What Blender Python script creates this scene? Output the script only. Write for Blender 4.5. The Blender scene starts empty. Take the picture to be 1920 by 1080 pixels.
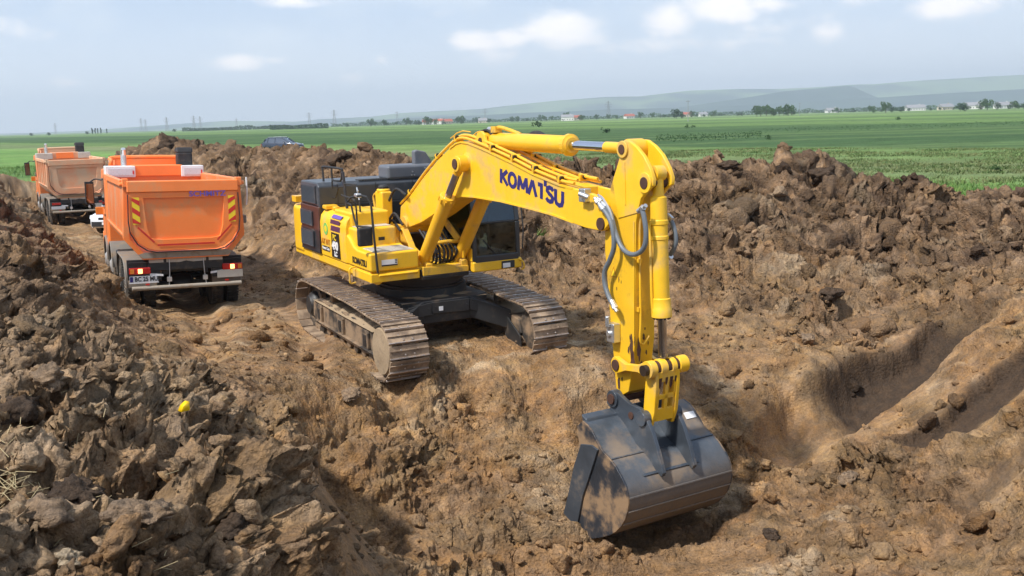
import bpy, bmesh, math, random
import numpy as np
from mathutils import Vector, Matrix
rad = math.radians
sc = bpy.context.scene
col = sc.collection
random.seed(7); rng = np.random.RandomState(11)

# ------------------------------------------------------------------ camera, world, sun, exposure
FPX, PITCH, ROLL, CAMH = 1820., .1713, .0289, 4.17
cr_, sr_, cp_, sp_ = math.cos(ROLL), math.sin(ROLL), math.cos(PITCH), math.sin(PITCH)
camd = bpy.data.cameras.new('camera'); cam = bpy.data.objects.new('camera', camd); col.objects.link(cam)
camd.sensor_width = 36; camd.lens = 36*FPX/1920; camd.clip_end = 40000; camd.clip_start = .05
_up = Vector((0, sp_, cp_)); _x = Vector((1, 0, 0))
ex = _x*cr_ - _up*sr_; ey = _x*sr_ + _up*cr_; ez = -Vector((0, cp_, -sp_))
cam.matrix_world = Matrix(((ex.x, ey.x, ez.x, 0), (ex.y, ey.y, ez.y, 0), (ex.z, ey.z, ez.z, CAMH), (0, 0, 0, 1)))
sc.camera = cam
sc.view_settings.view_transform = 'Standard'; sc.view_settings.look = 'None'
sc.view_settings.exposure = 0.44; sc.view_settings.gamma = 1
sc.cycles.max_bounces = 6; sc.cycles.diffuse_bounces = 3; sc.cycles.volume_bounces = 0
sc.cycles.transparent_max_bounces = 12
sc.cycles.use_denoising = True

SUN = Vector((-.62, -.52, 1.05)).normalized()      # towards the sun
elev = math.asin(SUN.z)
sd = bpy.data.lights.new('sun', 'SUN'); sd.energy = 3.9; sd.angle = rad(4.0); sd.color = (1, .955, .89)
sun = bpy.data.objects.new('sun', sd); col.objects.link(sun)
sun.rotation_euler = SUN.to_track_quat('Z', 'Y').to_euler()

def ray(px, py):
    a, b = (px-960)/FPX, (py-540)/FPX
    u = cr_*a - sr_*b; v = sr_*a + cr_*b; up = -v
    return np.array([u, cp_+sp_*up, -sp_+cp_*up])
def toz(px, py, z):
    d = ray(px, py); t = (z-CAMH)/d[2]; return (t*d[0], t*d[1], z)
def atY(px, py, Y):
    d = ray(px, py); t = Y/d[1]; return (t*d[0], Y, CAMH+t*d[2])

world = bpy.data.worlds.new('World'); sc.world = world; world.use_nodes = True
wt = world.node_tree; wt.nodes.clear()
def N(t, k, **kw):
    n = t.nodes.new(k)
    for a, b in kw.items():
        if a in n.inputs.keys(): n.inputs[a].default_value = b
        else: setattr(n, a, b)
    return n
def L(t, a, b): t.links.new(a, b)
def mathn(t, op, a, b=None, c=None):
    n = t.nodes.new('ShaderNodeMath'); n.operation = op
    for i, v in enumerate((a, b, c)):
        if v is None: continue
        if isinstance(v, (int, float)): n.inputs[i].default_value = v
        else: t.links.new(v, n.inputs[i])
    return n.outputs[0]
def mixc(t, f, a, b, mode='MIX'):
    n = t.nodes.new('ShaderNodeMix'); n.data_type = 'RGBA'; n.blend_type = mode
    if isinstance(f, (int, float)): n.inputs[0].default_value = f
    else: t.links.new(f, n.inputs[0])
    for i, v in ((6, a), (7, b)):
        if isinstance(v, tuple): n.inputs[i].default_value = (*v[:3], 1)
        else: t.links.new(v, n.inputs[i])
    return n.outputs[2]
def maprange(t, v, a, b, c=0., d=1., smooth=False):
    n = t.nodes.new('ShaderNodeMapRange'); n.inputs[1].default_value = a; n.inputs[2].default_value = b
    n.inputs[3].default_value = c; n.inputs[4].default_value = d
    if smooth: n.interpolation_type = 'SMOOTHSTEP'
    t.links.new(v, n.inputs[0]); return n.outputs[0]

sky = N(wt, 'ShaderNodeTexSky', sky_type='NISHITA', sun_disc=False)
sky.sun_elevation = elev; sky.sun_rotation = math.atan2(SUN.x, SUN.y)
sky.air_density = 1.0; sky.dust_density = 1.6; sky.ozone_density = 2.0; sky.altitude = 100
tc = N(wt, 'ShaderNodeTexCoord')
skyc = mixc(wt, 1.0, sky.outputs[0], (.105, .105, .105), 'MULTIPLY')
sep = N(wt, 'ShaderNodeSeparateXYZ'); L(wt, tc.outputs['Generated'], sep.inputs[0])
# thin high veil over the whole summer sky, thicker to the horizon
veil = maprange(wt, sep.outputs[2], 0.0, .42, .80, .50, True)
skyc = mixc(wt, veil, skyc, (.51, .62, .80))
hz = maprange(wt, sep.outputs[2], -.02, .14, 1., 0., True)
skyc = mixc(wt, mathn(wt, 'MULTIPLY', hz, .75), skyc, (.88, .91, .94))
noi = N(wt, 'ShaderNodeTexNoise'); noi.inputs['Scale'].default_value = 24; noi.inputs['Detail'].default_value = 8
noi.inputs['Roughness'].default_value = .62
mp = N(wt, 'ShaderNodeMapping'); mp.inputs['Scale'].default_value = (1, 1, 1.9)
L(wt, tc.outputs['Generated'], mp.inputs[0]); L(wt, mp.outputs[0], noi.inputs['Vector'])
noi2 = N(wt, 'ShaderNodeTexNoise'); noi2.inputs['Scale'].default_value = 7; noi2.inputs['Detail'].default_value = 6
noi2.inputs['Roughness'].default_value = .55
L(wt, mp.outputs[0], noi2.inputs['Vector'])
CLOUDS = [  # px, py, radius x, radius y, density : cumulus puffs in the sky
 (890, 76, 60, 22, 1.0), (950, 72, 55, 22, .9), (1050, 58, 62, 32, 1.15), (1000, 60, 50, 24, .8), (1110, 72, 34, 18, .7), (930, 100, 90, 20, .5),
 (445, 116, 52, 15, .9), (515, 114, 34, 10, .5), (125, 153, 28, 11, .7), (716, 112, 15, 12, .6), (38, 50, 60, 22, .45),
 (1255, 38, 48, 30, .95), (1360, 12, 75, 28, 1.1), (1430, 8, 60, 18, .9), (1480, 50, 80, 22, .55), (1545, 60, 36, 20, .7), (1240, 88, 80, 18, .6),
 (1785, 10, 75, 24, 1.15), (1620, 0, 40, 14, .6), (535, 2, 70, 12, .6), (650, 148, 36, 14, .3), (1400, 75, 130, 20, .4), (1700, 40, 220, 30, .25), (1100, 96, 150, 22, .35), (800, 25, 90, 20, .2)]
tot = None
for (px, py, rx, ry, dn) in CLOUDS:
    d = ray(px, py); d = d/np.linalg.norm(d)
    m = N(wt, 'ShaderNodeMapping'); m.vector_type = 'POINT'
    k = (FPX/rx, FPX/rx, FPX/ry)
    m.inputs['Scale'].default_value = k; m.inputs['Location'].default_value = tuple(-d[i]*k[i] for i in range(3))
    L(wt, tc.outputs['Generated'], m.inputs[0])
    ln = N(wt, 'ShaderNodeVectorMath', operation='LENGTH'); L(wt, m.outputs[0], ln.inputs[0])
    v = maprange(wt, ln.outputs['Value'], 0.0, 1.75, dn, 0., True)
    tot = v if tot is None else mathn(wt, 'MAXIMUM', tot, v)
nn = mathn(wt, 'SUBTRACT', noi.outputs[0], .5)
dens = mathn(wt, 'ADD', tot, mathn(wt, 'MULTIPLY', nn, 1.7))
dens = mathn(wt, 'MULTIPLY', maprange(wt, dens, .16, 1.05, 0., 1., True), maprange(wt, tot, 0., .25, 0., 1.))
lowc = maprange(wt, noi2.outputs[0], .40, .72, 0., .55, True)       # broad faint cloud sheets
lowc = mathn(wt, 'MULTIPLY', lowc, maprange(wt, sep.outputs[2], .01, .12, 0., 1., True))
skyc = mixc(wt, lowc, skyc, (.74, .79, .84))
skyc = mixc(wt, mathn(wt, 'MULTIPLY', dens, .88), skyc, (1.06, 1.0, .97))
bg = N(wt, 'ShaderNodeBackground'); L(wt, skyc, bg.inputs[0]); bg.inputs[1].default_value = 1.0
wo = N(wt, 'ShaderNodeOutputWorld'); L(wt, bg.outputs[0], wo.inputs[0])

# ------------------------------------------------------------------ helpers: objects, tags, mesh building
def tag(o, label=None, cat=None, group=None, kind=None):
    if label: o['label'] = label
    if cat: o['category'] = cat
    if group: o['group'] = group
    if kind: o['kind'] = kind
    return o
def empty(name, loc=(0, 0, 0), rot=(0, 0, 0)):
    o = bpy.data.objects.new(name, None); col.objects.link(o)
    o.location = loc; o.rotation_euler = rot; o.empty_display_size = .2; return o
def copy_tree(o, parent=None):
    c = o.copy(); col.objects.link(c); c.parent = parent
    for ch in o.children: copy_tree(ch, c)
    return c
class MB:
    def __init__(s): s.v = []; s.f = []; s.m = []; s.cur = 0
    def add(s, vs, fs):
        b = len(s.v); s.v += [tuple(float(c) for c in p) for p in vs]
        for f in fs: s.f.append([b+i for i in f]); s.m.append(s.cur)
        return s
    def box(s, x0, x1, y0, y1, z0, z1):
        return s.add([(x, y, z) for z in (z0, z1) for y in (y0, y1) for x in (x0, x1)],
                     [(0, 2, 3, 1), (4, 5, 7, 6), (0, 1, 5, 4), (2, 6, 7, 3), (0, 4, 6, 2), (1, 3, 7, 5)])
    def obox(s, c, ax, ay, az, sx, sy, sz):
        c, ax, ay, az = map(Vector, (c, ax, ay, az)); ax.normalize(); ay.normalize(); az.normalize()
        vs = [c+ax*(i*sx/2)+ay*(j*sy/2)+az*(k*sz/2) for k in (-1, 1) for j in (-1, 1) for i in (-1, 1)]
        return s.add(vs, [(0, 2, 3, 1), (4, 5, 7, 6), (0, 1, 5, 4), (2, 6, 7, 3), (0, 4, 6, 2), (1, 3, 7, 5)])
    def bar(s, a, b, w, h=None, up=(0, 0, 1)):
        h = h or w; a, b = Vector(a), Vector(b); ax = (b-a).normalized(); u = Vector(up)
        if abs(ax.dot(u)) > .98: u = Vector((1, 0, 0))
        ay = u.cross(ax).normalized(); az = ax.cross(ay)
        return s.obox((a+b)/2, ax, ay, az, (b-a).length, w, h)
    def prism(s, poly, vec):          # poly: 3d points, extruded by vec
        n = len(poly); vec = Vector(vec); A = [Vector(p) for p in poly]
        return s.add(A+[p+vec for p in A], [list(range(n))[::-1], list(range(n, 2*n))]+[(i, (i+1) % n, n+(i+1) % n, n+i) for i in range(n)])
    def pxz(s, poly, y0, y1): return s.prism([(x, y0, z) for x, z in poly], (0, y1-y0, 0))
    def pyz(s, poly, x0, x1): return s.prism([(x0, y, z) for y, z in poly], (x1-x0, 0, 0))
    def pxy(s, poly, z0, z1): return s.prism([(x, y, z0) for x, y in poly], (0, 0, z1-z0))
    def cyl(s, a, b, r0, r1=None, n=20, caps=True):
        r1 = r0 if r1 is None else r1; a, b = Vector(a), Vector(b); d = (b-a).normalized()
        u = d.orthogonal().normalized(); w = d.cross(u)
        vs = [a+(u*math.cos(t)+w*math.sin(t))*r0 for t in [2*math.pi*i/n for i in range(n)]]
        vs += [b+(u*math.cos(t)+w*math.sin(t))*r1 for t in [2*math.pi*i/n for i in range(n)]]
        fs = [(i, (i+1) % n, n+(i+1) % n, n+i) for i in range(n)]
        if caps: fs += [list(range(n))[::-1], list(range(n, 2*n))]
        return s.add(vs, fs)
    def lathe(s, a, d, prof, n=24):   # prof: (distance along d, radius)
        a = Vector(a); d = Vector(d).normalized(); u = d.orthogonal().normalized(); w = d.cross(u); vs = []; k = len(prof)
        for (h, r) in prof: vs += [a+d*h+(u*math.cos(2*math.pi*i/n)+w*math.sin(2*math.pi*i/n))*r for i in range(n)]
        fs = [(j*n+i, j*n+(i+1) % n, (j+1)*n+(i+1) % n, (j+1)*n+i) for j in range(k-1) for i in range(n)]
        return s.add(vs, fs+[list(range(n))[::-1], list(range((k-1)*n, k*n))])
    def tube(s, pts, r, n=8, smooth=True, closed=False):
        P = [Vector(p) for p in pts]
        if smooth and len(P) > 2:
            Q = []; m = len(P)
            for i in range(m-1):
                p0, p1, p2, p3 = P[max(i-1, 0)], P[i], P[i+1], P[min(i+2, m-1)]
                for t in [k/6 for k in range(6)]:
                    Q.append(.5*((2*p1)+(-p0+p2)*t+(2*p0-5*p1+4*p2-p3)*t*t+(-p0+3*p1-3*p2+p3)*t**3))
            Q.append(P[-1]); P = Q
        vs = []; k = len(P); u = None
        for i, p in enumerate(P):
            d = (P[min(i+1, k-1)]-P[max(i-1, 0)]).normalized()
            if u is None: u = d.orthogonal().normalized()
            else:
                u = (u-d*u.dot(d))
                u = u.normalized() if u.length > 1e-4 else d.orthogonal().normalized()
            w = d.cross(u)
            vs += [p+(u*math.cos(2*math.pi*j/n)+w*math.sin(2*math.pi*j/n))*r for j in range(n)]
        fs = [(j*n+i, j*n+(i+1) % n, (j+1)*n+(i+1) % n, (j+1)*n+i) for j in range(k-1) for i in range(n)]
        return s.add(vs, fs+[list(range(n))[::-1], list(range((k-1)*n, k*n))])
    def build(s, name, mats, parent=None, bevel=0., seg=2, sharp=35, pitch=0., rotz=0.):
        me = bpy.data.meshes.new(name); me.from_pydata(s.v, [], s.f)
        if not isinstance(mats, (list, tuple)): mats = [mats]
        for m in mats: me.materials.append(m)
        if len(mats) > 1: me.polygons.foreach_set('material_index', s.m)
        bm = bmesh.new(); bm.from_mesh(me); bmesh.ops.recalc_face_normals(bm, faces=bm.faces); bm.to_mesh(me); bm.free()
        me.polygons.foreach_set('use_smooth', [True]*len(me.polygons)); me.set_sharp_from_angle(angle=rad(sharp))
        o = bpy.data.objects.new(name, me); col.objects.link(o)
        if parent: o.parent = parent
        o.rotation_euler = (0, pitch, rotz)
        if bevel:
            b = o.modifiers.new('bevel', 'BEVEL'); b.width = bevel; b.segments = seg; b.limit_method = 'ANGLE'; b.angle_limit = rad(40)
            b.use_clamp_overlap = True; b.harden_normals = True
        return o
def lettering(name, txt, size, mat, parent, origin, xdir, ydir, thick=.004, bold=0., sx=1., shear=0., pitch=0.):
    cu = bpy.data.curves.new(name, 'FONT'); cu.body = txt; cu.size = size; cu.extrude = thick/2; cu.offset = bold; cu.shear = shear
    cu.resolution_u = 4
    to = bpy.data.objects.new(name, cu); col.objects.link(to)
    bpy.context.view_layer.update()
    me = bpy.data.meshes.new_from_object(to.evaluated_get(bpy.context.evaluated_depsgraph_get()))
    bpy.data.objects.remove(to)
    x = Vector(xdir).normalized(); y = Vector(ydir); y = (y-x*y.dot(x)).normalized(); z = x.cross(y)
    M = Matrix(((x.x*sx, y.x, z.x, origin[0]), (x.y*sx, y.y, z.y, origin[1]), (x.z*sx, y.z, z.z, origin[2]), (0, 0, 0, 1)))
    me.transform(M); me.materials.clear(); me.materials.append(mat)
    o = bpy.data.objects.new(name, me); col.objects.link(o); o.parent = parent; o.rotation_euler = (0, pitch, 0); return o

# ------------------------------------------------------------------ materials
def material(name, color, rough=.5, metal=0., dirt=None, dirt_amt=0., dirt_scale=3., var=.06, bump=0., bump_scale=40., coat=0., low_dirt=None, emit=None, edge=None):
    m = bpy.data.materials.new(name); m.use_nodes = True; t = m.node_tree; t.nodes.clear()
    o = N(t, 'ShaderNodeOutputMaterial'); b = N(t, 'ShaderNodeBsdfPrincipled'); L(t, b.outputs[0], o.inputs[0])
    b.inputs['Metallic'].default_value = metal; b.inputs['Coat Weight'].default_value = coat; b.inputs['Coat Roughness'].default_value = .15
    g = N(t, 'ShaderNodeNewGeometry'); tcn = N(t, 'ShaderNodeTexCoord')
    n1 = N(t, 'ShaderNodeTexNoise'); n1.inputs['Scale'].default_value = dirt_scale; n1.inputs['Detail'].default_value = 9; n1.inputs['Roughness'].default_value = .65
    L(t, tcn.outputs['Object'], n1.inputs['Vector'])
    n2 = N(t, 'ShaderNodeTexNoise'); n2.inputs['Scale'].default_value = bump_scale; n2.inputs['Detail'].default_value = 5; L(t, tcn.outputs['Object'], n2.inputs['Vector'])
    v = maprange(t, n1.outputs[0], .3, .7, 1-var, 1+var)
    c = mixc(t, 1., color, v, 'MULTIPLY') if False else None
    rgb = N(t, 'ShaderNodeRGB'); rgb.outputs[0].default_value = (*color, 1)
    hv = N(t, 'ShaderNodeHueSaturation'); L(t, rgb.outputs[0], hv.inputs['Color']); L(t, v, hv.inputs['Value'])
    c = hv.outputs[0]; r = None
    if dirt:
        lo_, hi_ = (.62-.3*dirt_amt, .80-.24*dirt_amt) if not edge else (.70-.27*dirt_amt-edge, .70-.27*dirt_amt+edge)
        f = maprange(t, n1.outputs[0], lo_, hi_, 0., min(1., .45+dirt_amt*.55), True)
        if low_dirt:
            z0, z1 = low_dirt; sp = N(t, 'ShaderNodeSeparateXYZ'); L(t, tcn.outputs['Object'], sp.inputs[0])
            zz = maprange(t, sp.outputs[2], z0, z1, 1., 0., True)
            zz = mathn(t, 'MULTIPLY', zz, maprange(t, n2.outputs[0], .25, .6, .5, 1.))
            f = mathn(t, 'MAXIMUM', f, mathn(t, 'MULTIPLY', zz, .85))
        c = mixc(t, f, c, dirt)
        L(t, maprange(t, f, 0., 1., rough, .9), b.inputs['Roughness'])
        if metal: L(t, maprange(t, f, 0., 1., metal, 0.), b.inputs['Metallic'])
    else: L(t, maprange(t, n1.outputs[0], .3, .7, max(rough-.07, .02), min(rough+.09, 1)), b.inputs['Roughness'])
    L(t, c, b.inputs['Base Color'])
    if bump:
        bn = N(t, 'ShaderNodeBump'); bn.inputs['Strength'].default_value = bump; bn.inputs['Distance'].default_value = .01
        L(t, n2.outputs[0], bn.inputs['Height']); L(t, bn.outputs[0], b.inputs['Normal'])
    if emit:
        b.inputs['Emission Color'].default_value = (*emit[0], 1); b.inputs['Emission Strength'].default_value = emit[1]
    return m
MUD = (.27, .175, .095); DUST = (.42, .29, .18)
M = {}
M['yellow'] = material('yellow_paint', (.86, .50, .016), .44, dirt=(.50, .33, .13), dirt_amt=.46, dirt_scale=2.2, var=.09, bump=.05, bump_scale=30, coat=.08)
M['yellow_worn'] = material('worn_yellow_paint', (.78, .45, .018), .42, dirt=(.10, .05, .03), dirt_amt=.28, dirt_scale=2.6, var=.08, bump=.05, bump_scale=30, coat=.1)
M['yellow_cyl'] = material('cylinder_yellow_paint', (.84, .45, .02), .36, dirt=(.55, .30, .08), dirt_amt=.3, dirt_scale=4, var=.06, coat=.2)
M['yellow_dirty'] = material('dirty_yellow_paint', (.74, .43, .03), .5, dirt=MUD, dirt_amt=.55, dirt_scale=6, var=.1)
M['black'] = material('charcoal_panel_paint', (.022, .025, .030), .38, dirt=(.10, .085, .075), dirt_amt=.3, dirt_scale=3, var=.1, coat=.2)
M['hood'] = material('slate_hood_paint', (.050, .057, .068), .42, dirt=(.16, .14, .13), dirt_amt=.35, dirt_scale=2.5, var=.1, coat=.15)
M['hood_light'] = material('pale_slate_paint', (.115, .125, .145), .45, dirt=(.2, .18, .16), dirt_amt=.3, var=.1)
M['panel_sheen'] = material('dusty_panel_painted_sheen', (.075, .030, .024), .4, dirt=(.16, .09, .06), dirt_amt=.35, dirt_scale=4)  # black door panel: brownish reflection put into the base colour, dust over it
M['rubber'] = material('black_rubber', (.018, .018, .020), .65, dirt=(.12, .09, .06), dirt_amt=.3, dirt_scale=8)
M['hose'] = material('grey_hose_sleeve', (.13, .15, .17), .45, var=.15, bump=.3, bump_scale=90)
M['chrome'] = material('chrome_rod', (.62, .64, .72), .10, metal=1., var=.04)
M['chrome_dull'] = material('dusty_chrome_rod', (.32, .30, .36), .28, metal=.9, dirt=(.2, .14, .12), dirt_amt=.2)
M['zinc'] = material('zinc_fitting', (.62, .63, .64), .3, metal=.8, var=.1)
M['steel_dark'] = material('dark_bucket_steel', (.066, .080, .100), .36, metal=.3, dirt=(.26, .19, .12), dirt_amt=.36, dirt_scale=2.1, var=.25, bump=.15, bump_scale=22)
M['steel_shell'] = material('worn_bucket_steel', (.085, .105, .130), .33, metal=.35, dirt=(.23, .165, .105), dirt_amt=.6, dirt_scale=1.5, var=.35, bump=.25, bump_scale=26, low_dirt=(-.95, -.02))
M['steel_muddy'] = material('muddy_bucket_side', (.042, .050, .064), .38, metal=.3, dirt=(.34, .215, .11), dirt_amt=.60, dirt_scale=1.9, var=.35, bump=.4, bump_scale=18, edge=.075)
M['chassis'] = material('black_chassis_paint', (.020, .021, .023), .5, dirt=(.15, .105, .065), dirt_amt=.4, dirt_scale=3.5, var=.15)
M['frame_mud'] = material('muddy_track_frame', (.045, .040, .036), .6, dirt=(.30, .205, .125), dirt_amt=.8, dirt_scale=2.4, var=.2, bump=.5, bump_scale=16)
M['shoe'] = material('muddy_track_shoe', (.24, .17, .115), .62, metal=.1, dirt=(.42, .31, .205), dirt_amt=.62, dirt_scale=3, var=.4, bump=.4, bump_scale=30)
M['shoe_edge'] = material('polished_grouser', (.50, .45, .42), .34, metal=.75, dirt=(.33, .22, .14), dirt_amt=.62, dirt_scale=9, var=.2)
M['mudcake'] = material('caked_mud', (.33, .245, .155), .95, dirt=(.20, .15, .10), dirt_amt=.5, dirt_scale=7, var=.2, bump=.8, bump_scale=22)
M['orange'] = material('orange_paint', (.96, .24, .05), .42, dirt=(.62, .32, .15), dirt_amt=.42, dirt_scale=1.5, var=.06, coat=.2)
M['orange_side'] = material('dusty_orange_side', (.80, .21, .05), .45, dirt=(.42, .24, .13), dirt_amt=.6, dirt_scale=1.4, var=.1)
M['orange_dusty'] = material('mud_dusted_orange', (.74, .33, .17), .6, dirt=(.60, .42, .27), dirt_amt=.85, dirt_scale=1.0, var=.1)
M['white'] = material('white_paint', (.78, .79, .80), .35, dirt=(.5, .45, .38), dirt_amt=.2, var=.05)
M['grey_paint'] = material('dusty_grey_paint', (.50, .48, .43), .5, dirt=(.4, .3, .2), dirt_amt=.4, var=.06)
M['pale_panel'] = material('pale_mesh_panel', (.62, .66, .70), .5, var=.1, dirt=(.42, .42, .42), dirt_amt=.4, dirt_scale=14)
M['bar_dusty'] = material('dusty_bumper_bar', (.33, .29, .235), .6, dirt=(.24, .17, .11), dirt_amt=.5, dirt_scale=5)
M['tyre'] = material('tyre_rubber', (.022, .021, .020), .75, dirt=(.17, .12, .075), dirt_amt=.6, dirt_scale=3, bump=.4, bump_scale=40)
M['rim'] = material('dusty_steel_rim', (.42, .41, .40), .45, metal=.4, dirt=(.25, .18, .12), dirt_amt=.5)
M['fender'] = material('grey_plastic_fender', (.20, .185, .165), .6, dirt=(.3, .21, .13), dirt_amt=.6, dirt_scale=4)
M['red_lens'] = material('red_lamp_lens', (.42, .012, .010), .2, coat=.5)
M['lit_lens'] = material('lit_brake_lens', (1., .45, .2), .3, emit=((1., .36, .12), 3.2))
M['amber_lens'] = material('amber_lens', (.7, .22, .03), .25)
M['red'] = material('red_reflector', (.62, .03, .02), .35)
M['sign_yellow'] = material('yellow_reflector', (.88, .62, .03), .35)
M['blue'] = material('navy_lettering', (.022, .018, .14), .4)
M['violet'] = material('violet_blue_lettering', (.14, .08, .38), .4)
M['purple'] = material('maroon_purple_stripe', (.10, .035, .09), .4)
M['black_ink'] = material('black_ink', (.012, .012, .014), .45)
M['white_ink'] = material('white_ink', (.80, .80, .80), .45)
M['orange_ink'] = material('dark_orange_ink', (.55, .20, .01), .45)
M['green_ink'] = material('green_sticker_ink', (.18, .52, .12), .45)
M['rust'] = material('brown_rust', (.070, .030, .018), .85, var=.3, bump=.4)
M['grease'] = material('dark_grease', (.030, .018, .012), .5, var=.3)
M['seat'] = material('dark_seat_fabric', (.03, .03, .035), .8)
M['plate'] = material('grey_number_plate', (.55, .57, .60), .35)
M['car_dark'] = material('dark_blue_car_paint', (.040, .052, .080), .2, metal=.4, coat=.8)
M['car_white'] = material('white_car_paint', (.74, .76, .80), .2, coat=.6, dirt=(.4, .3, .2), dirt_amt=.12)
M['trim_black'] = material('black_plastic_trim', (.025, .025, .028), .55)
def glass(name, tint, op):
    m = bpy.data.materials.new(name); m.use_nodes = True; t = m.node_tree; t.nodes.clear()
    o = N(t, 'ShaderNodeOutputMaterial'); tr = N(t, 'ShaderNodeBsdfTransparent'); tr.inputs[0].default_value = (*tint, 1)
    gl = N(t, 'ShaderNodeBsdfGlossy'); gl.inputs['Roughness'].default_value = .03; gl.inputs['Color'].default_value = (.85, .92, 1, 1)
    fr = N(t, 'ShaderNodeFresnel'); fr.inputs[0].default_value = 1.5
    mx = N(t, 'ShaderNodeMixShader'); L(t, mathn(t, 'ADD', fr.outputs[0], op), mx.inputs[0]); L(t, tr.outputs[0], mx.inputs[1]); L(t, gl.outputs[0], mx.inputs[2])
    L(t, mx.outputs[0], o.inputs[0]); return m
M['glass'] = glass('tinted_cab_glass', (.30, .42, .46), .03)
M['glass_dark'] = glass('dark_car_glass', (.08, .10, .12), .22)
M['mirror'] = material('mirror_glass', (.5, .55, .6), .05, metal=1.)

# ------------------------------------------------------------------ terrain
FZ = 1.4                                        # level of the surrounding fields
C = []                                          # control points: X, Y, z, roughness, topsoil (0 subsoil .. 1 dark topsoil)
def cz(px, py, z, r=.6, t=.5): p = toz(px, py, z); C.append((p[0], p[1], z, r, t)); return p
def cY(px, py, Y, r=.6, t=.5): p = atY(px, py, Y); C.append((p[0], p[1], p[2], r, t)); return p
def cw(x, y, z, r=.6, t=.5): C.append((x, y, z, r, t))
# near left bank of dug clods (the camera stands on it)
for a in [(0, 1075, 2.05, 1, .15), (300, 1075, 1.9, 1, .1), (470, 1075, 1.45, .8, .2), (0, 980, 2.0, 1, .25), (250, 960, 1.85, 1, .1), (0, 880, 2.1, 1, .3), (300, 880, 1.6, .9, .1), (430, 900, 1.2, .8, .15),
          (0, 700, 2.25, 1, .7), (150, 720, 1.95, 1, .55), (300, 760, 1.35, .9, .6), (400, 800, .95, .8, .3), (350, 680, .75, .7, .5), (0, 600, 2.3, 1, .8), (100, 610, 1.9, 1, .9), (200, 620, 1.1, .9, .85), (280, 630, .6, .6, .5),
          (0, 520, 2.25, 1, .95), (80, 520, 1.9, 1, .95), (140, 520, 1.3, .9, .9), (0, 460, 2.05, 1, .95), (60, 450, 1.6, 1, .95), (0, 410, 1.9, 1, .9), (40, 390, 1.3, .8, .8), (0, 350, 1.9, .8, .8), (20, 330, 1.6, .6, .7)]: cz(*a)
for a in [(-9.5, 9, 2.2, 1, .6), (-12, 14, 2.1, 1, .8), (-15, 20, 1.9, 1, .9), (-20, 30, 1.9, 1, .9), (-28, 45, 1.8, .8, .8), (-4, 2, 2.5, 1, .2), (-8, 0, 2.3, 1, .3), (0, 1.2, 2.5, 1, .4), (0, -3, 2.5, 1, .4), (3, 0, 2.3, 1, .4), (1.2, 3.0, 2.0, 1, .4), (-6, -4, 2.2, 1, .4)]: cw(*a)
# haul road with trucks
for a in [(165, 520, .35, .25, .2), (200, 480, .22, .2, .15), (150, 440, .25, .2, .1), (110, 425, .25, .2, .1), (70, 370, .3, .2, .1), (60, 335, .8, .4, .3), (300, 590, .18, .25, .1), (400, 600, .15, .25, .1), (470, 560, .12, .3, .2), (520, 500, .12, .25, .2), (480, 450, .18, .25, .3), (470, 408, .3, .5, .5), (541, 430, .25, .4, .5), (250, 400, .2, .2, .2), (200, 340, .3, .3, .3), (180, 310, .9, .6, .6)]: cz(*a)
for a in [(-7.2, 21.3, .13, .2, .15), (-11, 29, .12, .2, .15), (-14.5, 35, .13, .2, .1), (-19.6, 44.4, .08, .2, .1), (-24, 53, .1, .2, .2)]: cw(*a)
# platform under the excavator and before it
for a in [(450, 660, .28, .35, .15), (500, 620, .12, .3, .1), (400, 690, .45, .5, .3), (560, 680, .15, .35, .05), (600, 740, .12, .4, .05), (520, 740, .35, .5, .2), (480, 800, .65, .7, .5), (630, 700, .06, .3, .05), (690, 730, .0, .35, .05), (560, 790, .4, .6, .3), (850, 695, -.04, .3, .05), (1000, 688, -.04, .35, .05), (1130, 700, -.1, .4, .1), (1080, 620, .02, .35, .1), (1110, 560, .06, .4, .2), (1250, 680, -.02, .6, .2), (770, 702, -.04, .35, .05)]: cz(*a)
for a in [(-1.7, 18.4, .02, .15, .1), (-3.5, 20.2, .04, .15, .1), (0, 16.7, 0, .15, .1), (-1.6, 15.6, -.02, .15, .1), (1.2, 17.8, .0, .2, .1), (-3.2, 22.5, .06, .2, .2), (-2, 26, .12, .3, .3), (1, 23.5, .1, .3, .4), (3, 20, .05, .4, .3)]: cw(*a)
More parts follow.
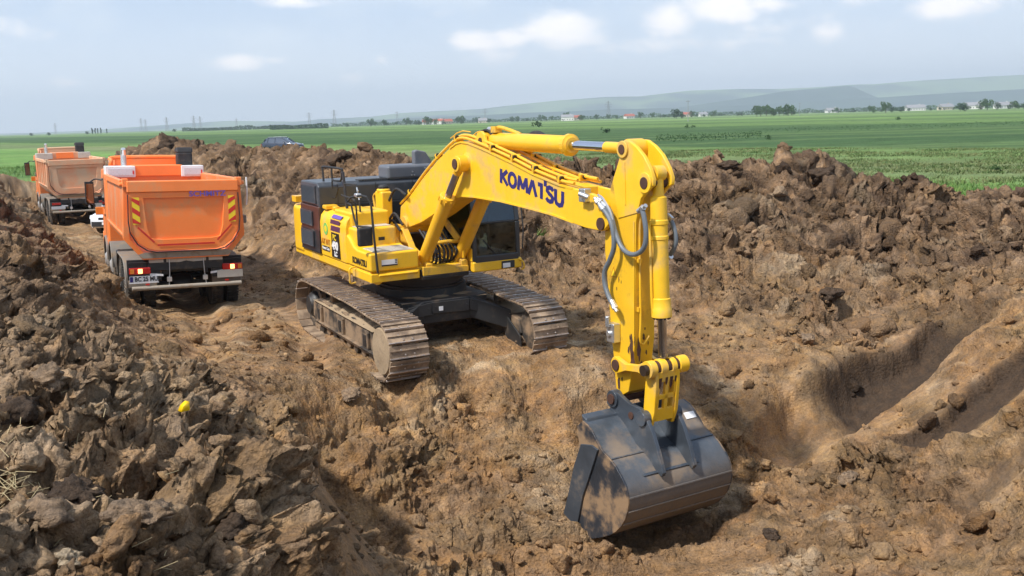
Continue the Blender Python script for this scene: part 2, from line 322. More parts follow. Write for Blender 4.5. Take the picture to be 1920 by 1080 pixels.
# spoil ridge behind: crest and toe
CREST = [cY(px, py, Y, 1, t) for px, py, Y, t in [(225, 290, 66, 1), (260, 278, 59, 1), (320, 270, 52, 1), (400, 279, 47, 1), (500, 288, 42.5, .7), (600, 292, 38.5, .7), (680, 297, 35.5, .8), (725, 297, 34.5, .8), (790, 318, 33, .9), (900, 322, 31, .9),
         (1020, 318, 29, .9), (1130, 316, 27.5, .9), (1250, 322, 26, 1), (1350, 310, 25, 1), (1420, 318, 24.6, 1), (1500, 308, 24.3, 1), (1570, 312, 24, 1), (1600, 345, 23.5, .95), (1700, 345, 23, .9), (1750, 358, 22.5, .9), (1810, 388, 22, .9), (1850, 370, 21.4, 1), (1920, 366, 21, 1), (2100, 360, 20, 1), (2300, 350, 19, 1)]]
for a in [(560, 360, 1.3, 1, .8), (1000, 505, .2, .6, .5), (880, 470, .2, .5, .5), (1130, 545, .15, .6, .5), (1250, 600, .1, .6, .45), (1330, 640, .05, .6, .3), (1450, 610, .15, .8, .4), (1600, 610, .2, .8, .4), (1720, 590, .45, .8, .5), (1850, 530, .9, .8, .3), (1920, 600, .9, .5, .15),
          (1250, 470, 1.1, 1.3, .9), (1450, 440, 1.4, 1.4, .85), (1650, 440, 1.35, 1.4, .85), (1450, 540, .6, 1.1, .35), (1600, 530, .7, 1.1, .4), (1350, 560, .45, 1.1, .3), (1720, 520, .8, 1.2, .5), (1800, 460, 1.3, 1.3, .8), (2000, 520, 1.2, 1, .6), (1100, 440, 1.2, 1, .9)]: cz(*a)
# wall and floor of the pit
for a in [(1300, 705, -.06, .6, .1), (1345, 718, -.1, .4, .1), (1425, 712, -.05, .5, .1), (1520, 700, -.02, .5, .1), (1600, 660, .1, .5, .25), (1330, 790, -.8, .4, .1), (1400, 800, -.8, .15, .15), (1480, 790, -.75, .15, .1), (1600, 740, -.45, .1, .3), (1700, 690, -.1, .15, .5), (1790, 630, .3, .3, .5),
          (1560, 830, -.72, .2, .0), (1650, 790, -.5, .2, .0), (1740, 730, -.1, .2, .0), (1820, 670, .4, .3, .0), (1860, 610, .8, .4, .0), (1420, 870, -.95, .35, .05), (1700, 850, -.55, .4, .1), (1800, 790, -.15, .4, .1), (1880, 740, .15, .3, .3), (1919, 690, .5, .3, .1),
          (1450, 960, -1.12, .55, .15), (1600, 930, -.95, .55, .2), (1600, 1060, -1.1, .5, .15), (1750, 960, -.75, .5, .2), (1900, 900, -.2, .4, .2), (1900, 1050, -.6, .4, .15), (2050, 900, .5, .6, .2), (2050, 760, .9, .6, .2), (2200, 1000, .8, .7, .3), (1400, 1075, -1.2, .5, .15),
          (1100, 790, -.75, .45, .05), (1000, 800, -.82, .7, .05), (900, 790, -.78, .9, .05), (800, 790, -.75, 1.0, .05), (730, 800, -.72, 1.0, .05), (1000, 735, -.45, .7, .05), (860, 735, -.36, .9, .05), (930, 712, -.06, .8, .05), (800, 716, -.06, .8, .05), (1060, 715, -.1, .7, .05), (900, 880, -1.0, .5, .1), (1020, 900, -1.1, .45, .1), (800, 900, -1.05, .6, .1), (1250, 800, -.8, .4, .1),
          (1050, 1040, -1.3, .5, .1), (900, 1060, -1.3, .5, .1), (780, 1040, -1.3, .6, .1), (1250, 1050, -1.35, .4, .15), (1230, 960, -1.3, .3, .1), (720, 1060, -1.4, .3, .0), (690, 960, -1.25, .2, .0), (660, 880, -.95, .3, .0), (640, 1070, -1.45, .15, .0), (600, 960, -1.15, .15, .1)]: cz(*a)
# lip of the trench on the near left
for a in [(530, 1072, 1.15, .7, .3), (515, 1000, 1.05, .7, .3), (505, 930, .95, .7, .3), (525, 860, .72, .7, .3), (590, 820, .4, .6, .2), (665, 775, .05, .4, .1)]: cz(*a)
for a in [(-2.0, 7.5, -1.3, .1, 0), (-.5, 7.5, -1.4, .3, .1), (2, 7.5, -1.3, .4, .1), (4.5, 7, -.6, .5, .2), (7, 7, .8, .8, .3), (-.9, 5.4, -.4, .6, .2), (1, 5, .1, .6, .3), (3.4, 4.6, .7, .8, .3), (10, 10, 1.3, .8, .4), (14, 14, 1.6, .8, .4)]: cw(*a)
DC = []
for a, b in zip(CREST[:-1], CREST[1:]):
    for k in range(3): DC.append(tuple(a[i]+(b[i]-a[i])*k/3 for i in range(3)))
DC.append(CREST[-1]); CREST = DC
for c in CREST: C.append((c[0], c[1], c[2], 1.5, .95))
C = np.array(C)
def crestshift(d):
    out = []
    for i, c in enumerate(CREST):
        a = CREST[max(i-1, 0)]; b = CREST[min(i+1, len(CREST)-1)]
        tx, ty = b[0]-a[0], b[1]-a[1]; n = math.hypot(tx, ty); nx, ny = ty/n, -tx/n
        if ny < 0: nx, ny = -nx, -ny
        out.append((c[0]+nx*d, c[1]+ny*d))
    return out
BEHIND = crestshift(2.6)
extra = [(x, y, FZ-.1, .5, .8) for x, y in crestshift(2.4)] + [(x, y, FZ, .1, .5) for x, y in crestshift(5.)]
LEFT = [(-9.0, -8), (-10.5, 4), (-12.0, 11), (-17, 20), (-22, 30), (-29, 45), (-38, 62), (-37, 66), (-31, 64)]
extra += [(x-1.5, y, FZ, .2, .6) for x, y in LEFT]
extra += [(x, y, c[2]-.35, 1.5, .95) for (x, y), c in zip(crestshift(-.8), CREST)]
extra += [(x, y, c[2]*.40+.3, 1.3, .8) for (x, y), c in list(zip(crestshift(-2.6), CREST))[5:12]+list(zip(crestshift(-3.3), CREST))[12:34]]
extra += [(x, y, .28, .7, .5) for (x, y) in crestshift(-4.2)[3:12]+crestshift(-5.6)[12:34]]
extra += [(x, y, .16, .2, .1) for x, y in (toz(100, 440, .16)[:2], toz(170, 450, .16)[:2], toz(185, 425, .16)[:2], toz(130, 465, .16)[:2], toz(60, 420, .2)[:2], toz(215, 405, .16)[:2], toz(250, 385, .2)[:2])]
extra += [(x, y, c[2]-.35, 1, .95) for (x, y), c in zip(crestshift(.8), CREST)]
C = np.vstack([C, np.array(extra)])
POLY = np.array(LEFT + BEHIND + [(30, 10), (26, -8)])

def tps_fit(P, V, lam=.02):
    n = len(P); d2 = ((P[:, None]-P[None])**2).sum(-1)
    K = np.where(d2 > 0, d2*np.log(d2+1e-12)*.5, 0)+lam*np.eye(n)
    A = np.zeros((n+3, n+3)); A[:n, :n] = K; A[:n, n] = 1; A[:n, n+1:] = P; A[n, :n] = 1; A[n+1:, :n] = P.T
    return np.linalg.solve(A, np.concatenate([V, np.zeros((3, V.shape[1]))]))
def tps_eval(P, W, Q):
    out = np.zeros((len(Q), W.shape[1]))
    for s in range(0, len(Q), 20000):
        q = Q[s:s+20000]; d2 = ((q[:, None]-P[None])**2).sum(-1)
        out[s:s+20000] = np.where(d2 > 0, d2*np.log(d2+1e-12)*.5, 0)@W[:-3]+W[-3]+q@W[-2:]
    return out
GX0, GX1, GY0, GY1, GS = -46., 34., -8., 76., .2
gx = np.arange(GX0, GX1+GS, GS); gy = np.arange(GY0, GY1+GS, GS)
XX, YY = np.meshgrid(gx, gy); QQ = np.stack([XX.ravel(), YY.ravel()], 1)
# warp plan so that far and near points weigh alike
def warp(P): d = np.hypot(P[:, 0], P[:, 1]+3); return P*(np.log1p(d/6)/np.maximum(d, .01))[:, None]*4
W_ = tps_fit(warp(C[:, :2]), C[:, 2:3], .004)
G = tps_eval(warp(C[:, :2]), W_, warp(QQ))[:, 0].reshape(XX.shape)
def blur(A, n=1):
    for _ in range(n): A = np.pad(A, 1, 'edge'); A = (A[:-2, 1:-1]+A[2:, 1:-1]+A[1:-1, :-2]+A[1:-1, 2:]+2*A[1:-1, 1:-1])/6
    return A
_gy, _gx = np.gradient(blur(G, 4), GS); GN = np.stack([_gx, _gy], -1)
def idw(P, V, Q, k=3.):
    out = np.zeros((len(Q), V.shape[1]))
    for s in range(0, len(Q), 20000):
        w = 1/(((Q[s:s+20000, None]-P[None])**2).sum(-1)+.01)**(k/2); out[s:s+20000] = (w@V)/w.sum(1)[:, None]
    return out
GRT = idw(warp(C[:, :2]), C[:, 3:5], warp(QQ)).reshape(*XX.shape, 2)
def bil(A, x, y):
    fx = np.clip((x-GX0)/GS, 0, A.shape[1]-1.001); fy = np.clip((y-GY0)/GS, 0, A.shape[0]-1.001)
    ix = fx.astype(int); iy = fy.astype(int); u = fx-ix; v = fy-iy
    if A.ndim == 3: u = u[..., None]; v = v[..., None]
    return A[iy, ix]*(1-u)*(1-v)+A[iy, ix+1]*u*(1-v)+A[iy+1, ix]*(1-u)*v+A[iy+1, ix+1]*u*v
def seg_dist(x, y, P, closed=False):
    best = np.full(x.shape, 1e9); tt = np.zeros(x.shape); n = len(P); side = np.zeros(x.shape)
    for i in range(n if closed else n-1):
        a = P[i]; b = P[(i+1) % n]; dx, dy = b[0]-a[0], b[1]-a[1]; l2 = dx*dx+dy*dy+1e-9
        t = np.clip(((x-a[0])*dx+(y-a[1])*dy)/l2, 0, 1); ddx = x-a[0]-t*dx; ddy = y-a[1]-t*dy; d = ddx**2+ddy**2
        m = d < best; best = np.where(m, d, best); tt = np.where(m, i+t, tt); side = np.where(m, np.sign(dx*ddy-dy*ddx), side)
    return np.sqrt(best), tt, side
def inside(x, y, P):
    c = np.zeros(x.shape, bool); n = len(P); j = n-1
    for i in range(n):
        xi, yi = P[i]; xj, yj = P[j]
        c ^= ((yi > y) != (yj > y)) & (x < (xj-xi)*(y-yi)/(yj-yi+1e-12)+xi); j = i
    return c
# --- noise
def h2(ix, iy, s):
    n = (ix.astype(np.int64)*374761393+iy.astype(np.int64)*668265263+s*974634777) & 0xffffffff
    n = ((n ^ (n >> 13))*1274126177) & 0xffffffff; n = ((n ^ (n >> 15))*2246822519) & 0xffffffff
    return ((n ^ (n >> 16)) & 0xffffff)/16777216.
def vn(x, y, s):
    ix = np.floor(x); iy = np.floor(y); u = x-ix; v = y-iy; u = u*u*u*(u*(u*6-15)+10); v = v*v*v*(v*(v*6-15)+10)
    a = h2(ix, iy, s); b = h2(ix+1, iy, s); c = h2(ix, iy+1, s); d = h2(ix+1, iy+1, s)
    return (a+(b-a)*u)*(1-v)+(c+(d-c)*u)*v
def fbm(x, y, s, o=5, g=.5):
    r = 0; a = 1; t = 0
    for i in range(o): r = r+a*(vn(x, y, s+i*17)-.5); t += a; a *= g; x, y = x*1.93+y*.37+3.1, y*1.93-x*.37+1.7
    return r/t*2
def cells(x, y, s):
    ix = np.floor(x); iy = np.floor(y); f1 = np.full(x.shape, 9.); f2 = np.full(x.shape, 9.); idh = np.zeros(x.shape); vx = np.zeros(x.shape); vy = np.zeros(x.shape)
    for a in (-1, 0, 1):
        for b in (-1, 0, 1):
            jx = ix+a; jy = iy+b; dx = x-(jx+.1+.8*h2(jx, jy, s)); dy = y-(jy+.1+.8*h2(jx, jy, s+5)); d = dx*dx+dy*dy; m = d < f1
            f2 = np.where(m, f1, np.minimum(f2, d)); idh = np.where(m, h2(jx, jy, s+9), idh); vx = np.where(m, dx, vx); vy = np.where(m, dy, vy); f1 = np.where(m, d, f1)
    return np.sqrt(f1), np.sqrt(f2), idh, vx, vy
# --- bucket-cut arcs in the right pit wall, ruts on the haul road
def pz(l): return [toz(*p)[:2] for p in l]
G1 = pz([(1390, 850, -.92), (1450, 842, -.88), (1520, 815, -.82), (1590, 780, -.65), (1650, 737, -.42), (1710, 697, -.15), (1780, 648, .2), (1845, 590, .65)])
G2 = pz([(1700, 850, -.5), (1770, 800, -.2), (1840, 752, .08), (1910, 706, .4), (1980, 660, .75)])
G3 = pz([(1800, 940, -.45), (1860, 900, -.25), (1920, 850, .05), (1990, 800, .4)])
R1 = [(-5.0, 14.5), (-5.9, 19), (-8.3, 24.4), (-12.6, 32), (-18.6, 43.4), (-26, 57)]
R2 = [(-3.4, 15.5), (-4.2, 19.6), (-6.4, 24.2), (-10.7, 31.4), (-16.8, 42.6), (-24, 56)]
R3 = [(-2.9, 24), (-4.5, 25.5), (-7.5, 29.5), (-11, 34.5)]
R4 = [(-1.5, 25), (-3.5, 27.5), (-6.5, 31.0), (-10.5, 36.5)]
ROAD = [((a[0]+b[0])/2, (a[1]+b[1])/2) for a, b in zip(R1, R2)]
def terrain(x, y, detail=True):
    """height, colour, grass mask, sideways shifts of the ground at plan points"""
    Gb = bil(G, x, y); rt = bil(GRT, x, y); R = rt[..., 0]; T = rt[..., 1]
    ins = inside(x, y, POLY); dist, _, _ = seg_dist(x, y, POLY, True); sd_ = np.where(ins, dist, -dist)      # + inside the dug ground
    far = np.hypot(x, y) > 80
    edge = sd_ + fbm(x*.5, y*.5, 3, 4)*1.0
    w = np.clip((edge+1.4)/2.2, 0, 1); w = w*w*(3-2*w); w = np.where(far, 0, w)
    fieldz = FZ+fbm(x*.06, y*.06, 8, 3)*.12+fbm(x*1.1, y*1.1, 9, 3)*.03
    z = Gb*w+fieldz*(1-w)
    R = R*w*(1+.4*np.clip((-.25-Gb)*2, 0, 1)); grass = edge < -.35; grass = grass | far
    mx = np.zeros(x.shape); my = np.zeros(x.shape); idc = np.full(x.shape, .5); crack = np.zeros(x.shape); smear = np.zeros(x.shape)
    if not detail: return z
    # cut arcs: smooth, a vertical cut on the far side, tooth scratches along the arc
    cutdark = np.zeros(x.shape); cutpale = np.zeros(x.shape)
    for GP, wd, dp in ((G1, .66, .46), (G2, .46, .26), (G3, .34, .06)):
        d, t, sd2 = seg_dist(x, y, GP); n = len(GP)-1; d = d*sd2+fbm(x*1.8, y*1.8, 63, 4)*.16            # + on the left (far) side
        along = np.clip(np.minimum(t/1.2, (n-t)/1.0), 0, 1)
        prof = np.where(d > 0, np.clip(1-(d/wd)**9, 0, 1), np.clip(1-(-d/(wd*1.0))**2, 0, 1))
        z = z-dp*prof*along; s_ = np.clip(1.75-np.abs(d)/wd, 0, 1)*along; smear = np.maximum(smear, s_)
        z = z+.014*np.sin(d*30)*s_+.02*s_*fbm(t*9, d*2, 61, 3)
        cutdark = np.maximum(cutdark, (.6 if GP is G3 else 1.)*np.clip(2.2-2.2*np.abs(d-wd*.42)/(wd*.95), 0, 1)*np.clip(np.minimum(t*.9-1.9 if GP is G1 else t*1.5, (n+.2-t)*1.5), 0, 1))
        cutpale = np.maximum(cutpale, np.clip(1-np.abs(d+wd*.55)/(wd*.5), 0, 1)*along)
    bx, by = 1.80, 12.35                                # scooped hollow round the lowered bucket
    z = z-.36*np.exp(-(((x-bx)*.86+(y-by)*.5)/1.6)**2-(((x-bx)*-.5+(y-by)*.86)/1.15)**2)
    # trench wall at the near left: smooth clay
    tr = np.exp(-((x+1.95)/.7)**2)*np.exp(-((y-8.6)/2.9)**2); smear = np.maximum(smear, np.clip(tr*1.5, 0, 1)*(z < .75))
    for RP, wd in ((R1, .33), (R2, .33), (R3, .3), (R4, .3)):
        d, t, sd2 = seg_dist(x, y, RP); z = z+(-.10*np.exp(-(d/wd)**4)+.05*np.exp(-((d-.55)/.2)**2))*w; smear = np.maximum(smear, .75*np.exp(-(d/wd)**4))
    drd, _, _ = seg_dist(x, y, ROAD); R = R*(1-.72*np.exp(-(drd/2.3)**4))
    comp = np.clip(fbm(x*.5+3, y*.5, 111, 3)*2.2+1.0, .55, 1.6); R = np.where(R < .95, R*comp, R)
    Rn = R*(1-.93*smear)
    z0 = z; h_ = np.zeros(x.shape); xo, yo = x, y
    x = x-.75*Gb*np.clip(1-x/1.5, -1, 1); y = y+.75*Gb             # noise runs along the slopes, not through them
    # big heaps
    h_ = h_+fbm(x*.9, y*.9, 21, 3)*.26*Rn+fbm(x*2.3+5, y*2.3, 25, 4)*.20*Rn
    wx = x+fbm(x*2.2, y*2.2, 31, 4)*.22; wy = y+fbm(x*2.2+9, y*2.2+4, 33, 4)*.22
    for s, a, sd in ((1.05, .22, 41), (.5, .19, 47), (.25, .135, 53), (.12, .070, 59), (.058, .034, 67)):
        if s < .1: a = a*np.clip(2-np.hypot(xo, yo)/9, 0, 1)
        f1, f2, idh, vx, vy = cells(wx/s+sd*.7, wy/s, sd)
        i2 = (idh*57.31) % 1; i3 = (idh*131.7) % 1; i4 = (idh*311.3) % 1
        on = np.clip((i4-(.30 if s > .3 else .12))*6, 0, 1)
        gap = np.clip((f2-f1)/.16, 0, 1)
        h = (.75*(i2-.35)+1.5*((i3-.5)*vx+(idh-.5)*vy)+.7*(.45-f1*f1))*gap**.6*on
        mask = .35+.65*np.clip(fbm(x*.7+sd, y*.7, sd+2, 3)*1.6+.5, 0, 1)
        am = a*Rn*mask*(1 if s > .15 else 1.25)+(.008 if s < .15 else .0)*w*(1-smear)
        h_ = h_+am*h; mx = mx+am*.9*(i3-.5)*gap*on; my = my+am*.9*(idh-.5)*gap*on
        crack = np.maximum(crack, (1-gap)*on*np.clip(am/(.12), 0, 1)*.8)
        if s > .15: idc = idc*.6+.4*i2
    rg = 1-np.abs(fbm(wx*4.5, wy*4.5, 71, 4)); h_ = h_+(rg-.75)*.15*Rn+fbm(wx*13, wy*13, 75, 3)*.036*(Rn+.10*w*(1-smear))
    gn = bil(GN, xo, yo)*w[..., None]; q = 1/np.sqrt(1+(gn**2).sum(-1)); z = z0+h_*q; mx = mx-gn[..., 0]*q*h_; my = my-gn[..., 1]*q*h_
    # --- soil colour (topsoil, subsoil, dried crust, damp cuts; crevice and trench-wall shade painted in)
    T2 = np.clip(T+fbm(x*.8, y*.8, 81, 4)*.55+(idc-.5)*.5, 0, 1)[..., None]
    ochre = np.array([.365, .240, .128]); rust = np.array([.345, .200, .096]); grey = np.array([.275, .182, .112]); dark = np.array([.108, .070, .046]); pale = np.array([.46, .35, .23])
    n1 = np.clip(fbm(x*1.7, y*1.7, 85, 5)*1.3+.5, 0, 1)[..., None]; n2 = np.clip(fbm(x*3.1+7, y*3.1, 89, 5)*1.8+.35, 0, 1)[..., None]
    sub = ochre*(1-n1)+rust*n1; top = grey*(1-n2)+dark*n2
    c = sub*(1-T2)+top*T2
    pf = np.clip(fbm(x*.9-4, y*.9+8, 93, 5)*2.0-.62+(idc-.5)*1.5, 0, .85)[..., None]*(1-.75*smear[..., None])*(1-.45*T2)
    c = c*(1-pf)+pale*pf
    nb = np.clip(1.25-np.hypot(xo+1.8, yo-4.5)/7.5, 0, 1)[..., None]*np.clip(.6+fbm(x*1.5, y*1.5, 97, 4)[..., None]*1.6, 0, 1)*.75; c = c*(1-nb)+np.array([.47, .335, .212])*nb
    c = c*(.62+.72*idc[..., None])*(1-.5*crack[..., None])*(1+.5*np.clip(fbm(xo*5, yo*5, 99, 4), -.5, .5)[..., None])  # gaps between clods darkened: crevice shade put into the soil colour
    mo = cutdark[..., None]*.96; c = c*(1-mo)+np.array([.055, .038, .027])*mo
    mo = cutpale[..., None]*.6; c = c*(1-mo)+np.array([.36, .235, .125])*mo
    tw = (np.clip(tr*1.3, 0, 1)*(z > -1.2)*(z < .8))[..., None]*.6; c = c*(1-tw)+np.array([.17, .11, .062])*tw  # shaded side of the trench painted darker in the colour
    if detail == 'smooth': return z, c, grass, mx, my, smear
    return z, c, grass, mx, my
def ground_z(x, y):
    return float(terrain(np.array([float(x)]), np.array([float(y)]))[0][0])
# --- one sheet in rings round the place: fine nearby, wide far off
ang = np.concatenate([np.linspace(-1.35, -.60, 90, endpoint=False), np.linspace(-.60, .60, 1150, endpoint=False), np.linspace(.60, 1.35, 91)])
rr = np.concatenate([np.linspace(.5, 3.4, 12, endpoint=False), np.exp(np.linspace(math.log(3.4), math.log(62), 1080, endpoint=False)), np.exp(np.linspace(math.log(62), math.log(9500), 150))])
AA, RR = np.meshgrid(ang, rr); X = RR*np.sin(AA); Y = RR*np.cos(AA)
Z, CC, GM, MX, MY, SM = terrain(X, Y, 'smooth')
nr, na = X.shape; X2 = X+MX; Y2 = Y+MY
idx = np.arange(nr*na).reshape(nr, na)
quads = np.stack([idx[:-1, :-1], idx[:-1, 1:], idx[1:, 1:], idx[1:, :-1]], -1).reshape(-1, 4)
gq = GM.ravel()[quads].sum(1) >= 2
def grid_object(name, q, mat):
    used = np.unique(q); remap = np.zeros(nr*na, np.int64); remap[used] = np.arange(len(used))
    me = bpy.data.meshes.new(name); me.vertices.add(len(used))
    co = np.stack([X2.ravel()[used], Y2.ravel()[used], Z.ravel()[used]], 1); me.vertices.foreach_set('co', co.ravel())
    qq = remap[q]; me.loops.add(qq.size); me.polygons.add(len(qq))
    me.loops.foreach_set('vertex_index', qq[:, ::-1].ravel().astype(np.int32))
    me.polygons.foreach_set('loop_start', np.arange(0, qq.size, 4, dtype=np.int32)); me.polygons.foreach_set('loop_total', np.full(len(qq), 4, np.int32))
    me.polygons.foreach_set('use_smooth', np.ones(len(qq), bool)); me.update()
    a = me.color_attributes.new('soil', 'FLOAT_COLOR', 'POINT')
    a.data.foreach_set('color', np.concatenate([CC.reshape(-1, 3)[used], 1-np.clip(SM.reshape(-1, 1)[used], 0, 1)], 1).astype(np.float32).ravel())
    me.materials.append(mat); o = bpy.data.objects.new(name, me); col.objects.link(o); return o
def soil_material():
    m = bpy.data.materials.new('dug_soil'); m.use_nodes = True; t = m.node_tree; t.nodes.clear()
    o = N(t, 'ShaderNodeOutputMaterial'); b = N(t, 'ShaderNodeBsdfPrincipled'); L(t, b.outputs[0], o.inputs[0])
    b.inputs['Roughness'].default_value = .93; b.inputs['Specular IOR Level'].default_value = .15
    at = N(t, 'ShaderNodeAttribute'); at.attribute_name = 'soil'; g = N(t, 'ShaderNodeNewGeometry')
    def nz(s, d, r=.6):
        n = N(t, 'ShaderNodeTexNoise'); n.inputs['Scale'].default_value = s; n.inputs['Detail'].default_value = d; n.inputs['Roughness'].default_value = r
        L(t, g.outputs['Position'], n.inputs['Vector']); return n.outputs[0]
    a1 = nz(6, 10, .7); a2 = nz(34, 8, .7); vo = N(t, 'ShaderNodeTexVoronoi'); vo.inputs['Scale'].default_value = 22; L(t, g.outputs['Position'], vo.inputs['Vector'])
    vo2 = N(t, 'ShaderNodeTexVoronoi'); vo2.inputs['Scale'].default_value = 60; L(t, g.outputs['Position'], vo2.inputs['Vector'])
    hv = N(t, 'ShaderNodeHueSaturation'); L(t, at.outputs['Color'], hv.inputs['Color'])
    v = mathn(t, 'MULTIPLY', maprange(t, a1, .3, .7, .70, 1.30), maprange(t, a2, .3, .7, .66, 1.34)); L(t, v, hv.inputs['Value'])
    L(t, maprange(t, a1, .35, .65, .9, 1.12), hv.inputs['Saturation'])
    L(t, hv.outputs[0], b.inputs['Base Color'])
    h = mathn(t, 'ADD', mathn(t, 'MULTIPLY', a1, 2.2), mathn(t, 'MULTIPLY', a2, .9))
    h = mathn(t, 'SUBTRACT', h, mathn(t, 'MULTIPLY', vo.outputs['Distance'], .8)); h = mathn(t, 'SUBTRACT', h, mathn(t, 'MULTIPLY', vo2.outputs['Distance'], .3))
    bn = N(t, 'ShaderNodeBump'); bn.inputs['Distance'].default_value = .045; L(t, maprange(t, at.outputs['Alpha'], 0., 1., .5, .95), bn.inputs['Strength'])
    L(t, h, bn.inputs['Height']); L(t, bn.outputs[0], b.inputs['Normal']); return m
def field_material():
    m = bpy.data.materials.new('crop_field'); m.use_nodes = True; t = m.node_tree; t.nodes.clear()
    o = N(t, 'ShaderNodeOutputMaterial'); b = N(t, 'ShaderNodeBsdfPrincipled'); L(t, b.outputs[0], o.inputs[0])
    b.inputs['Roughness'].default_value = .9; b.inputs['Specular IOR Level'].default_value = .1
    g = N(t, 'ShaderNodeNewGeometry'); sp = N(t, 'ShaderNodeSeparateXYZ'); L(t, g.outputs['Position'], sp.inputs[0])
    X_, Y_ = sp.outputs[0], sp.outputs[1]
    def nz(s, d=8, r=.65, mp_=None):
        n = N(t, 'ShaderNodeTexNoise'); n.inputs['Scale'].default_value = s; n.inputs['Detail'].default_value = d; n.inputs['Roughness'].default_value = r
        if mp_: 
            q = N(t, 'ShaderNodeMapping'); q.inputs['Rotation'].default_value = (0, 0, mp_[0]); q.inputs['Scale'].default_value = mp_[1]
            L(t, g.outputs['Position'], q.inputs[0]); L(t, q.outputs[0], n.inputs['Vector'])
        else: L(t, g.outputs['Position'], n.inputs['Vector'])
        return n.outputs[0]
    wob = mathn(t, 'MULTIPLY', mathn(t, 'SUBTRACT', nz(.05, 4), .5), 6.)
    s = mathn(t, 'ADD', mathn(t, 'ADD', mathn(t, 'MULTIPLY', X_, .80), mathn(t, 'MULTIPLY', Y_, .60)), wob)     # distance across the strips
    ls = mathn(t, 'LOGARITHM', mathn(t, 'MAXIMUM', s, 5.), 10.)
    u = maprange(t, ls, 1.0, 4.0)
    cr = N(t, 'ShaderNodeValToRGB'); L(t, u, cr.inputs[0]); e = cr.color_ramp; e.interpolation = 'LINEAR'
    st = [(10, (.070, .165, .032)), (31, (.066, .170, .032)), (36, (.085, .180, .040)), (39, (.095, .150, .048)), (45, (.112, .145, .060)), (50, (.105, .150, .050)), (53, (.080, .150, .036)), (64, (.075, .148, .034)), (67, (.026, .072, .020)), (100, (.024, .066, .020)), (112, (.034, .085, .022)),
          (135, (.024, .064, .020)), (170, (.036, .09, .022)), (180, (.095, .19, .036)), (215, (.075, .155, .035)), (235, (.030, .078, .022)), (290, (.10, .20, .04)), (330, (.035, .09, .022)), (420, (.095, .185, .042)), (520, (.105, .20, .05)), (560, (.060, .12, .032)), (900, (.095, .175, .05)), (1400, (.075, .135, .045)), (6000, (.08, .13, .05))]
    while len(e.elements) > 1: e.elements.remove(e.elements[0])
    for i, (q, c) in enumerate(st):
        p = (math.log10(q)-1)/3
        el = e.elements[0] if i == 0 else e.elements.new(p)
        el.position = p; el.color = (*c, 1)
    c = cr.outputs[0]
    # strips of the far left fields repeat across the plain
    s2 = mathn(t, 'ADD', mathn(t, 'MULTIPLY', X_, .36), mathn(t, 'MULTIPLY', Y_, .93))
    stp = nz(1.0, 2, .5, (-.37, (.0005, .016, 0)))
    stq = nz(1.0, 3, .6, (-.37, (.0012, .06, 0)))
    c = mixc(t, maprange(t, stp, .50, .54, 0., .42, True), c, (.040, .095, .028))
    c = mixc(t, maprange(t, stq, .54, .60, 0., .30, True), c, (.13, .21, .06))
    nearrow = N(t, 'ShaderNodeTexWave'); nearrow.bands_direction = 'X'; nearrow.inputs['Scale'].default_value = .42; nearrow.inputs['Distortion'].default_value = 1.2; nearrow.inputs['Detail Scale'].default_value = .8
    q = N(t, 'ShaderNodeMapping'); q.inputs['Rotation'].default_value = (0, 0, -.6435); L(t, g.outputs['Position'], q.inputs[0]); L(t, q.outputs[0], nearrow.inputs['Vector'])
    rowf = mathn(t, 'MULTIPLY', maprange(t, s, 64., 68.), maprange(t, s, 170., 240., 1., 0.))
    c = mixc(t, mathn(t, 'MULTIPLY', mathn(t, 'MULTIPLY', nearrow.outputs['Fac'], rowf), .5), c, (.030, .072, .024))
    hv = N(t, 'ShaderNodeHueSaturation'); L(t, c, hv.inputs['Color'])
    v = mathn(t, 'MULTIPLY', maprange(t, nz(.35, 10, .7), .3, .7, 1.0, 1.85), maprange(t, nz(5., 6, .75), .3, .7, .62, 1.38))
    L(t, v, hv.inputs['Value']); hv.inputs['Saturation'].default_value = .90; L(t, maprange(t, nz(.8), .3, .7, .468, .490), hv.inputs['Hue'])
    L(t, hv.outputs[0], b.inputs['Base Color'])
    bn = N(t, 'ShaderNodeBump'); bn.inputs['Strength'].default_value = .8; bn.inputs['Distance'].default_value = .12
    L(t, mathn(t, 'ADD', nz(4., 8, .8), mathn(t, 'MULTIPLY', nz(.8), 2.)), bn.inputs['Height']); L(t, bn.outputs[0], b.inputs['Normal']); return m
M['soil'] = soil_material(); M['field'] = field_material()
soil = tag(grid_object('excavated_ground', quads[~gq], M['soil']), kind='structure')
field = tag(grid_object('field', quads[gq], M['field']), kind='structure')

# --- loose clods lying on the dug ground
def clod_shape(seed, sub=3):
    bm = bmesh.new(); bmesh.ops.create_icosphere(bm, subdivisions=sub, radius=1.); r = random.Random(seed)
    planes = [(Vector((r.gauss(0, 1), r.gauss(0, 1), r.gauss(0, 1))).normalized(), r.uniform(.52, .85)) for _ in range(9)]
    ph = [(Vector((r.gauss(0, 1), r.gauss(0, 1), r.gauss(0, 1)))*r.uniform(2, 7), r.uniform(0, 6), r.uniform(.02, .075)) for _ in range(14)]
    sc_ = Vector((r.uniform(.75, 1.25), r.uniform(.75, 1.25), r.uniform(.55, .85)))
    for v in bm.verts:
        p = v.co.copy()
        for n, d in planes:
            e = p.dot(n)-d
            if e > 0: p -= n*e*.92
        k = 1+sum(a*math.sin(q.dot(p)+f) for q, f, a in ph)
        v.co = Vector((p.x*sc_.x, p.y*sc_.y, p.z*sc_.z))*k
    V = np.array([v.co[:] for v in bm.verts]); F = np.array([[v.index for v in f.verts] for f in bm.faces]); bm.free(); return V, F
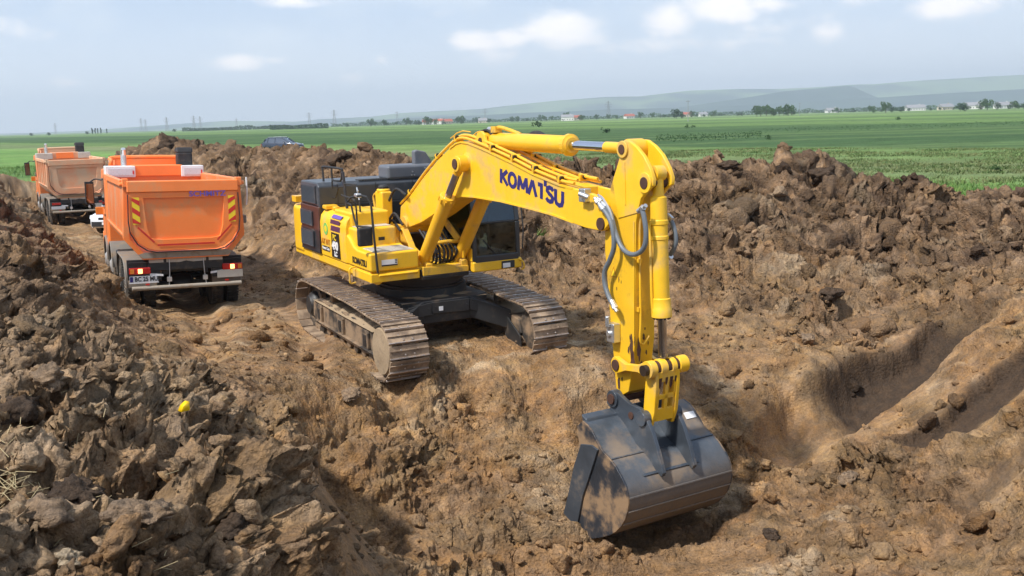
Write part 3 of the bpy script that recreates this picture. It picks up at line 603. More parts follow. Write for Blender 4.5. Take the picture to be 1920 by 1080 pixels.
def rotm(a, b, c):
    ca, sa, cb, sb, cc, s3 = math.cos(a), math.sin(a), math.cos(b), math.sin(b), math.cos(c), math.sin(c)
    return np.array([[ca, -sa, 0], [sa, ca, 0], [0, 0, 1]])@np.array([[cb, 0, sb], [0, 1, 0], [-sb, 0, cb]])@np.array([[1, 0, 0], [0, cc, -s3], [0, s3, cc]])
shapes = [clod_shape(i, 3) for i in range(8)]; small = [clod_shape(40+i, 2) for i in range(8)]
def scatter(n, smin, smax, near, far_, power, thr, shp, seed):
    r = np.random.RandomState(seed); out = []
    a = r.uniform(-.62, .62, n*4); d = np.exp(r.uniform(math.log(near), math.log(far_), n*4)); x = d*np.sin(a); y = d*np.cos(a)
    z, c, g, _, _ = terrain(x, y); R = bil(GRT, x, y)[..., 0]; keep = (~g) & (r.rand(n*4) < np.clip(R*1.1+thr, 0, 1))
    clump = fbm(x*1.3, y*1.3, 101, 3); keep &= (clump+r.uniform(-.5, .5, n*4)) > -.15
    d1, _, _ = seg_dist(x, y, G1); d2_, _, _ = seg_dist(x, y, G2); keep &= (d1 > .5) & (d2_ > .42)
    for (X0, Y0, yaw, a0, a1, b) in ((-1.75, 18.42, -1.079, -3.0, 2.75, 1.9), (-7.24, 21.3, 2.019, -.2, 9.5, 1.5), (-19.6, 44.4, 2.084, -.2, 9.5, 1.5)):
        lx = (x-X0)*math.cos(yaw)+(y-Y0)*math.sin(yaw); ly = -(x-X0)*math.sin(yaw)+(y-Y0)*math.cos(yaw); keep &= ~((lx > a0) & (lx < a1) & (abs(ly) < b))
    k = np.where(keep)[0][:n]
    for i in k:
        s = smin*(smax/smin)**(r.rand()**power); s *= (.6+.4*min(1., d[i]/14)) if d[i] < 14 else 1
        V, F = shp[r.randint(len(shp))]; out.append((V@rotm(r.uniform(0, 6.28), r.normal(0, .5), r.normal(0, .5)).T*s+np.array([x[i], y[i], z[i]+s*r.uniform(-.15, .38)]), F, c[i]*r.uniform(.82, 1.18)))
    return out
def clod_object(name, items):
    V = np.concatenate([v for v, f, c in items]); off = np.cumsum([0]+[len(v) for v, f, c in items[:-1]])
    F = np.concatenate([f+o for (v, f, c), o in zip(items, off)]); cc = np.concatenate([np.repeat(c[None], len(v), 0) for v, f, c in items])
    me = bpy.data.meshes.new(name); me.vertices.add(len(V)); me.vertices.foreach_set('co', V.ravel())
    me.loops.add(F.size); me.polygons.add(len(F)); me.loops.foreach_set('vertex_index', F.ravel().astype(np.int32))
    me.polygons.foreach_set('loop_start', np.arange(0, F.size, 3, dtype=np.int32)); me.polygons.foreach_set('loop_total', np.full(len(F), 3, np.int32)); me.update()
    me.polygons.foreach_set('use_smooth', np.ones(len(F), bool))
    a = me.color_attributes.new('soil', 'FLOAT_COLOR', 'POINT'); a.data.foreach_set('color', np.concatenate([cc, np.ones((len(cc), 1))], 1).astype(np.float32).ravel())
    me.materials.append(M['soil']); o = bpy.data.objects.new(name, me); col.objects.link(o); return o
items = scatter(1500, .09, .40, 17, 48, 2.4, -.75, shapes, 15)+scatter(3200, .045, .20, 4.2, 42, 2.3, .12, shapes, 5)+scatter(12000, .014, .065, 3.6, 30, 1.5, .25, small, 6)
tag(clod_object('soil_clods', items), 'loose crumbling clods of brown soil strewn over the dug ground', 'clods', kind='stuff')

# ------------------------------------------------------------------ the excavator
EXO = (-1.7458, 18.4161); EXY = -1.0415
ex_ = tag(empty('excavator', (EXO[0], EXO[1], 0), (0, 0, EXY)), 'big yellow crawler excavator with its long arm lowered into the pit', 'excavator')
def pl(px, py, yl):
    """pixel of the photograph met with the machine's own plane y = yl -> (x, z)"""
    n = np.array([-math.sin(EXY), math.cos(EXY), 0]); d = ray(px, py); o = np.array([EXO[0], EXO[1], 0])
    t = (yl-n@(np.array([0, 0, CAMH])-o))/(n@d); P = np.array([0, 0, CAMH])+t*d
    return (math.cos(EXY)*(P[0]-EXO[0])+math.sin(EXY)*(P[1]-EXO[1]), P[2])
PT = .028                                       # the upper works stand nose-down a little
def part(mb, name, mat, bevel=.012, parent=None, pitch=PT, **k):
    return mb.build(name, M[mat] if isinstance(mat, str) else mat, parent or ex_, bevel=bevel, pitch=pitch, **k)
def sub(mb, name, mat, parent, bevel=.004, **k):
    return mb.build(name, M[mat], parent, bevel=bevel, **k)
UR = -.0376; UP = .018                          # the undercarriage is slewed and pitched against the upper works
def upart(mb, name, mat, bevel=.01, parent=None, **k):
    if parent: return mb.build(name, M[mat], parent, bevel=bevel, **k)
    return mb.build(name, M[mat], ex_, bevel=bevel, pitch=UP, rotz=UR, **k)
# --- crawlers
def track_path():
    P = []; rf, cf, cr2, rr2 = .45, (2.10, .47), (-2.28, .50), .47
    def arc(c, r, a0, a1, n): return [(c[0]+r*math.cos(a), c[1]+r*math.sin(a)) for a in np.linspace(a0, a1, n)]
    P += [(-1.95, .03), (0, .015), (1.75, .025)]
    P += arc(cf, rf, -math.pi*.40, math.pi*.47, 14)
    P += [(1.55, .925), (1.0, .965), (.4, .985), (-.2, .99), (-.8, .985), (-1.4, .99), (-1.9, .985)]
    P += arc(cr2, rr2, math.pi*.52, math.pi*1.38, 14)
    return np.array(P)
TP = track_path(); seg_ = np.linalg.norm(np.roll(TP, -1, 0)-TP, axis=1); cum = np.concatenate([[0], np.cumsum(seg_)]); NS = 52
def tp_at(s):
    s = s % cum[-1]; i = min(np.searchsorted(cum, s, side='right')-1, len(TP)-1); t = (s-cum[i])/seg_[i]; a = TP[i]; b = TP[(i+1) % len(TP)]; return a+(b-a)*t
TG, TW = 1.345, .345
for side in (-1, 1):
    yc = side*TG; mb = MB(); p = cum[-1]/NS
    ch = MB()
    for k in range(NS):
        a = tp_at((k+.0)*p); b = tp_at((k+1.)*p); d = (b-a)/np.linalg.norm(b-a); n = np.array([d[1], -d[0]]); c = (a+b)/2
        if side*0+1:
            mb.cur = 0; jit = random.uniform(-.006, .006)
            cc = c+n*(.045+jit)
            mb.obox((cc[0], yc, cc[1]), (d[0], 0, d[1]), (0, 1, 0), (n[0], 0, n[1]), p*.97, TW*2, .028)
            for off in (-.095, .03):
                g = c+n*(.075+jit)+d*off; mb.cur = 1 if off < 0. else 0
                mb.obox((g[0], yc, g[1]), (d[0], 0, d[1]), (0, 1, 0), (n[0], 0, n[1]), .022, TW*2-.004, .034 if off < 0 else .022)
            mb.cur = 1
            for by in (-.15, -.08, .08, .15):
                g = c+n*.066+d*(.04 if abs(by) > .1 else -.045); mb.cyl((g[0], yc+by, g[1]), (g[0]+n[0]*.016, yc+by, g[1]+n[1]*.016), .016, n=6)
            ch.obox((c[0]-n[0]*.01, yc-.075, c[1]-n[1]*.01), (d[0], 0, d[1]), (0, 1, 0), (n[0], 0, n[1]), p*.92, .045, .085)
            ch.obox((c[0]-n[0]*.01, yc+.075, c[1]-n[1]*.01), (d[0], 0, d[1]), (0, 1, 0), (n[0], 0, n[1]), p*.92, .045, .085)
            ch.cyl((a[0], yc-.11, a[1]), (a[0], yc+.11, a[1]), .03, n=8)
    tr_ = upart(mb, 'crawler_track', 'shoe', 0.004)
    tr_.data.materials.append(M['shoe_edge']); tr_.data.polygons.foreach_set('material_index', mb.m)
    upart(ch, 'track_chain', 'frame_mud', 0, parent=tr_)
    # track frame
    f = MB(); pr = [(-2.05, .32), (-2.0, .62), (-1.6, .74), (-.6, .72), (.6, .72), (1.3, .68), (1.78, .60), (1.85, .36), (1.6, .24), (-1.8, .24)]
    f.pxz(pr, yc-.20, yc+.20)
    fr = upart(f, 'track_frame', 'frame_mud', .02)
    g = MB(); ys = yc+side*.205
    g.box(-1.75, 1.72, min(ys, ys+side*.03), max(ys, ys+side*.03), .225, .285)
    g.box(-1.75, 1.72, min(ys, ys+side*.07), max(ys, ys+side*.07), .285, .305)
    for xx in (-1.5, -.2, 1.15): g.pxz([(xx-.14, .30), (xx+.14, .30), (xx+.14, .60), (xx+.10, .64), (xx-.10, .64), (xx-.14, .60)], *sorted((ys, ys+side*.05)))
    sub(g, 'guard_rail', 'frame_mud', fr, .008)
    for xx in (-1.5, -.2, 1.15): g = MB(); g.box(xx-.075, xx+.075, *sorted((ys+side*.047, ys+side*.062)), .35, .56); sub(g, 'access_cover', 'chassis', fr, .006)
    g = MB(); g.box(1.45, 1.5, *sorted((ys+side*.002, ys+side*.02)), .38, .47); sub(g, 'sticker', 'white_ink', fr, 0)
    for xx in np.linspace(-1.65, 1.55, 9):
        r = MB(); r.lathe((xx, yc-.17, .165), (0, 1, 0), [(0, .05), (.02, .12), (.07, .12), (.09, .085), (.25, .085), (.27, .12), (.32, .12), (.34, .05)], 16)
        upart(r, 'bottom_roller', 'frame_mud', 0)
    for xx in (-1.0, .75):
        r = MB(); r.lathe((xx, yc-.15, .84), (0, 1, 0), [(0, .03), (.01, .085), (.29, .085), (.30, .03)], 14); r.box(xx-.05, xx+.05, yc-.05, yc+.05, .66, .85)
        upart(r, 'carrier_roller', 'frame_mud', .004)
    r = MB(); r.lathe((2.10, yc-.16, .47), (0, 1, 0), [(0, .16), (.0, .30), (.02, .37), (.05, .405), (.11, .405), (.12, .43), (.20, .43), (.21, .405), (.27, .405), (.30, .37), (.32, .30), (.32, .16)], 40)
    idl = upart(r, 'idler_wheel', 'frame_mud', 0)
    r = MB(); r.lathe((2.10, yc+side*.155, .47), (0, side, 0), [(0, .30), (.02, .40), (.15, .40), (.17, .385), (.175, .20), (.185, .16), (.185, .0)], 40); upart(r, 'idler_face', 'mudcake', 0, parent=idl)
    r = MB(); r.pxz([(1.6, .34), (1.6, .58), (1.95, .56), (2.1, .54), (2.16, .47), (2.1, .40), (1.9, .36)], yc+side*.215-.025, yc+side*.215+.025); upart(r, 'idler_yoke', 'frame_mud', .01)
    r = MB(); nt = 21; prof = []
    for i in range(nt*4):
        a = 2*math.pi*i/(nt*4); rd = .43 if i % 4 in (0, 1) else .375; prof.append((-2.28+rd*math.cos(a), .50+rd*math.sin(a)))
    r.pxz(prof, yc-.045, yc+.045); spr = upart(r, 'drive_sprocket', 'frame_mud', .006)
    r = MB(); r.lathe((-2.28, yc, .50), (0, side, 0), [(-.2, .26), (.1, .27), (.16, .24), (.19, .20), (.22, .18), (.23, .0)], 32); upart(r, 'final_drive', 'chassis', .0, parent=spr)
# mud lying on the frames
def mudsheet(x0, x1, y0, y1, z, h, seed, nx=26, ny=8):
    m = MB(); gxs = np.linspace(x0, x1, nx); gys = np.linspace(y0, y1, ny); A, B = np.meshgrid(gxs, gys, indexing='ij')
    ex2 = np.minimum(1, np.minimum((A-x0)/(.15*(x1-x0)), (x1-A)/(.15*(x1-x0)))); ey2 = np.minimum(1, np.minimum((B-y0), (y1-B))/(.25*(y1-y0)))
    Zm = z+h*np.clip(fbm(A*4+seed, B*5, seed, 4)+.55, .02, 2)*ex2*ey2-.02
    m.add([(A[i, j], B[i, j], Zm[i, j]) for i in range(nx) for j in range(ny)], [(i*ny+j, (i+1)*ny+j, (i+1)*ny+j+1, i*ny+j+1) for i in range(nx-1) for j in range(ny-1)])
    return m
for side in (-1, 1): upart(mudsheet(-1.9, 1.5, side*TG-.24, side*TG+.24, .69, .12, 4+side), 'caked_mud', 'mudcake', 0)
# --- car body between the crawlers
mb = MB(); mb.cyl((0, 0, .52), (0, 0, 1.16), .86, n=40); mb.pxy([(-1.0, -.9), (1.0, -.9), (1.15, -.45), (1.15, .45), (1.0, .9), (-1.0, .9), (-1.15, .45), (-1.15, -.45)], .60, 1.02)
cb = upart(mb, 'car_body', 'chassis', .02)
for sx, sy in ((1, 1), (1, -1), (-1, 1), (-1, -1)):
    m = MB(); m.add([(sx*.55, sy*.5, .62), (sx*1.15, sy*.45, .62), (sx*1.5, sy*1.15, .36), (sx*.85, sy*1.15, .36), (sx*.55, sy*.5, 1.04), (sx*1.15, sy*.45, 1.02), (sx*1.5, sy*1.15, .74), (sx*.85, sy*1.15, .76)],
          [(0, 1, 2, 3), (4, 5, 6, 7), (0, 1, 5, 4), (1, 2, 6, 5), (2, 3, 7, 6), (3, 0, 4, 7)]); upart(m, 'frame_leg', 'chassis', .025)
for yy0, zz0, yy1, zz1 in ((-1.16, .50, -.78, .92), (-.77, .94, -.33, .99), (-.32, .99, .42, .99), (.43, .99, .98, .80), (.99, .80, 1.30, .48)):
    m = MB(); hgt = .22 if abs(yy0+yy1) < 1.6 else .30
    m.prism([(1.17, yy0, zz0-hgt+.02), (1.17, yy1, zz1-hgt), (1.17, yy1, zz1), (1.17, yy0, zz0)], (.05, 0, 0))
    for yy, zz in ((yy0+.06, zz0-.08), (yy1-.06, zz1-.1)): m.cyl((1.21, yy, zz), (1.235, yy, zz), .014, n=8)
    upart(m, 'belly_guard', 'chassis', .012)
m = MB(); m.box(1.222, 1.228, -.19, -.11, .83, .91); upart(m, 'sticker', 'white_ink', 0)
m = MB(); m.pxz([(1.15, .78), (1.95, .34), (1.98, .06), (1.6, .08), (1.15, .42)], 1.07, 1.10); upart(m, 'track_side_guard', 'chassis', .01)
m = MB(); m.lathe((0, 0, 1.14), (0, 0, 1), [(0, .80), (.06, .80), (.06, .74), (.15, .74), (.15, .84), (.30, .84)], 48); part(m, 'slewing_ring', 'grease', 0)
upart(mudsheet(-1.0, 1.1, -.85, .85, 1.02, .06, 9, 20, 16), 'caked_mud', 'mudcake', 0)
# --- revolving frame
m = MB(); m.box(-3.0, 1.04, -1.47, 1.47, 1.49, 1.655); m.cyl((-2.4, -1.30, 1.50), (1.0, -1.30, 1.50), .10, n=12); part(m, 'deck_frame', 'yellow', .03)
m = MB(); m.box(-1.35, 1.12, -.52, .44, 1.42, 1.60); m.box(.9, 1.15, -.5, .42, 1.47, 1.50); part(m, 'centre_frame', 'chassis', .02)
m = MB(); m.tube([(.42, -1.5, 1.66), (.42, -1.60, 1.64), (.42, -1.61, 1.50), (.42, -1.60, 1.38), (.42, -1.50, 1.38)], .018); part(m, 'step_handle', 'yellow', 0)
cwp = [(-2.40, -1.50), (-2.9, -1.50)]+[(-math.sqrt(3.47**2-y*y)+.0, y) for y in np.linspace(-1.42, 1.42, 17)]+[(-2.9, 1.50), (-2.40, 1.50)]
m = MB(); m.pxy(cwp, 1.54, 2.50); part(m, 'counterweight', 'yellow', .09, seg=4)
m = MB(); m.tube([(-2.85, -1.30, 2.46), (-2.85, -1.30, 2.60), (-2.85, -1.42, 2.64)], .05); m.box(-2.98, -2.72, -1.50, -1.30, 2.56, 2.68); part(m, 'rear_camera_pod', 'yellow_cyl', .03)
# radiator side with louvred doors
m = MB(); m.box(-2.44, -1.36, -1.505, -1.40, 1.67, 2.58); rad_door = part(m, 'radiator_door', 'panel_sheen', .02)
m = MB(); m.box(-2.44, -1.36, -1.512, -1.507, 1.67, 2.12); part(m, 'lower_door_panel', 'black', 0, parent=rad_door, pitch=0)
def louvre(x0, x1, z0, z1, y, n, name, parent, pitch=0.):
    m = MB(); m.box(x0, x1, y-.006, y+.012, z0, z1); o = part(m, name, 'rubber', 0, parent=parent, pitch=pitch)
    s = MB(); dz = (z1-z0)/n
    for i in range(n):
        zc = z0+(i+.5)*dz; s.obox(((x0+x1)/2, y-.012, zc), (1, 0, 0), (0, .8, .6), (0, -.6, .8), x1-x0-.03, .028, .008)
    s.box(x0-.012, x0+.008, y-.022, y, z0-.01, z1+.01); s.box(x1-.008, x1+.012, y-.022, y, z0-.01, z1+.01); s.box(x0, x1, y-.022, y, z1-.005, z1+.012); s.box(x0, x1, y-.022, y, z0-.012, z0+.005)
    part(s, 'louvre_slats', 'hood', 0, parent=o, pitch=0.); return o
louvre(-2.36, -1.70, 2.19, 2.46, -1.516, 11, 'grille', rad_door)
louvre(-2.36, -1.66, 1.78, 2.07, -1.522, 11, 'grille', rad_door)
m = MB(); m.pxz([(-2.42, 2.58), (-2.42, 2.98), (-2.36, 3.04), (-1.45, 3.04), (-1.36, 2.97), (-1.36, 1.67), (-1.42, 1.67), (-1.42, 2.58)], -1.49, 1.45)
hood = part(m, 'engine_hood', 'hood', .035, seg=3)
m = MB(); m.box(-1.42, -1.345, -1.40, 1.40, 1.66, 2.60); part(m, 'engine_bulkhead', 'black', .01)
louvre(-2.30, -1.50, 2.64, 2.96, -1.497, 13, 'grille', hood)
m = MB()
for i in range(18): m.box(-1.62, -1.40, -.62+i*.055, -.585+i*.055, 3.037, 3.052)
part(m, 'hood_vents', 'rubber', 0, parent=hood, pitch=0)
m = MB()
for yy in (-1.1, -.3, .5): m.box(-1.357, -1.352, yy-.006, yy+.006, 2.0, 3.0)
m.box(-1.357, -1.352, -1.4, 1.4, 2.62, 2.63); part(m, 'hood_seams', 'rubber', 0, parent=hood, pitch=0)
m = MB(); m.box(-1.9, -1.38, -.02, 1.0, 3.02, 3.30); ab = part(m, 'exhaust_box', 'hood_light', .06, seg=4)
m = MB(); m.prism([(-1.72, .66, 3.28), (-1.72, .66, 3.56), (-1.72, .74, 3.58), (-1.72, .92, 3.54), (-1.72, 1.08, 3.30), (-1.72, 1.08, 3.1), (-1.72, .9, 3.1)], (.16, 0, 0)); part(m, 'exhaust_fin', 'hood_light', .03)
m = MB()
for yy, zz in ((.72, 3.16), (.76, 3.09), (.70, 3.09), (1.0, 3.22)): m.cyl((-1.378, yy-.2, zz), (-1.365, yy-.2, zz), .016, n=8)
part(m, 'box_bolts', 'zinc', 0, parent=ab, pitch=0)
# fuel tank and steps on the near side
tankp = [(-1.49, 1.66), (-1.50, 2.30), (-1.47, 2.44), (-1.40, 2.52), (-1.28, 2.555), (-.66, 2.555), (-.66, 1.66)]
m = MB(); m.pyz(tankp, -1.34, .02); tank = part(m, 'fuel_tank', 'yellow', .02, seg=3, sharp=50)
m = MB(); m.pxz([(.02, 1.66), (1.12, 1.66), (1.12, 1.985), (.52, 1.985), (.34, 2.03), (.16, 2.16), (.02, 2.22)], -1.495, -.56); tb = part(m, 'tool_box', 'yellow', .04, seg=4)
m = MB(); m.box(.25, 1.13, -1.49, -.56, 1.47, 1.625); m.pxz([(1.13, 1.56), (1.17, 1.58), (1.17, 1.61), (1.13, 1.62)], -1.35, -.6); part(m, 'front_step', 'yellow', .03)
m = MB(); m.box(.44, 1.06, -1.36, -.62, 1.985, 1.998)
for i in range(7): m.box(.50+i*.08, .53+i*.08, -1.34, -.64, 1.998, 2.004)
part(m, 'step_tread', 'grey_paint', .002, parent=tb, pitch=0)
m = MB(); m.box(-.30, .40, -1.44, -.66, 1.95, 2.34); part(m, 'upper_tool_box', 'yellow', .045, seg=4)
m = MB(); m.box(-.30, .30, -1.38, -.72, 2.342, 2.352); part(m, 'step_tread', 'grey_paint', .002)
m = MB(); m.box(-.80, .06, -1.40, -.64, 2.32, 2.60); part(m, 'fuel_filler_box', 'yellow', .045, seg=4)
m = MB(); m.box(.402, .408, -1.02, -.90, 2.10, 2.16); part(m, 'lock_plate', 'black_ink', 0)
m = MB(); m.cyl((-.95, -1.3, 2.55), (-.95, -1.3, 2.62), .07); m.box(-1.30, -1.1, -1.45, -1.2, 2.55, 2.63); part(m, 'filler_cap', 'yellow_cyl', .02)
# decals on the tank side
def decal(poly, name, mat, par=tank, y=-1.5035, th=.003):
    m = MB(); m.pxz(poly, y, y+th); return part(m, name, mat, 0, parent=par, pitch=0)
decal([(-.74, 1.70), (-.30, 1.70), (-.32, 2.17), (-.73, 2.17)], 'model_plate', 'black_ink')
for z0, z1 in ((2.20, 2.30), (2.335, 2.415)): decal([(-.76, z0), (-.28, z0), (-.24, z1), (-.72, z1)], 'stripe', 'purple')
m = MB(); m.add([(-.72, -1.489, 2.445), (-.24, -1.489, 2.445), (-.20, -1.452, 2.505), (-.68, -1.452, 2.505), (-.72, -1.478, 2.440), (-.24, -1.478, 2.44), (-.20, -1.44, 2.50), (-.68, -1.44, 2.50)], [(0, 1, 2, 3), (4, 5, 6, 7), (0, 1, 5, 4), (2, 3, 7, 6)]); part(m, 'stripe', 'violet', 0, parent=tank, pitch=0)
m = MB(); m.cyl((-1.02, -1.505, 2.20), (-1.02, -1.501, 2.20), .115, n=28); part(m, 'round_sticker', 'green_ink', 0, parent=tank, pitch=0)
m = MB(); m.cyl((-1.02, -1.507, 2.20), (-1.02, -1.505, 2.20), .06, n=20); part(m, 'sticker_centre', 'sign_yellow', 0, parent=tank, pitch=0)
E_x, E_z = (1, 0, 0), (0, 0, 1)
lettering('model_letters', 'PC', .15, M['sign_yellow'], tank, (-.66, -1.5045, 2.03), E_x, E_z, bold=.004)
lettering('model_numerals', '490', .21, M['white_ink'], tank, (-.71, -1.5045, 1.855), E_x, E_z, bold=.010)
lettering('model_letters', 'LC', .13, M['white_ink'], tank, (-.60, -1.5045, 1.73), E_x, E_z, bold=.006)
lettering('dealer_letters', 'AT IVT', .15, M['orange_ink'], tank, (-1.28, -1.5045, 1.90), E_x, E_z, bold=.003)
decal([(-1.26, 1.77), (-.86, 1.77), (-.86, 1.86), (-1.26, 1.86)], 'dealer_plate', 'black_ink')
lettering('dealer_letters', 'Power Corp', .075, M['white_ink'], tank, (-1.23, -1.5075, 1.795), E_x, E_z, bold=.002)
lettering('maker_letters', 'KOMATSU', .155, M['black_ink'], tb, (.30, -1.4985, 1.735), E_x, E_z, bold=.007, sx=.92)
m = MB(); m.box(1.122, 1.126, -1.28, -.98, 1.75, 1.86); wp = part(m, 'warning_plate', 'white_ink', 0, parent=tb, pitch=0)
m = MB(); m.box(1.1265, 1.128, -1.28, -.98, 1.748, 1.772)
for i in range(3): m.box(1.1265, 1.128, -1.03, -.985, 1.79+i*.027, 1.805+i*.027)
part(m, 'print', 'black_ink', 0, parent=tb, pitch=0)
# handrails and mirror
def rail(pts, name='handrail', r=.017, mat='rubber', smooth=False, par=None):
    m = MB(); m.tube(pts, r, smooth=smooth); return part(m, name, mat, 0, parent=par, pitch=PT if par is None else 0)
rail([(-1.80, -1.2, 2.60), (-1.84, -1.2, 3.02), (-1.87, -1.2, 3.26), (-1.80, -1.2, 3.32), (-.88, -1.2, 3.33), (-.78, -1.2, 3.28), (-.70, -1.2, 3.02), (-.62, -1.2, 2.58)], r=.022, smooth=True)
rail([(-1.36, -1.2, 3.32), (-1.36, -1.2, 3.12), (-1.28, -1.2, 3.08), (-.90, -1.2, 3.10), (-.84, -1.2, 3.16), (-.82, -1.2, 3.30)], r=.020)
rail([(-1.80, -1.2, 2.80), (-1.5, -1.2, 2.72), (-1.2, -1.2, 2.76), (-1.0, -1.2, 2.98), (-.74, -1.2, 3.0)], r=.012)
rail([(-1.4, -1.2, 2.58), (-1.36, -1.2, 3.1)], r=.015)
m = MB(); m.bar((-.76, -1.2, 3.28), (-.62, -1.2, 2.56), .05, .035); part(m, 'handrail_post', 'black', .006)
rail([(-.72, -1.2, 3.06), (-.12, -1.2, 3.08), (.0, -1.2, 2.92), (.03, -1.2, 2.60)], r=.016)
rail([(-.04, -1.22, 3.04), (.05, -1.22, 2.82)], 'wiper_arm', r=.014, mat='zinc')
rail([(-.62, -1.3, 2.86), (.10, -1.38, 2.86), (.36, -1.42, 2.84), (.40, -1.42, 2.70), (.42, -1.42, 2.34)], r=.016, smooth=False)
rail([(.15, -1.50, 2.80), (.45, -1.52, 2.92), (.85, -1.50, 2.98), (1.06, -1.47, 2.97), (1.12, -1.43, 2.84), (1.13, -1.40, 2.2), (1.13, -1.36, 1.64)], r=.020)
rail([(.15, -1.50, 2.80), (.42, -1.52, 2.78), (.48, -1.50, 2.55), (.58, -1.50, 2.42), (1.12, -1.43, 2.44)], r=.018)
rail([(.66, -1.49, 2.94), (.70, -1.49, 3.06)], 'lamp_stalk', r=.012, mat='zinc')
m = MB(); m.box(.97, 1.08, -1.66, -1.40, 2.12, 2.44); mir = part(m, 'side_mirror', 'rubber', .03, seg=3)
m = MB(); m.box(.955, .969, -1.64, -1.42, 2.15, 2.41); part(m, 'mirror_glass', 'mirror', 0, parent=mir, pitch=0)
m = MB(); m.box(.58, .72, -1.53, -1.43, 2.93, 3.0); part(m, 'work_lamp', 'zinc', .02)
# upright post, hoses and clutter beside the boom foot
m = MB(); m.box(-.82, -.48, -.55, -.33, 1.66, 2.88); m.cyl((-.65, -.44, 2.86), (-.65, -.44, 2.93), .13, n=18); part(m, 'valve_post', 'yellow', .03)
m = MB(); m.lathe((-.65, -.44, 2.92), (0, 0, 1), [(0, .10), (.05, .10), (.08, .07), (.085, 0)], 18); part(m, 'air_inlet_cap', 'rubber', 0)
for k, (a, b, c_) in enumerate([((-.50, -.40, 2.7), (-.2, -.38, 2.95), (.15, -.33, 2.86)), ((-.9, -.5, 2.45), (-1.0, -.5, 2.75), (-.8, -.48, 2.85)), ((-.45, -.45, 2.3), (-.15, -.45, 2.5), (.1, -.4, 2.3)), ((-.4, -.5, 2.2), (-.1, -.52, 2.38), (.12, -.46, 2.2))]):
    rail([a, b, c_], 'hydraulic_hose', r=.024, mat='rubber' if k != 1 else 'yellow_dirty', smooth=True)
m = MB(); m.box(-1.3, -.35, -.5, .5, 1.6, 2.05); m.cyl((-.7, .2, 2.0), (-.7, .2, 2.45), .22); m.cyl((-1.05, -.2, 2.0), (-1.05, -.2, 2.35), .16); part(m, 'control_valve', 'grease', .02)
m = MB(); m.box(-.34, .0, -.62, -.30, 1.66, 2.28); part(m, 'frame_bracket', 'yellow_dirty', .03)
# boom foot brackets
for y0, y1 in ((-.42, -.29), (.29, .42)):
    m = MB(); m.pxz([(-.45, 1.60), (-.32, 2.12), (-.12, 2.26), (.12, 2.22), (.42, 1.92), (.90, 1.78), (1.12, 1.70), (1.12, 1.55), (-.45, 1.55)], y0, y1); part(m, 'boom_bracket', 'yellow_dirty', .015)
m = MB(); m.box(.1, 1.1, -.29, .29, 1.55, 1.64); m.prism([(1.1, -.5, 1.50), (1.1, .42, 1.50), (1.1, .42, 1.60), (1.1, -.5, 1.66)], (.05, 0, 0)); part(m, 'nose_plate', 'yellow_dirty', .01)
# --- boom
def PY(pts, y): return [pl(px, py, y) for px, py in pts]
BW = .24
top = PY([(751, 387), (769, 367), (795, 331), (820, 301), (844, 277), (855, 268), (864, 265), (877, 267), (900, 276), (920, 285), (960, 304), (1000, 325), (1048, 345)], -BW)
bot = PY([(1036, 404), (988, 391), (940, 379), (892, 371), (868, 369), (850, 374), (830, 388), (810, 404), (790, 417), (770, 425), (757, 429)], -BW)
joint_t, joint_b = (5.62, 3.225), (5.62, 2.73)
prof = top+[joint_t, joint_b]+bot+[(-.22, 2.14), (-.32, 2.30)]
m = MB(); m.pxz(prof, -BW, BW); m.cyl((-.05, -.29, 2.28), (-.05, .29, 2.28), .16, n=24)
boom = part(m, 'boom', 'yellow', .012, pitch=0, sharp=28)
tip = PY([(1060, 349), (1098, 359), (1122, 368), (1136, 383), (1141, 402), (1141, 422), (1134, 432), (1126, 433), (1098, 427), (1062, 414)], -BW)
for y0, y1 in ((-BW-.012, -BW+.06), (BW-.06, BW+.012)):
    m = MB(); m.pxz(tip, y0, y1); part(m, 'boom_tip_plate', 'yellow', .012, pitch=0)
for y0, y1 in ((-BW-.016, -BW+.002), (BW-.002, BW+.016)):         # welded top and bottom flange lips
    m = MB()
    for A_, s_ in ((top[4:]+[joint_t], -1), (bot[:5][::-1]+[joint_b], 1)):
        for a, b in zip(A_[:-1], A_[1:]): m.bar((a[0], (y0+y1)/2, a[1]+s_*.012), (b[0], (y0+y1)/2, b[1]+s_*.012), abs(y1-y0), .024)
    part(m, 'flange_edge', 'yellow', 0, parent=boom, pitch=0)
lo = pl(937, 342, -BW-.0); hi = pl(937, 313, -BW); le = pl(1051, 387, -BW)
xd = Vector((le[0]-lo[0], 0, le[1]-lo[1])); LH = hi[1]-lo[1]
LT = {'K': (.78, [[(0, 0), (0, 1)], [(.66, 1), (.10, .50)], [(.14, .56), (.70, 0)]]), 'O': (.92, 'o'), 'M': (.98, [[(.0, 0), (.12, 1)], [(.12, .92), (.46, .18)], [(.46, .18), (.80, .92)], [(.80, 1), (.92, 0)]]),
      'A': (.86, [[(0, 0), (.38, 1)], [(.38, 1), (.76, 0)]]), 'T': (.74, [[(.0, .90), (.46, .90)], [(.34, .9), (.34, 0)], [(.70, .92), (.70, 1.34)]]), 'S': (.80, [[(.62, .80), (.50, .93), (.30, .95), (.10, .86), (.08, .68), (.26, .54), (.46, .46), (.60, .32), (.54, .12), (.34, .04), (.12, .08), (.0, .20)]]), 'U': (.8, [[(0, 1), (0, .34), (.08, .12), (.32, .03), (.56, .12), (.64, .34), (.64, 1)]])}
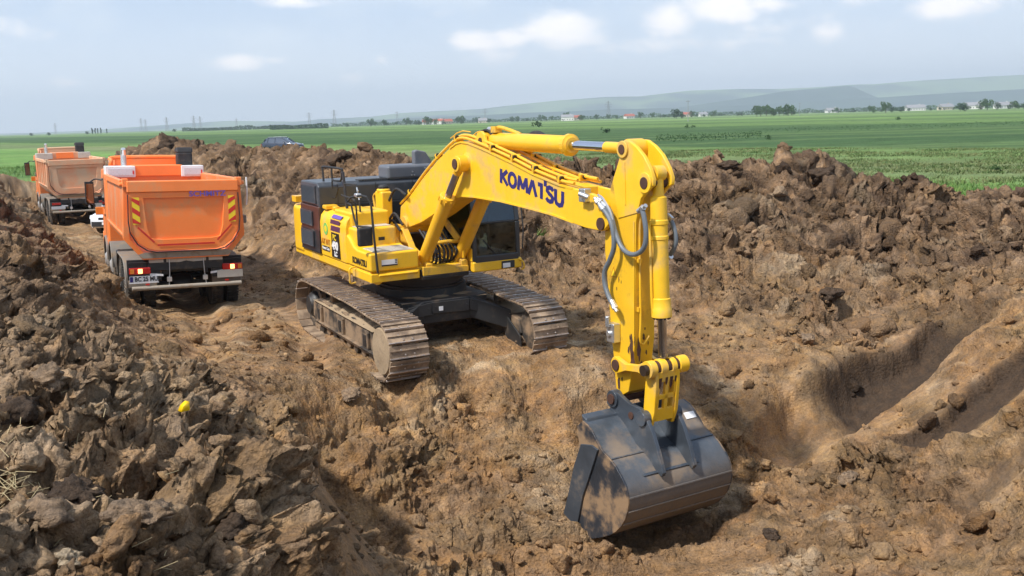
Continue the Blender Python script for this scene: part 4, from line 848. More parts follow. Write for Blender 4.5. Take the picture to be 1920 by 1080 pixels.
def ribbon(mb, pts, w, fx, y, th, capx=True):
    P = [Vector((a, b, 0)) for a, b in pts]; Lf, Rt = [], []
    for i, p in enumerate(P):
        d1 = (P[i]-P[i-1]).normalized() if i else (P[1]-P[0]).normalized(); d2 = (P[i+1]-P[i]).normalized() if i < len(P)-1 else d1
        d = (d1+d2).normalized(); n = Vector((-d.y, d.x, 0)); k = w/2/max(.5, n.dot(Vector((-d1.y, d1.x, 0)))); Lf.append(p+n*k); Rt.append(p-n*k)
    for i in range(len(P)-1): mb.prism([fx(q, y) for q in (Lf[i], Lf[i+1], Rt[i+1], Rt[i])], (0, th, 0))
K0 = Vector((lo[0], 0, lo[1])); XA = xd/6.05; ZA = Vector((hi[0]-lo[0], 0, hi[1]-lo[1]))*.92
def fx(q, y): p = K0+XA*q.x+ZA*q.y; return (p.x, y, p.z)
cx_ = .16
for n_l, ch_ in enumerate('KOMATSU'):
    w_l, st = LT[ch_]; m = MB(); yy = -BW-.004-.0003*(n_l % 2)
    if st == 'o': st = [[(.36+.36*math.cos(a), .5+.45*math.sin(a)) for a in np.linspace(0, 2*math.pi, 22)]]
    for s_i, stroke in enumerate(st): ribbon(m, [(cx_+a, b) for a, b in stroke], .27, fx, yy-.0004*s_i, .003)
    part(m, 'lettering', 'blue', 0, parent=boom, pitch=0); cx_ += w_l+.06
# outboard bosses for the boom cylinders
bc = pl(864, 307, -.36)
for s in (-1, 1):
    m = MB(); m.lathe((bc[0], s*(BW-.01), bc[1]), (0, s, 0), [(0, .19), (.012, .185), (.02, .13), (.235, .125), (.24, .08)], 28); b_ = part(m, 'cylinder_boss', 'yellow', 0, pitch=0)
    m = MB(); m.cyl((bc[0], s*(BW+.225), bc[1]), (bc[0], s*(BW+.245), bc[1]), .085, n=20); part(m, 'pin_cap', 'rust', .004, parent=b_, pitch=0)
# boom cylinders
ct, cbm = pl(869, 316, -.36), pl(793, 493, -.36); cm = pl(843, 378, -.36)
for s in (-1, 1):
    y = s*.365; A_ = Vector((bc[0], y, bc[1])); B_ = Vector((cbm[0], y, cbm[1])); D_ = (B_-A_).normalized(); Ln = (B_-A_).length
    hl = (Vector((cm[0], y, cm[1]))-A_).length
    m = MB(); m.cyl(A_+D_*(hl-.03), A_+D_*(Ln-.05), .118, n=28); m.lathe(A_+D_*(hl-.06), D_, [(0, .06), (0, .125), (.035, .14), (.10, .14), (.11, .125), (.22, .125)], 28)
    m.cyl(B_+Vector((0, -.12, 0)), B_+Vector((0, .12, 0)), .12, n=20)
    cy_ = part(m, 'boom_cylinder', 'yellow_cyl', .006, pitch=0)
    m = MB(); m.cyl(A_+D_*.1, A_+D_*(hl), .062, n=20); part(m, 'piston_rod', 'chrome_dull', 0, parent=cy_, pitch=0)
    m = MB(); m.cyl(A_+Vector((0, -.075, 0)), A_+Vector((0, .075, 0)), .135, n=24); m.cyl(A_, A_+D_*.22, .075, n=18); part(m, 'rod_eye', 'yellow_cyl', .01, parent=cy_, pitch=0)
    m = MB()
    for i in range(10):
        a = 2*math.pi*i/10; u = D_.orthogonal().normalized(); w2 = D_.cross(u); c0 = A_+D_*(hl-.03)+(u*math.cos(a)+w2*math.sin(a))*.135; m.cyl(c0, c0+D_*.09, .02, n=8)
    part(m, 'gland_bolts', 'yellow_cyl', 0, parent=cy_, pitch=0)
    m = MB(); o_ = Vector((.13, s*-.04, .05)); m.tube([A_+D_*(hl+.10)+o_, A_+D_*(hl+.5)+o_, A_+D_*(Ln-.35)+o_, A_+D_*(Ln-.15)+o_+Vector((.05, 0, -.1))], .022, smooth=True); part(m, 'oil_pipe', 'yellow_cyl', 0, parent=cy_, pitch=0)
# hose loops in the nose between the cylinders
for k in range(7):
    y = -.26+k*.075; q = random.uniform(-.05, .05)
    rail([(.35, y, 1.80), (.62+q, y+.02, 1.66), (.92, y+.04, 1.68+q), (1.02+q, y+.03, 1.90), (.86, y-.02, 2.08), (.60, y-.03, 2.24+q)], 'boom_hose', r=.023, smooth=True)
rail([(.95, -.30, 2.02), (1.02, .0, 2.06), (.98, .38, 2.04)], 'hose_clamp_bar', r=.035, mat='yellow_dirty', smooth=True)
m = MB(); m.bar((.55, .10, 2.62), (1.06, .30, 2.04), .05, .12); m.bar((.6, -.05, 2.5), (.95, .02, 1.75), .04, .10); part(m, 'hose_guard', 'yellow_dirty', .008, pitch=0)
# pipes over the top of the boom
tl = [Vector((x, 0, z)) for x, z in top]+[Vector((5.62, 0, 3.225)), Vector((6.0, 0, 3.17))]
def along(y, h, i0, i1, extra=None):
    pts = []
    for i in range(i0, i1):
        a = tl[max(i-1, 0)]; b = tl[min(i+1, len(tl)-1)]; d = (b-a).normalized(); n = Vector((-d.z, 0, d.x)); p = tl[i]+n*h; pts.append((p.x, y, p.z))
    return pts
for y, h, i0, i1 in ((-.225, .055, 0, 14), (-.17, .10, 0, 14), (-.115, .055, 0, 13), (.225, .055, 0, 14), (.17, .10, 0, 14), (.115, .055, 3, 13)):
    m = MB(); m.tube(along(y, h, i0, i1), .024 if h > 0 else .014, smooth=True); pp = part(m, 'hydraulic_pipe', 'yellow_cyl', 0, parent=boom, pitch=0)
m = MB()
for i in (1, 3, 5, 9, 10, 11, 12):
    a = tl[i]; d = (tl[i+1]-tl[i-1]).normalized(); n = Vector((-d.z, 0, d.x))
    for y in (-.18, .18): m.obox(a+n*.07+Vector((0, y, 0)), d, (0, 1, 0), n, .05, .16, .10)
part(m, 'pipe_clamp', 'yellow_worn', .006, parent=boom, pitch=0)
for i in (1, 3, 5, 9, 10, 11, 12):
    a = tl[i]; d = (tl[i+1]-tl[i-1]).normalized(); n = Vector((-d.z, 0, d.x))
    for y0 in (-.1975, .1975):
        m = MB()
        for y in (y0-.0275, y0+.0275): m.cyl(a+n*.085-d*.05+Vector((0, y, 0)), a+n*.085+d*.05+Vector((0, y, 0)), .034, n=10)
        part(m, 'pipe_joint', 'grease', 0, parent=boom, pitch=0)
for y in (-.19, .19): rail(along(y, .17, 4, 8), 'guard_wire', r=.009, mat='yellow_cyl', par=boom)
# clutter of hoses and a valve at the boom's top behind the arm cylinder
for k in range(5): rail([(2.50+.02*k, -.10+k*.05, 3.86), (2.62, -.10+k*.05, 4.05), (2.86, -.08+k*.05, 4.10), (3.02, -.06+k*.05, 3.98)], 'boom_top_hose', r=.022, smooth=True)
m = MB(); m.cyl((2.95, -.05, 4.04), (3.10, -.05, 4.03), .035); part(m, 'hose_fitting', 'zinc', 0, pitch=0)
m = MB(); m.tube([(3.10, -.05, 4.03), (3.3, -.04, 4.06), (3.6, 0, 4.0), (3.8, .03, 3.95)], .03); m.box(3.10, 3.25, -.1, .02, 3.98, 4.08); part(m, 'arm_cylinder_pipe', 'yellow_dirty', 0, pitch=0)
rail([(3.5, .2, 3.92), (3.75, .22, 4.05), (4.0, .24, 4.03), (4.2, .22, 3.85)], 'boom_top_hose', r=.05, smooth=True)
# --- arm cylinder
fp = pl(917, 264, -.12); a0 = Vector((fp[0]-.16, 0, fp[1]-.0)); fp = (a0.x, a0.z)
for y0, y1 in ((-.19, -.14), (.14, .19)):
    m = MB(); base = pl(935, 292, -BW); m.pxz([(fp[0]-.42, 3.66), (fp[0]-.17, fp[1]+.04), (fp[0]-.1, fp[1]+.13), (fp[0]+.02, fp[1]+.16), (fp[0]+.13, fp[1]+.10), (fp[0]+.17, fp[1]-.02), (fp[0]+.45, 3.50), (fp[0]+.3, 3.4), (fp[0]-.3, 3.55)], y0, y1); part(m, 'cylinder_bracket', 'yellow', .012, pitch=0)
m = MB(); m.cyl((fp[0], -.205, fp[1]), (fp[0], .205, fp[1]), .055, n=18); part(m, 'bracket_pin', 'rust', .004, pitch=0)
ap = pl(1170, 280, -.17); a1 = Vector((ap[0], 0, ap[1])); hd = Vector((pl(1067, 271, 0)[0], 0, pl(1067, 271, 0)[1])); D_ = (a1-a0).normalized(); s0 = (hd-a0).dot(D_)
m = MB(); m.lathe(a0+D_*.12, D_, [(0, .09), (.02, .125), (.05, .133), (s0-.30, .133), (s0-.29, .128), (s0-.14, .128), (s0-.13, .158), (s0-.07, .158), (s0-.06, .13), (s0-.04, .11), (s0-.04, .0)], 32); m.cyl(a0+Vector((0, -.12, 0)), a0+Vector((0, .12, 0)), .13, n=24)
ac = part(m, 'arm_cylinder', 'yellow_cyl', .004, pitch=0)
m = MB(); m.cyl(a0+D_*(s0+.02), a1-D_*.30, .068, n=24); part(m, 'piston_rod', 'chrome', 0, parent=ac, pitch=0)
m = MB(); m.cyl(a1-D_*.62, a1-D_*.05, .075, n=20); m.cyl(a1+Vector((0, -.12, 0)), a1+Vector((0, .12, 0)), .13, n=24); part(m, 'rod_eye', 'yellow_cyl', .01, parent=ac, pitch=0)
m = MB()
for i in range(14):
    a = 2*math.pi*i/14; u = D_.orthogonal().normalized(); w2 = D_.cross(u); c0 = a0+D_*(s0-.02)+(u*math.cos(a)+w2*math.sin(a))*.142; m.cyl(c0, c0+D_*.07, .018, n=8)
part(m, 'gland_bolts', 'yellow_cyl', 0, parent=ac, pitch=0)
# --- arm
AW = .165
body = PY([(1163, 294), (1150, 332), (1139, 372), (1134, 400), (1134, 430), (1134, 470), (1139, 530), (1144, 598), (1149, 655), (1153, 705), (1155, 728), (1166, 742), (1178, 735), (1184, 700), (1190, 640), (1190, 560), (1191, 480), (1192, 415), (1200, 370), (1196, 340), (1186, 318)], -AW)
m = MB(); m.pxz(body, -AW, AW); arm = part(m, 'arm', 'yellow_worn', .012, pitch=0, sharp=30)
ear = PY([(1163, 294), (1161, 280), (1165, 268), (1172, 263), (1180, 264), (1194, 275), (1208, 292), (1220, 316), (1226, 335), (1225, 349), (1215, 357), (1203, 372), (1196, 400), (1160, 410), (1150, 340)], -AW)
for y0, y1 in ((-AW-.012, -AW+.045), (AW-.045, AW+.012)):
    m = MB(); m.pxz(ear, y0, y1); part(m, 'arm_head_plate', 'yellow', .012, pitch=0)
m = MB(); m.pxz(PY([(1150, 345), (1163, 300), (1172, 296), (1190, 312), (1200, 345), (1192, 400), (1150, 400)], -AW), -AW+.05, AW-.05); part(m, 'arm_head_web', 'yellow', .02, pitch=0)
for q in ((1170, 280, .085), (1212, 343, .10)):
    c_ = pl(q[0], q[1], -AW)
    m = MB(); m.lathe((c_[0], -AW-.03, c_[1]), (0, 1, 0), [(0, q[2]*.95), (.0, q[2]*1.1), (.03, q[2]*1.25), (2*AW+.03, q[2]*1.25), (2*AW+.06, q[2]*1.1), (2*AW+.06, 0)], 24) if q[2] > .09 and False else m.cyl((c_[0], -AW-.04, c_[1]), (c_[0], -AW-.01, c_[1]), q[2]*1.3, n=26)
    o = part(m, 'pin_boss', 'yellow', .008, pitch=0)
    m = MB(); m.cyl((c_[0], -AW-.05, c_[1]), (c_[0], AW+.05, c_[1]), q[2]*.75, n=22); part(m, 'pin', 'rust', .004, parent=o, pitch=0)
c_ = pl(1131, 420, -BW); m = MB(); m.cyl((c_[0]-.03, -BW-.035, c_[1]), (c_[0]-.03, BW+.035, c_[1]), .085, n=24); part(m, 'arm_pivot_pin', 'rust', .004, pitch=0)
# welded seams and edge strips down the arm
e1 = pl(1190, 415, -AW); e2 = pl(1190, 640, -AW); e3 = pl(1178, 735, -AW)
m = MB(); m.bar((e1[0]-.01, -AW-.006, e1[1]), (e2[0]-.01, -AW-.006, e2[1]), .012, .02); m.bar((pl(1172, 296, -AW)[0], -AW-.016, 3.6), (pl(1174, 380, -AW)[0], -AW-.016, 3.05), .012, .03); part(m, 'weld_seam', 'yellow', .003, parent=arm, pitch=0)
# oil pipe on the arm's front and rust patches where paint has scraped off
fx = e2[0]
m = MB(); m.tube([(7.0, -.10, 2.95), (fx+.04, -.10, 2.75), (fx+.045, -.10, 1.6), (fx+.03, -.10, 1.30), (fx+.02, -.04, 1.22), (fx+.03, .05, 1.32)], .016); part(m, 'arm_front_pipe', 'yellow', 0, parent=arm, pitch=0)
m = MB(); m.box(fx+.005, fx+.05, -.135, -.065, 2.3, 2.36); m.box(fx+.005, fx+.05, -.135, -.065, 1.66, 1.72); part(m, 'pipe_clamp', 'yellow_worn', .004, parent=arm, pitch=0)
r2 = random.Random(3); m = MB()
def blotch(cx, cz, rx, rz, plane, y):
    n = 14; pts = []
    for i in range(n):
        a = 2*math.pi*i/n; k = r2.uniform(.55, 1.15); pts.append((cx+rx*k*math.cos(a), cz+rz*k*math.sin(a)))
    if plane == 'side': m.pxz(pts, y-.0022, y)
    else: m.prism([(y, p, q) for p, q in pts], (.0022, 0, 0))
for (cx, cz, rx, rz) in ((6.81, 1.18, .045, .20), (6.84, 1.00, .045, .13), (6.75, 1.12, .018, .06), (6.88, 1.28, .012, .07), (6.78, 1.30, .012, .05), (6.86, 1.36, .012, .04), (6.80, .96, .02, .03), (6.53, .62, .03, .10), (6.50, .80, .02, .05), (6.60, .70, .02, .03), (6.55, 2.05, .012, .05), (6.50, 1.92, .008, .03), (6.60, 2.02, .008, .025)): blotch(cx, cz, rx, rz, 'side', -AW-.0005)
for (cy, cz, ry, rz) in ((-.10, 1.15, .03, .16), (-.02, 1.32, .02, .05), (.02, 1.1, .015, .04), (-.06, .95, .02, .05), (.05, 1.22, .012, .03), (-.12, .88, .02, .03), (.0, 1.42, .012, .02)): blotch(cy, cz, ry, rz, 'front', e2[0]+.008)
part(m, 'rust_stain', 'rust', 0, parent=arm, pitch=0)
# --- bucket cylinder
bt = pl(1233, 325, 0); bb = pl(1243, 668, 0); b0 = Vector((bt[0], 0, bt[1])); b1 = Vector((bb[0], 0, bb[1])); D_ = (b1-b0).normalized(); sA = .28; sB = (Vector((pl(1240, 594, 0)[0], 0, pl(1240, 594, 0)[1]))-b0).dot(D_)
m = MB(); m.lathe(b0+D_*sA, D_, [(0, .08), (.02, .105), (.30, .108), (.31, .118), (.36, .118), (.37, .108), (.50, .108), (.51, .118), (.55, .118), (.56, .108), (sB-sA-.25, .108), (sB-sA-.24, .122), (sB-sA-.12, .125), (sB-sA-.11, .132), (sB-sA, .132), (sB-sA, 0)], 30)
m.cyl(b0+Vector((0, -.075, 0)), b0+Vector((0, .075, 0)), .10, n=22); m.cyl(b0, b0+D_*.35, .072, n=18)
bcy = part(m, 'bucket_cylinder', 'yellow', .004, pitch=0)
m = MB(); m.cyl(b0+D_*(sB-.01), b1, .058, n=24); part(m, 'piston_rod', 'chrome', 0, parent=bcy, pitch=0)
m = MB()
for i in range(12):
    a = 2*math.pi*i/12; u = D_.orthogonal().normalized(); w2 = D_.cross(u); c0 = b0+D_*(sB-.01)+(u*math.cos(a)+w2*math.sin(a))*.10; m.cyl(c0, c0+D_*.035, .015, n=8)
part(m, 'gland_bolts', 'black', 0, parent=bcy, pitch=0)
m = MB(); o_ = Vector((-.03, -.125, 0)); m.tube([b0+D_*.62+o_, b0+D_*1.0+o_, b0+D_*1.7+o_, b0+D_*(sB-.10)+o_+Vector((.05, .03, 0))], .018)
part(m, 'oil_pipe', 'yellow', 0, parent=bcy, pitch=0)
# --- linkage and bucket
lp = Vector((pl(1213, 694, -.27)[0], 0, pl(1213, 694, -.27)[1])); ap2 = pl(1157, 684, -.25)
for s in (-1, 1):
    y0 = s*.20; pts = []
    A2, B2 = Vector((ap2[0], 0, ap2[1])), lp; D2 = (B2-A2).normalized(); N2 = Vector((-D2.z, 0, D2.x)); Lk = (B2-A2).length
    poly = []
    for i in range(13): a = math.pi/2+math.pi*i/12; poly.append(A2+(D2*math.cos(a)+N2*math.sin(a))*.115)
    poly.append(A2+D2*.2-N2*.06); poly.append(B2-D2*.2-N2*.055)
    for i in range(13): a = -math.pi/2+math.pi*i/12; poly.append(B2+(D2*math.cos(a)+N2*math.sin(a))*.115)
    poly.append(B2-D2*.2+N2*.045); poly.append(A2+D2*.2+N2*.035)
    m = MB(); m.prism([(p.x, y0 if s > 0 else y0-.07, p.z) for p in poly], (0, .07, 0)); o = part(m, 'side_link', 'yellow', .012, pitch=0)
    m = MB(); m.cyl((A2.x, s*.19, A2.z), (A2.x, s*.29, A2.z), .075, n=20); part(m, 'pin', 'rust', .004, parent=o, pitch=0)
    m = MB(); m.cyl((A2.x, s*.19, A2.z), (A2.x, s*.285, A2.z), .05, n=20); part(m, 'pin_core', 'yellow', .004, parent=o, pitch=0); 
for y0, y1, mt in ((-.34, -.275, 'grease'), (-.275, -.17, 'yellow'), (-.17, -.11, 'rust'), (-.11, -.0, 'yellow'), (-.0, .07, 'rust'), (.07, .15, 'yellow'), (.15, .24, 'rust'), (.24, .35, 'yellow'), (.35, .37, 'grease')):
    m = MB(); r_ = .115 if mt == 'yellow' else .098; r_ = .07 if mt == 'grease' else r_; m.cyl((lp.x, y0, lp.z), (lp.x, y1, lp.z), r_, n=26); part(m, 'knuckle', mt, .008 if mt == 'yellow' else 0, pitch=0)
lb = Vector((pl(1236, 778, 0)[0]-.0, 0, pl(1236, 778, 0)[1])); D2 = (lb-lp).normalized(); N2 = Vector((D2.z, 0, -D2.x)); Lk = (lb-lp).length
def lk(s, y, n): p = lp+D2*s+N2*n; return (p.x, y, p.z)
for y0, y1 in ((-.20, -.145), (.145, .20)):
    m = MB(); m.prism([lk(-.02, y0, -.09), lk(.2, y0, -.12), lk(Lk-.1, y0, -.13), lk(Lk+.1, y0, -.08), lk(Lk+.12, y0, .02), lk(Lk, y0, .09), lk(.25, y0, .10), lk(-.02, y0, .09)], (0, y1-y0, 0)); part(m, 'bucket_link', 'yellow', .012, pitch=0)
m = MB()                                           # front web of the link with its four windows left open
fw = [(-.145, .145, .02, .16), (-.145, .145, .34, .40), (-.145, .145, Lk-.14, Lk+.03), (-.03, .03, .14, Lk-.12), (-.145, -.115, .14, Lk-.12), (.115, .145, .14, Lk-.12)]
for (ya, yb, sa, sb) in fw:
    vs = [lk(s_, y_, n_) for n_ in (-.105, -.06) for s_, y_ in ((sa, ya), (sa, yb), (sb, yb), (sb, ya))]; m.add(vs, [(0, 1, 2, 3), (4, 5, 6, 7), (0, 1, 5, 4), (1, 2, 6, 5), (2, 3, 7, 6), (3, 0, 4, 7)])
part(m, 'link_web', 'yellow', .006, pitch=0)
m = MB(); r3 = random.Random(8)
for y_, w__, l_ in ((-.12, .05, .13), (-.02, .04, .09), (.06, .05, .15), (.13, .03, .07)):
    pts = [lk(.10, y_-w__/2, -.1065), lk(.10, y_+w__/2, -.1065), lk(.12+l_*.6, y_+w__*.4, -.1065), lk(.12+l_, y_, -.1065), lk(.12+l_*.7, y_-w__*.45, -.1065)]; m.prism(pts, D2.cross(Vector((0, 1, 0)))*.001)
part(m, 'grease_stain', 'rust', 0, pitch=0)
m = MB(); m.cyl((lb.x, -.30, lb.z), (lb.x, .30, lb.z), .07, n=20); part(m, 'bucket_pin', 'rust', .004, pitch=0)
# bucket: side profile traced on the near side plate
BK, BKF = .80, .90
ZB = lambda X_, Y_: (1040+X_/2.768, 640+Y_/2.768)
back = [pl(*ZB(*q), -BK) for q in [(150, 412), (178, 436), (205, 475), (225, 515), (252, 565), (290, 610), (322, 650), (350, 700), (372, 745), (385, 790), (390, 835), (385, 880), (372, 922), (350, 960), (322, 988), (290, 1005), (245, 1017), (200, 1022)]]
lip = [pl(*ZB(*q), -BK) for q in [(150, 1000), (62, 890)]]
fold_i = 5
def off2(P, d):
    out = []
    for i in range(len(P)):
        a = P[max(i-1, 0)]; b = P[min(i+1, len(P)-1)]; tx, tz = b[0]-a[0], b[1]-a[1]; n = math.hypot(tx, tz); out.append((P[i][0]+tz/n*d*-1*-1, P[i][1]-tx/n*d*-1*-1))
    return out
full = back+lip[:1]
inn = off2(full, .035)
cxm = sum(p[0] for p in full)/len(full)
if abs(inn[8][0]-cxm) > abs(full[8][0]-cxm): inn = off2(full, -.035)
m = MB(); nb = len(full)
vs = [(x, -BK, z) for x, z in full]+[(x, BKF, z) for x, z in full]+[(x, -BK, z) for x, z in inn]+[(x, BKF, z) for x, z in inn]
fs = []
for i in range(nb-1): fs += [(i, i+1, nb+i+1, nb+i), (2*nb+i, 2*nb+i+1, 3*nb+i+1, 3*nb+i), (i, i+1, 2*nb+i+1, 2*nb+i), (nb+i, nb+i+1, 3*nb+i+1, 3*nb+i)]
fs += [(0, nb, 3*nb, 2*nb), (nb-1, 2*nb-1, 4*nb-1, 3*nb-1)]
m.add(vs, fs); bucket = part(m, 'bucket', 'steel_shell', 0, pitch=0, sharp=40)
side_poly = back+[lip[0], lip[1], pl(*ZB(84, 800), -BK), pl(*ZB(122, 620), -BK), pl(*ZB(132, 520), -BK), pl(*ZB(122, 440), -BK)]
for y0, y1 in ((-BK-.02, -BK+.012), (BKF-.012, BKF+.02)):
    m = MB(); m.pxz(side_poly, y0, y1); part(m, 'bucket_side', 'steel_muddy', .004, parent=bucket, pitch=0)
cut = [pl(*ZB(*q), -BK) for q in [(150, 530), (205, 535), (238, 560), (200, 680), (160, 800), (128, 965), (60, 888), (82, 800), (115, 640)]]
for y0, y1 in ((-BK-.05, -BK-.02), (BKF+.02, BKF+.05)):
    m = MB(); m.pxz(cut, y0, y1); part(m, 'side_cutter', 'steel_dark', .008, parent=bucket, pitch=0)
m = MB(); a = Vector((lip[0][0], 0, lip[0][1])); b = Vector((lip[1][0], 0, lip[1][1]))
m.prism([(full[-2][0], -BK, full[-2][1]), (a.x, -BK, a.z-.01), (b.x+.02, -BK, b.z-.02), (b.x-.03, -BK, b.z+.02), (a.x, -BK, a.z+.05), (full[-2][0], -BK, full[-2][1]+.05)], (0, BK+BKF, 0)); part(m, 'cutting_edge', 'steel_dark', .006, parent=bucket, pitch=0)
# weld bead along the fold, wear strips round the back
def strip(i, name, mat, w=.05, th=.014, y0=-BK, y1=BKF, off=0):
    a = back[i]; b = back[i+1]; d = Vector((b[0]-a[0], 0, b[1]-a[1])).normalized(); n = Vector((-d.z, 0, d.x)); 
    if n.x < 0: n = -n
    c = Vector((a[0], 0, a[1]))*(1-off)+Vector((b[0], 0, b[1]))*off; mm = MB(); mm.obox(c+n*th*.4+Vector((0, (y0+y1)/2, 0)), d, (0, 1, 0), n, w, y1-y0, th); part(mm, name, mat, .003, parent=bucket, pitch=0)
strip(5, 'weld_bead', 'steel_dark', .022, .014, off=.1)
strip(9, 'wear_strip', 'steel_shell', .022, .018, off=.6); strip(11, 'wear_strip', 'steel_shell', .022, .018, off=.2); strip(12, 'wear_strip', 'steel_shell', .022, .018, off=.8)
strip(7, 'wear_pad', 'steel_dark', .035, .02, y0=-.50, y1=.42, off=.5)
# ears
e_pts = [(6.40, .34), (6.44, .50), (6.56, .56), (6.70, .52), (6.90, .45), (7.12, .44), (7.24, .36), (7.38, .18), (7.50, -.06), (7.60, -.30), (7.56, -.36), (7.30, -.22), (7.0, -.04), (6.85, .10), (6.6, .22)]
for y0, y1 in ((-.285, -.225), (.225, .285)):
    m = MB(); m.pxz(e_pts, y0, y1); m.cyl((6.56, y0-.03, .44), (6.56, y1+.03, .44), .115, n=24); m.cyl((lb.x-.0, y0-.03, lb.z), (lb.x, y1+.03, lb.z), .10, n=24); part(m, 'bucket_ear', 'steel_dark', .008, parent=bucket, pitch=0)
m = MB(); m.cyl((6.56, -.34, .44), (6.56, .34, .44), .07, n=20); m.cyl((6.95, -.30, .30), (6.95, -.23, .30), .05); part(m, 'hinge_pin', 'rust', .004, parent=bucket, pitch=0)
m = MB(); m.prism([(6.50, -.78, .30), (6.62, -.78, .26), (6.66, -.78, .18), (6.55, -.78, .18)], (0, 1.56, 0)); part(m, 'top_lip_tube', 'steel_dark', .02, parent=bucket, pitch=0)
i = 3; a = back[i]; b = back[i+1]; d = Vector((b[0]-a[0], 0, b[1]-a[1])).normalized(); n = Vector((-d.z, 0, d.x)); n = n if n.x > 0 else -n
def on_back(i, t, y): a = back[i]; b = back[i+1]; return Vector((a[0]+(b[0]-a[0])*t, y, a[1]+(b[1]-a[1])*t))+n*.003
d2_ = Vector((back[3][0]-back[2][0], 0, back[3][1]-back[2][1])).normalized(); n2_ = Vector((-d2_.z, 0, d2_.x)); n2_ = n2_ if n2_.x > 0 else -n2_
m = MB(); m.obox(on_back(2, .5, .78)+n2_*.004, d2_, (0, 1, 0), n2_, .10, .17, .012); part(m, 'paper_label', 'white_ink', 0, parent=bucket, pitch=0)
m = MB(); m.obox(on_back(3, .3, .54), d, (0, 1, 0), n, .02, .02, .004); m.obox(on_back(3, .3, .60), d, (0, 1, 0), n, .02, .02, .004); part(m, 'paint_fleck', 'white_ink', 0, parent=bucket, pitch=0)
# --- hoses by the arm joint
def hose(pts2, y, name='arm_hose', r=.030, y1=None):
    P = [pl(px, py, y) for px, py in pts2]; k = len(P); P3 = [(p[0], y+(0 if y1 is None else (y1-y)*i/(k-1)), p[1]) for i, p in enumerate(P)]
    m = MB(); m.tube(P3[1:-1] if k > 4 else P3, r, n=10); o = part(m, name, 'hose', 0, pitch=0)
    for a, b in ((P3[0], P3[1]), (P3[-1], P3[-2])):
        m = MB(); a = Vector(a); b = Vector(b); D = (b-a).normalized(); m.cyl(a, b+D*.06, r*.82, n=12); m.cyl(a+D*.05, a+D*.10, r*1.25, n=6); m.cyl(b-D*.02, b+D*.07, r*1.2, n=12); part(m, 'hose_fitting', 'zinc', 0, parent=o, pitch=0)
N3 = lambda X_, Y_: (940+X_/2.348, 300+Y_/2.348)
hose([N3(*q) for q in [(412, 168), (440, 205), (470, 245), (490, 300), (496, 380), (478, 440), (456, 490), (456, 545), (475, 605), (495, 640), (509, 668)]], -.30, r=.034)
hose([N3(*q) for q in [(425, 168), (452, 195), (480, 230), (500, 310), (528, 380), (562, 412), (600, 412), (630, 380), (637, 320), (628, 250), (618, 215), (636, 200)]], -.27, r=.032)
hose([N3(*q) for q in [(722, 236), (740, 252), (757, 290), (767, 335), (766, 372), (752, 405), (733, 428), (722, 432)]], .20, r=.030)
c_ = pl(1106, 366, -BW)
m = MB(); m.box(c_[0]-.13, c_[0]+.02, -BW-.10, -BW+.01, c_[1]-.09, c_[1]+.09); m.cyl((c_[0]-.02, -BW-.16, c_[1]+.03), (c_[0]+.12, -BW-.10, c_[1]-.02), .035); part(m, 'hose_manifold', 'zinc', .012, pitch=0)
c_ = pl(1156, 607, -AW)
m = MB(); m.box(c_[0]-.07, c_[0]+.09, -AW-.12, -AW+.0, c_[1]-.24, c_[1]+.02); m.cyl((c_[0], -AW-.15, c_[1]-.12), (c_[0], -AW-.11, c_[1]-.12), .045, n=12); m.cyl((c_[0], -AW-.14, c_[1]-.03), (c_[0]-.01, -AW-.14, c_[1]+.12), .035); part(m, 'stop_valve', 'zinc', .015, pitch=0)
m = MB(); m.tube([(6.25, -BW-.03, 3.16), (6.4, -BW-.06, 3.12), (6.55, -BW-.05, 2.95), (6.60, -BW-.02, 2.70)], .014); part(m, 'grease_line', 'zinc', 0, pitch=0)
m = MB(); c_ = pl(*N3(495, 495), -AW); m.pxz([(c_[0]-.07, c_[1]-.06), (c_[0]+.07, c_[1]-.06), (c_[0], c_[1]+.08)], -AW-.004, -AW-.001); wt_ = part(m, 'warning_triangle', 'orange_ink', 0, parent=arm, pitch=0)
m = MB(); m.pxz([(c_[0]-.05, c_[1]-.048), (c_[0]+.05, c_[1]-.048), (c_[0], c_[1]+.054)], -AW-.006, -AW-.004); part(m, 'triangle_field', 'sign_yellow', 0, parent=arm, pitch=0)
# --- cab
cab = None
CX0, CX1, CY0, CY1, CZ0, CZT = -.72, 1.22, .47, 1.49, 1.47, 3.22
m = MB(); m.pxz([(CX0, CZ0), (CX1+.02, CZ0), (CX1+.02, CZ0+.19), (CX1-.12, CZ0+.21), (CX0, CZ0+.21)], CY0, CY1+.02); cab = part(m, 'cab', 'yellow', .03, seg=3)
m = MB()   # pillars and roof rails of the cab frame
fx_ = CX1; zt = CZT
def P_(a, b, w=.09, h=.09): m.bar(a, b, w, h)
for y in (CY0+.05, CY1-.05):
    P_((fx_-.04, y, CZ0+.2), (fx_-.06, y, 2.35)); P_((fx_-.06, y, 2.35), (fx_-.22, y, zt-.06)); P_((fx_-.22, y, zt-.06), (CX0+.06, y, zt-.04)); P_((CX0+.05, y, CZ0+.2), (CX0+.05, y, zt-.04)); P_((.1, y, CZ0+.2), (.1, y, zt-.05), .07, .07)
P_((fx_-.03, CY0+.05, CZ0+.23), (fx_-.03, CY1-.05, CZ0+.23), .10, .13); P_((fx_-.22, CY0+.05, zt-.06), (fx_-.22, CY1-.05, zt-.06)); P_((CX0+.05, CY0, zt-.05), (CX0+.05, CY1, zt-.05)); P_((fx_-.06, CY0+.06, 2.36), (fx_-.06, CY1-.06, 2.36), .04, .05)
part(m, 'cab_frame', 'black', .02, parent=cab, pitch=0)
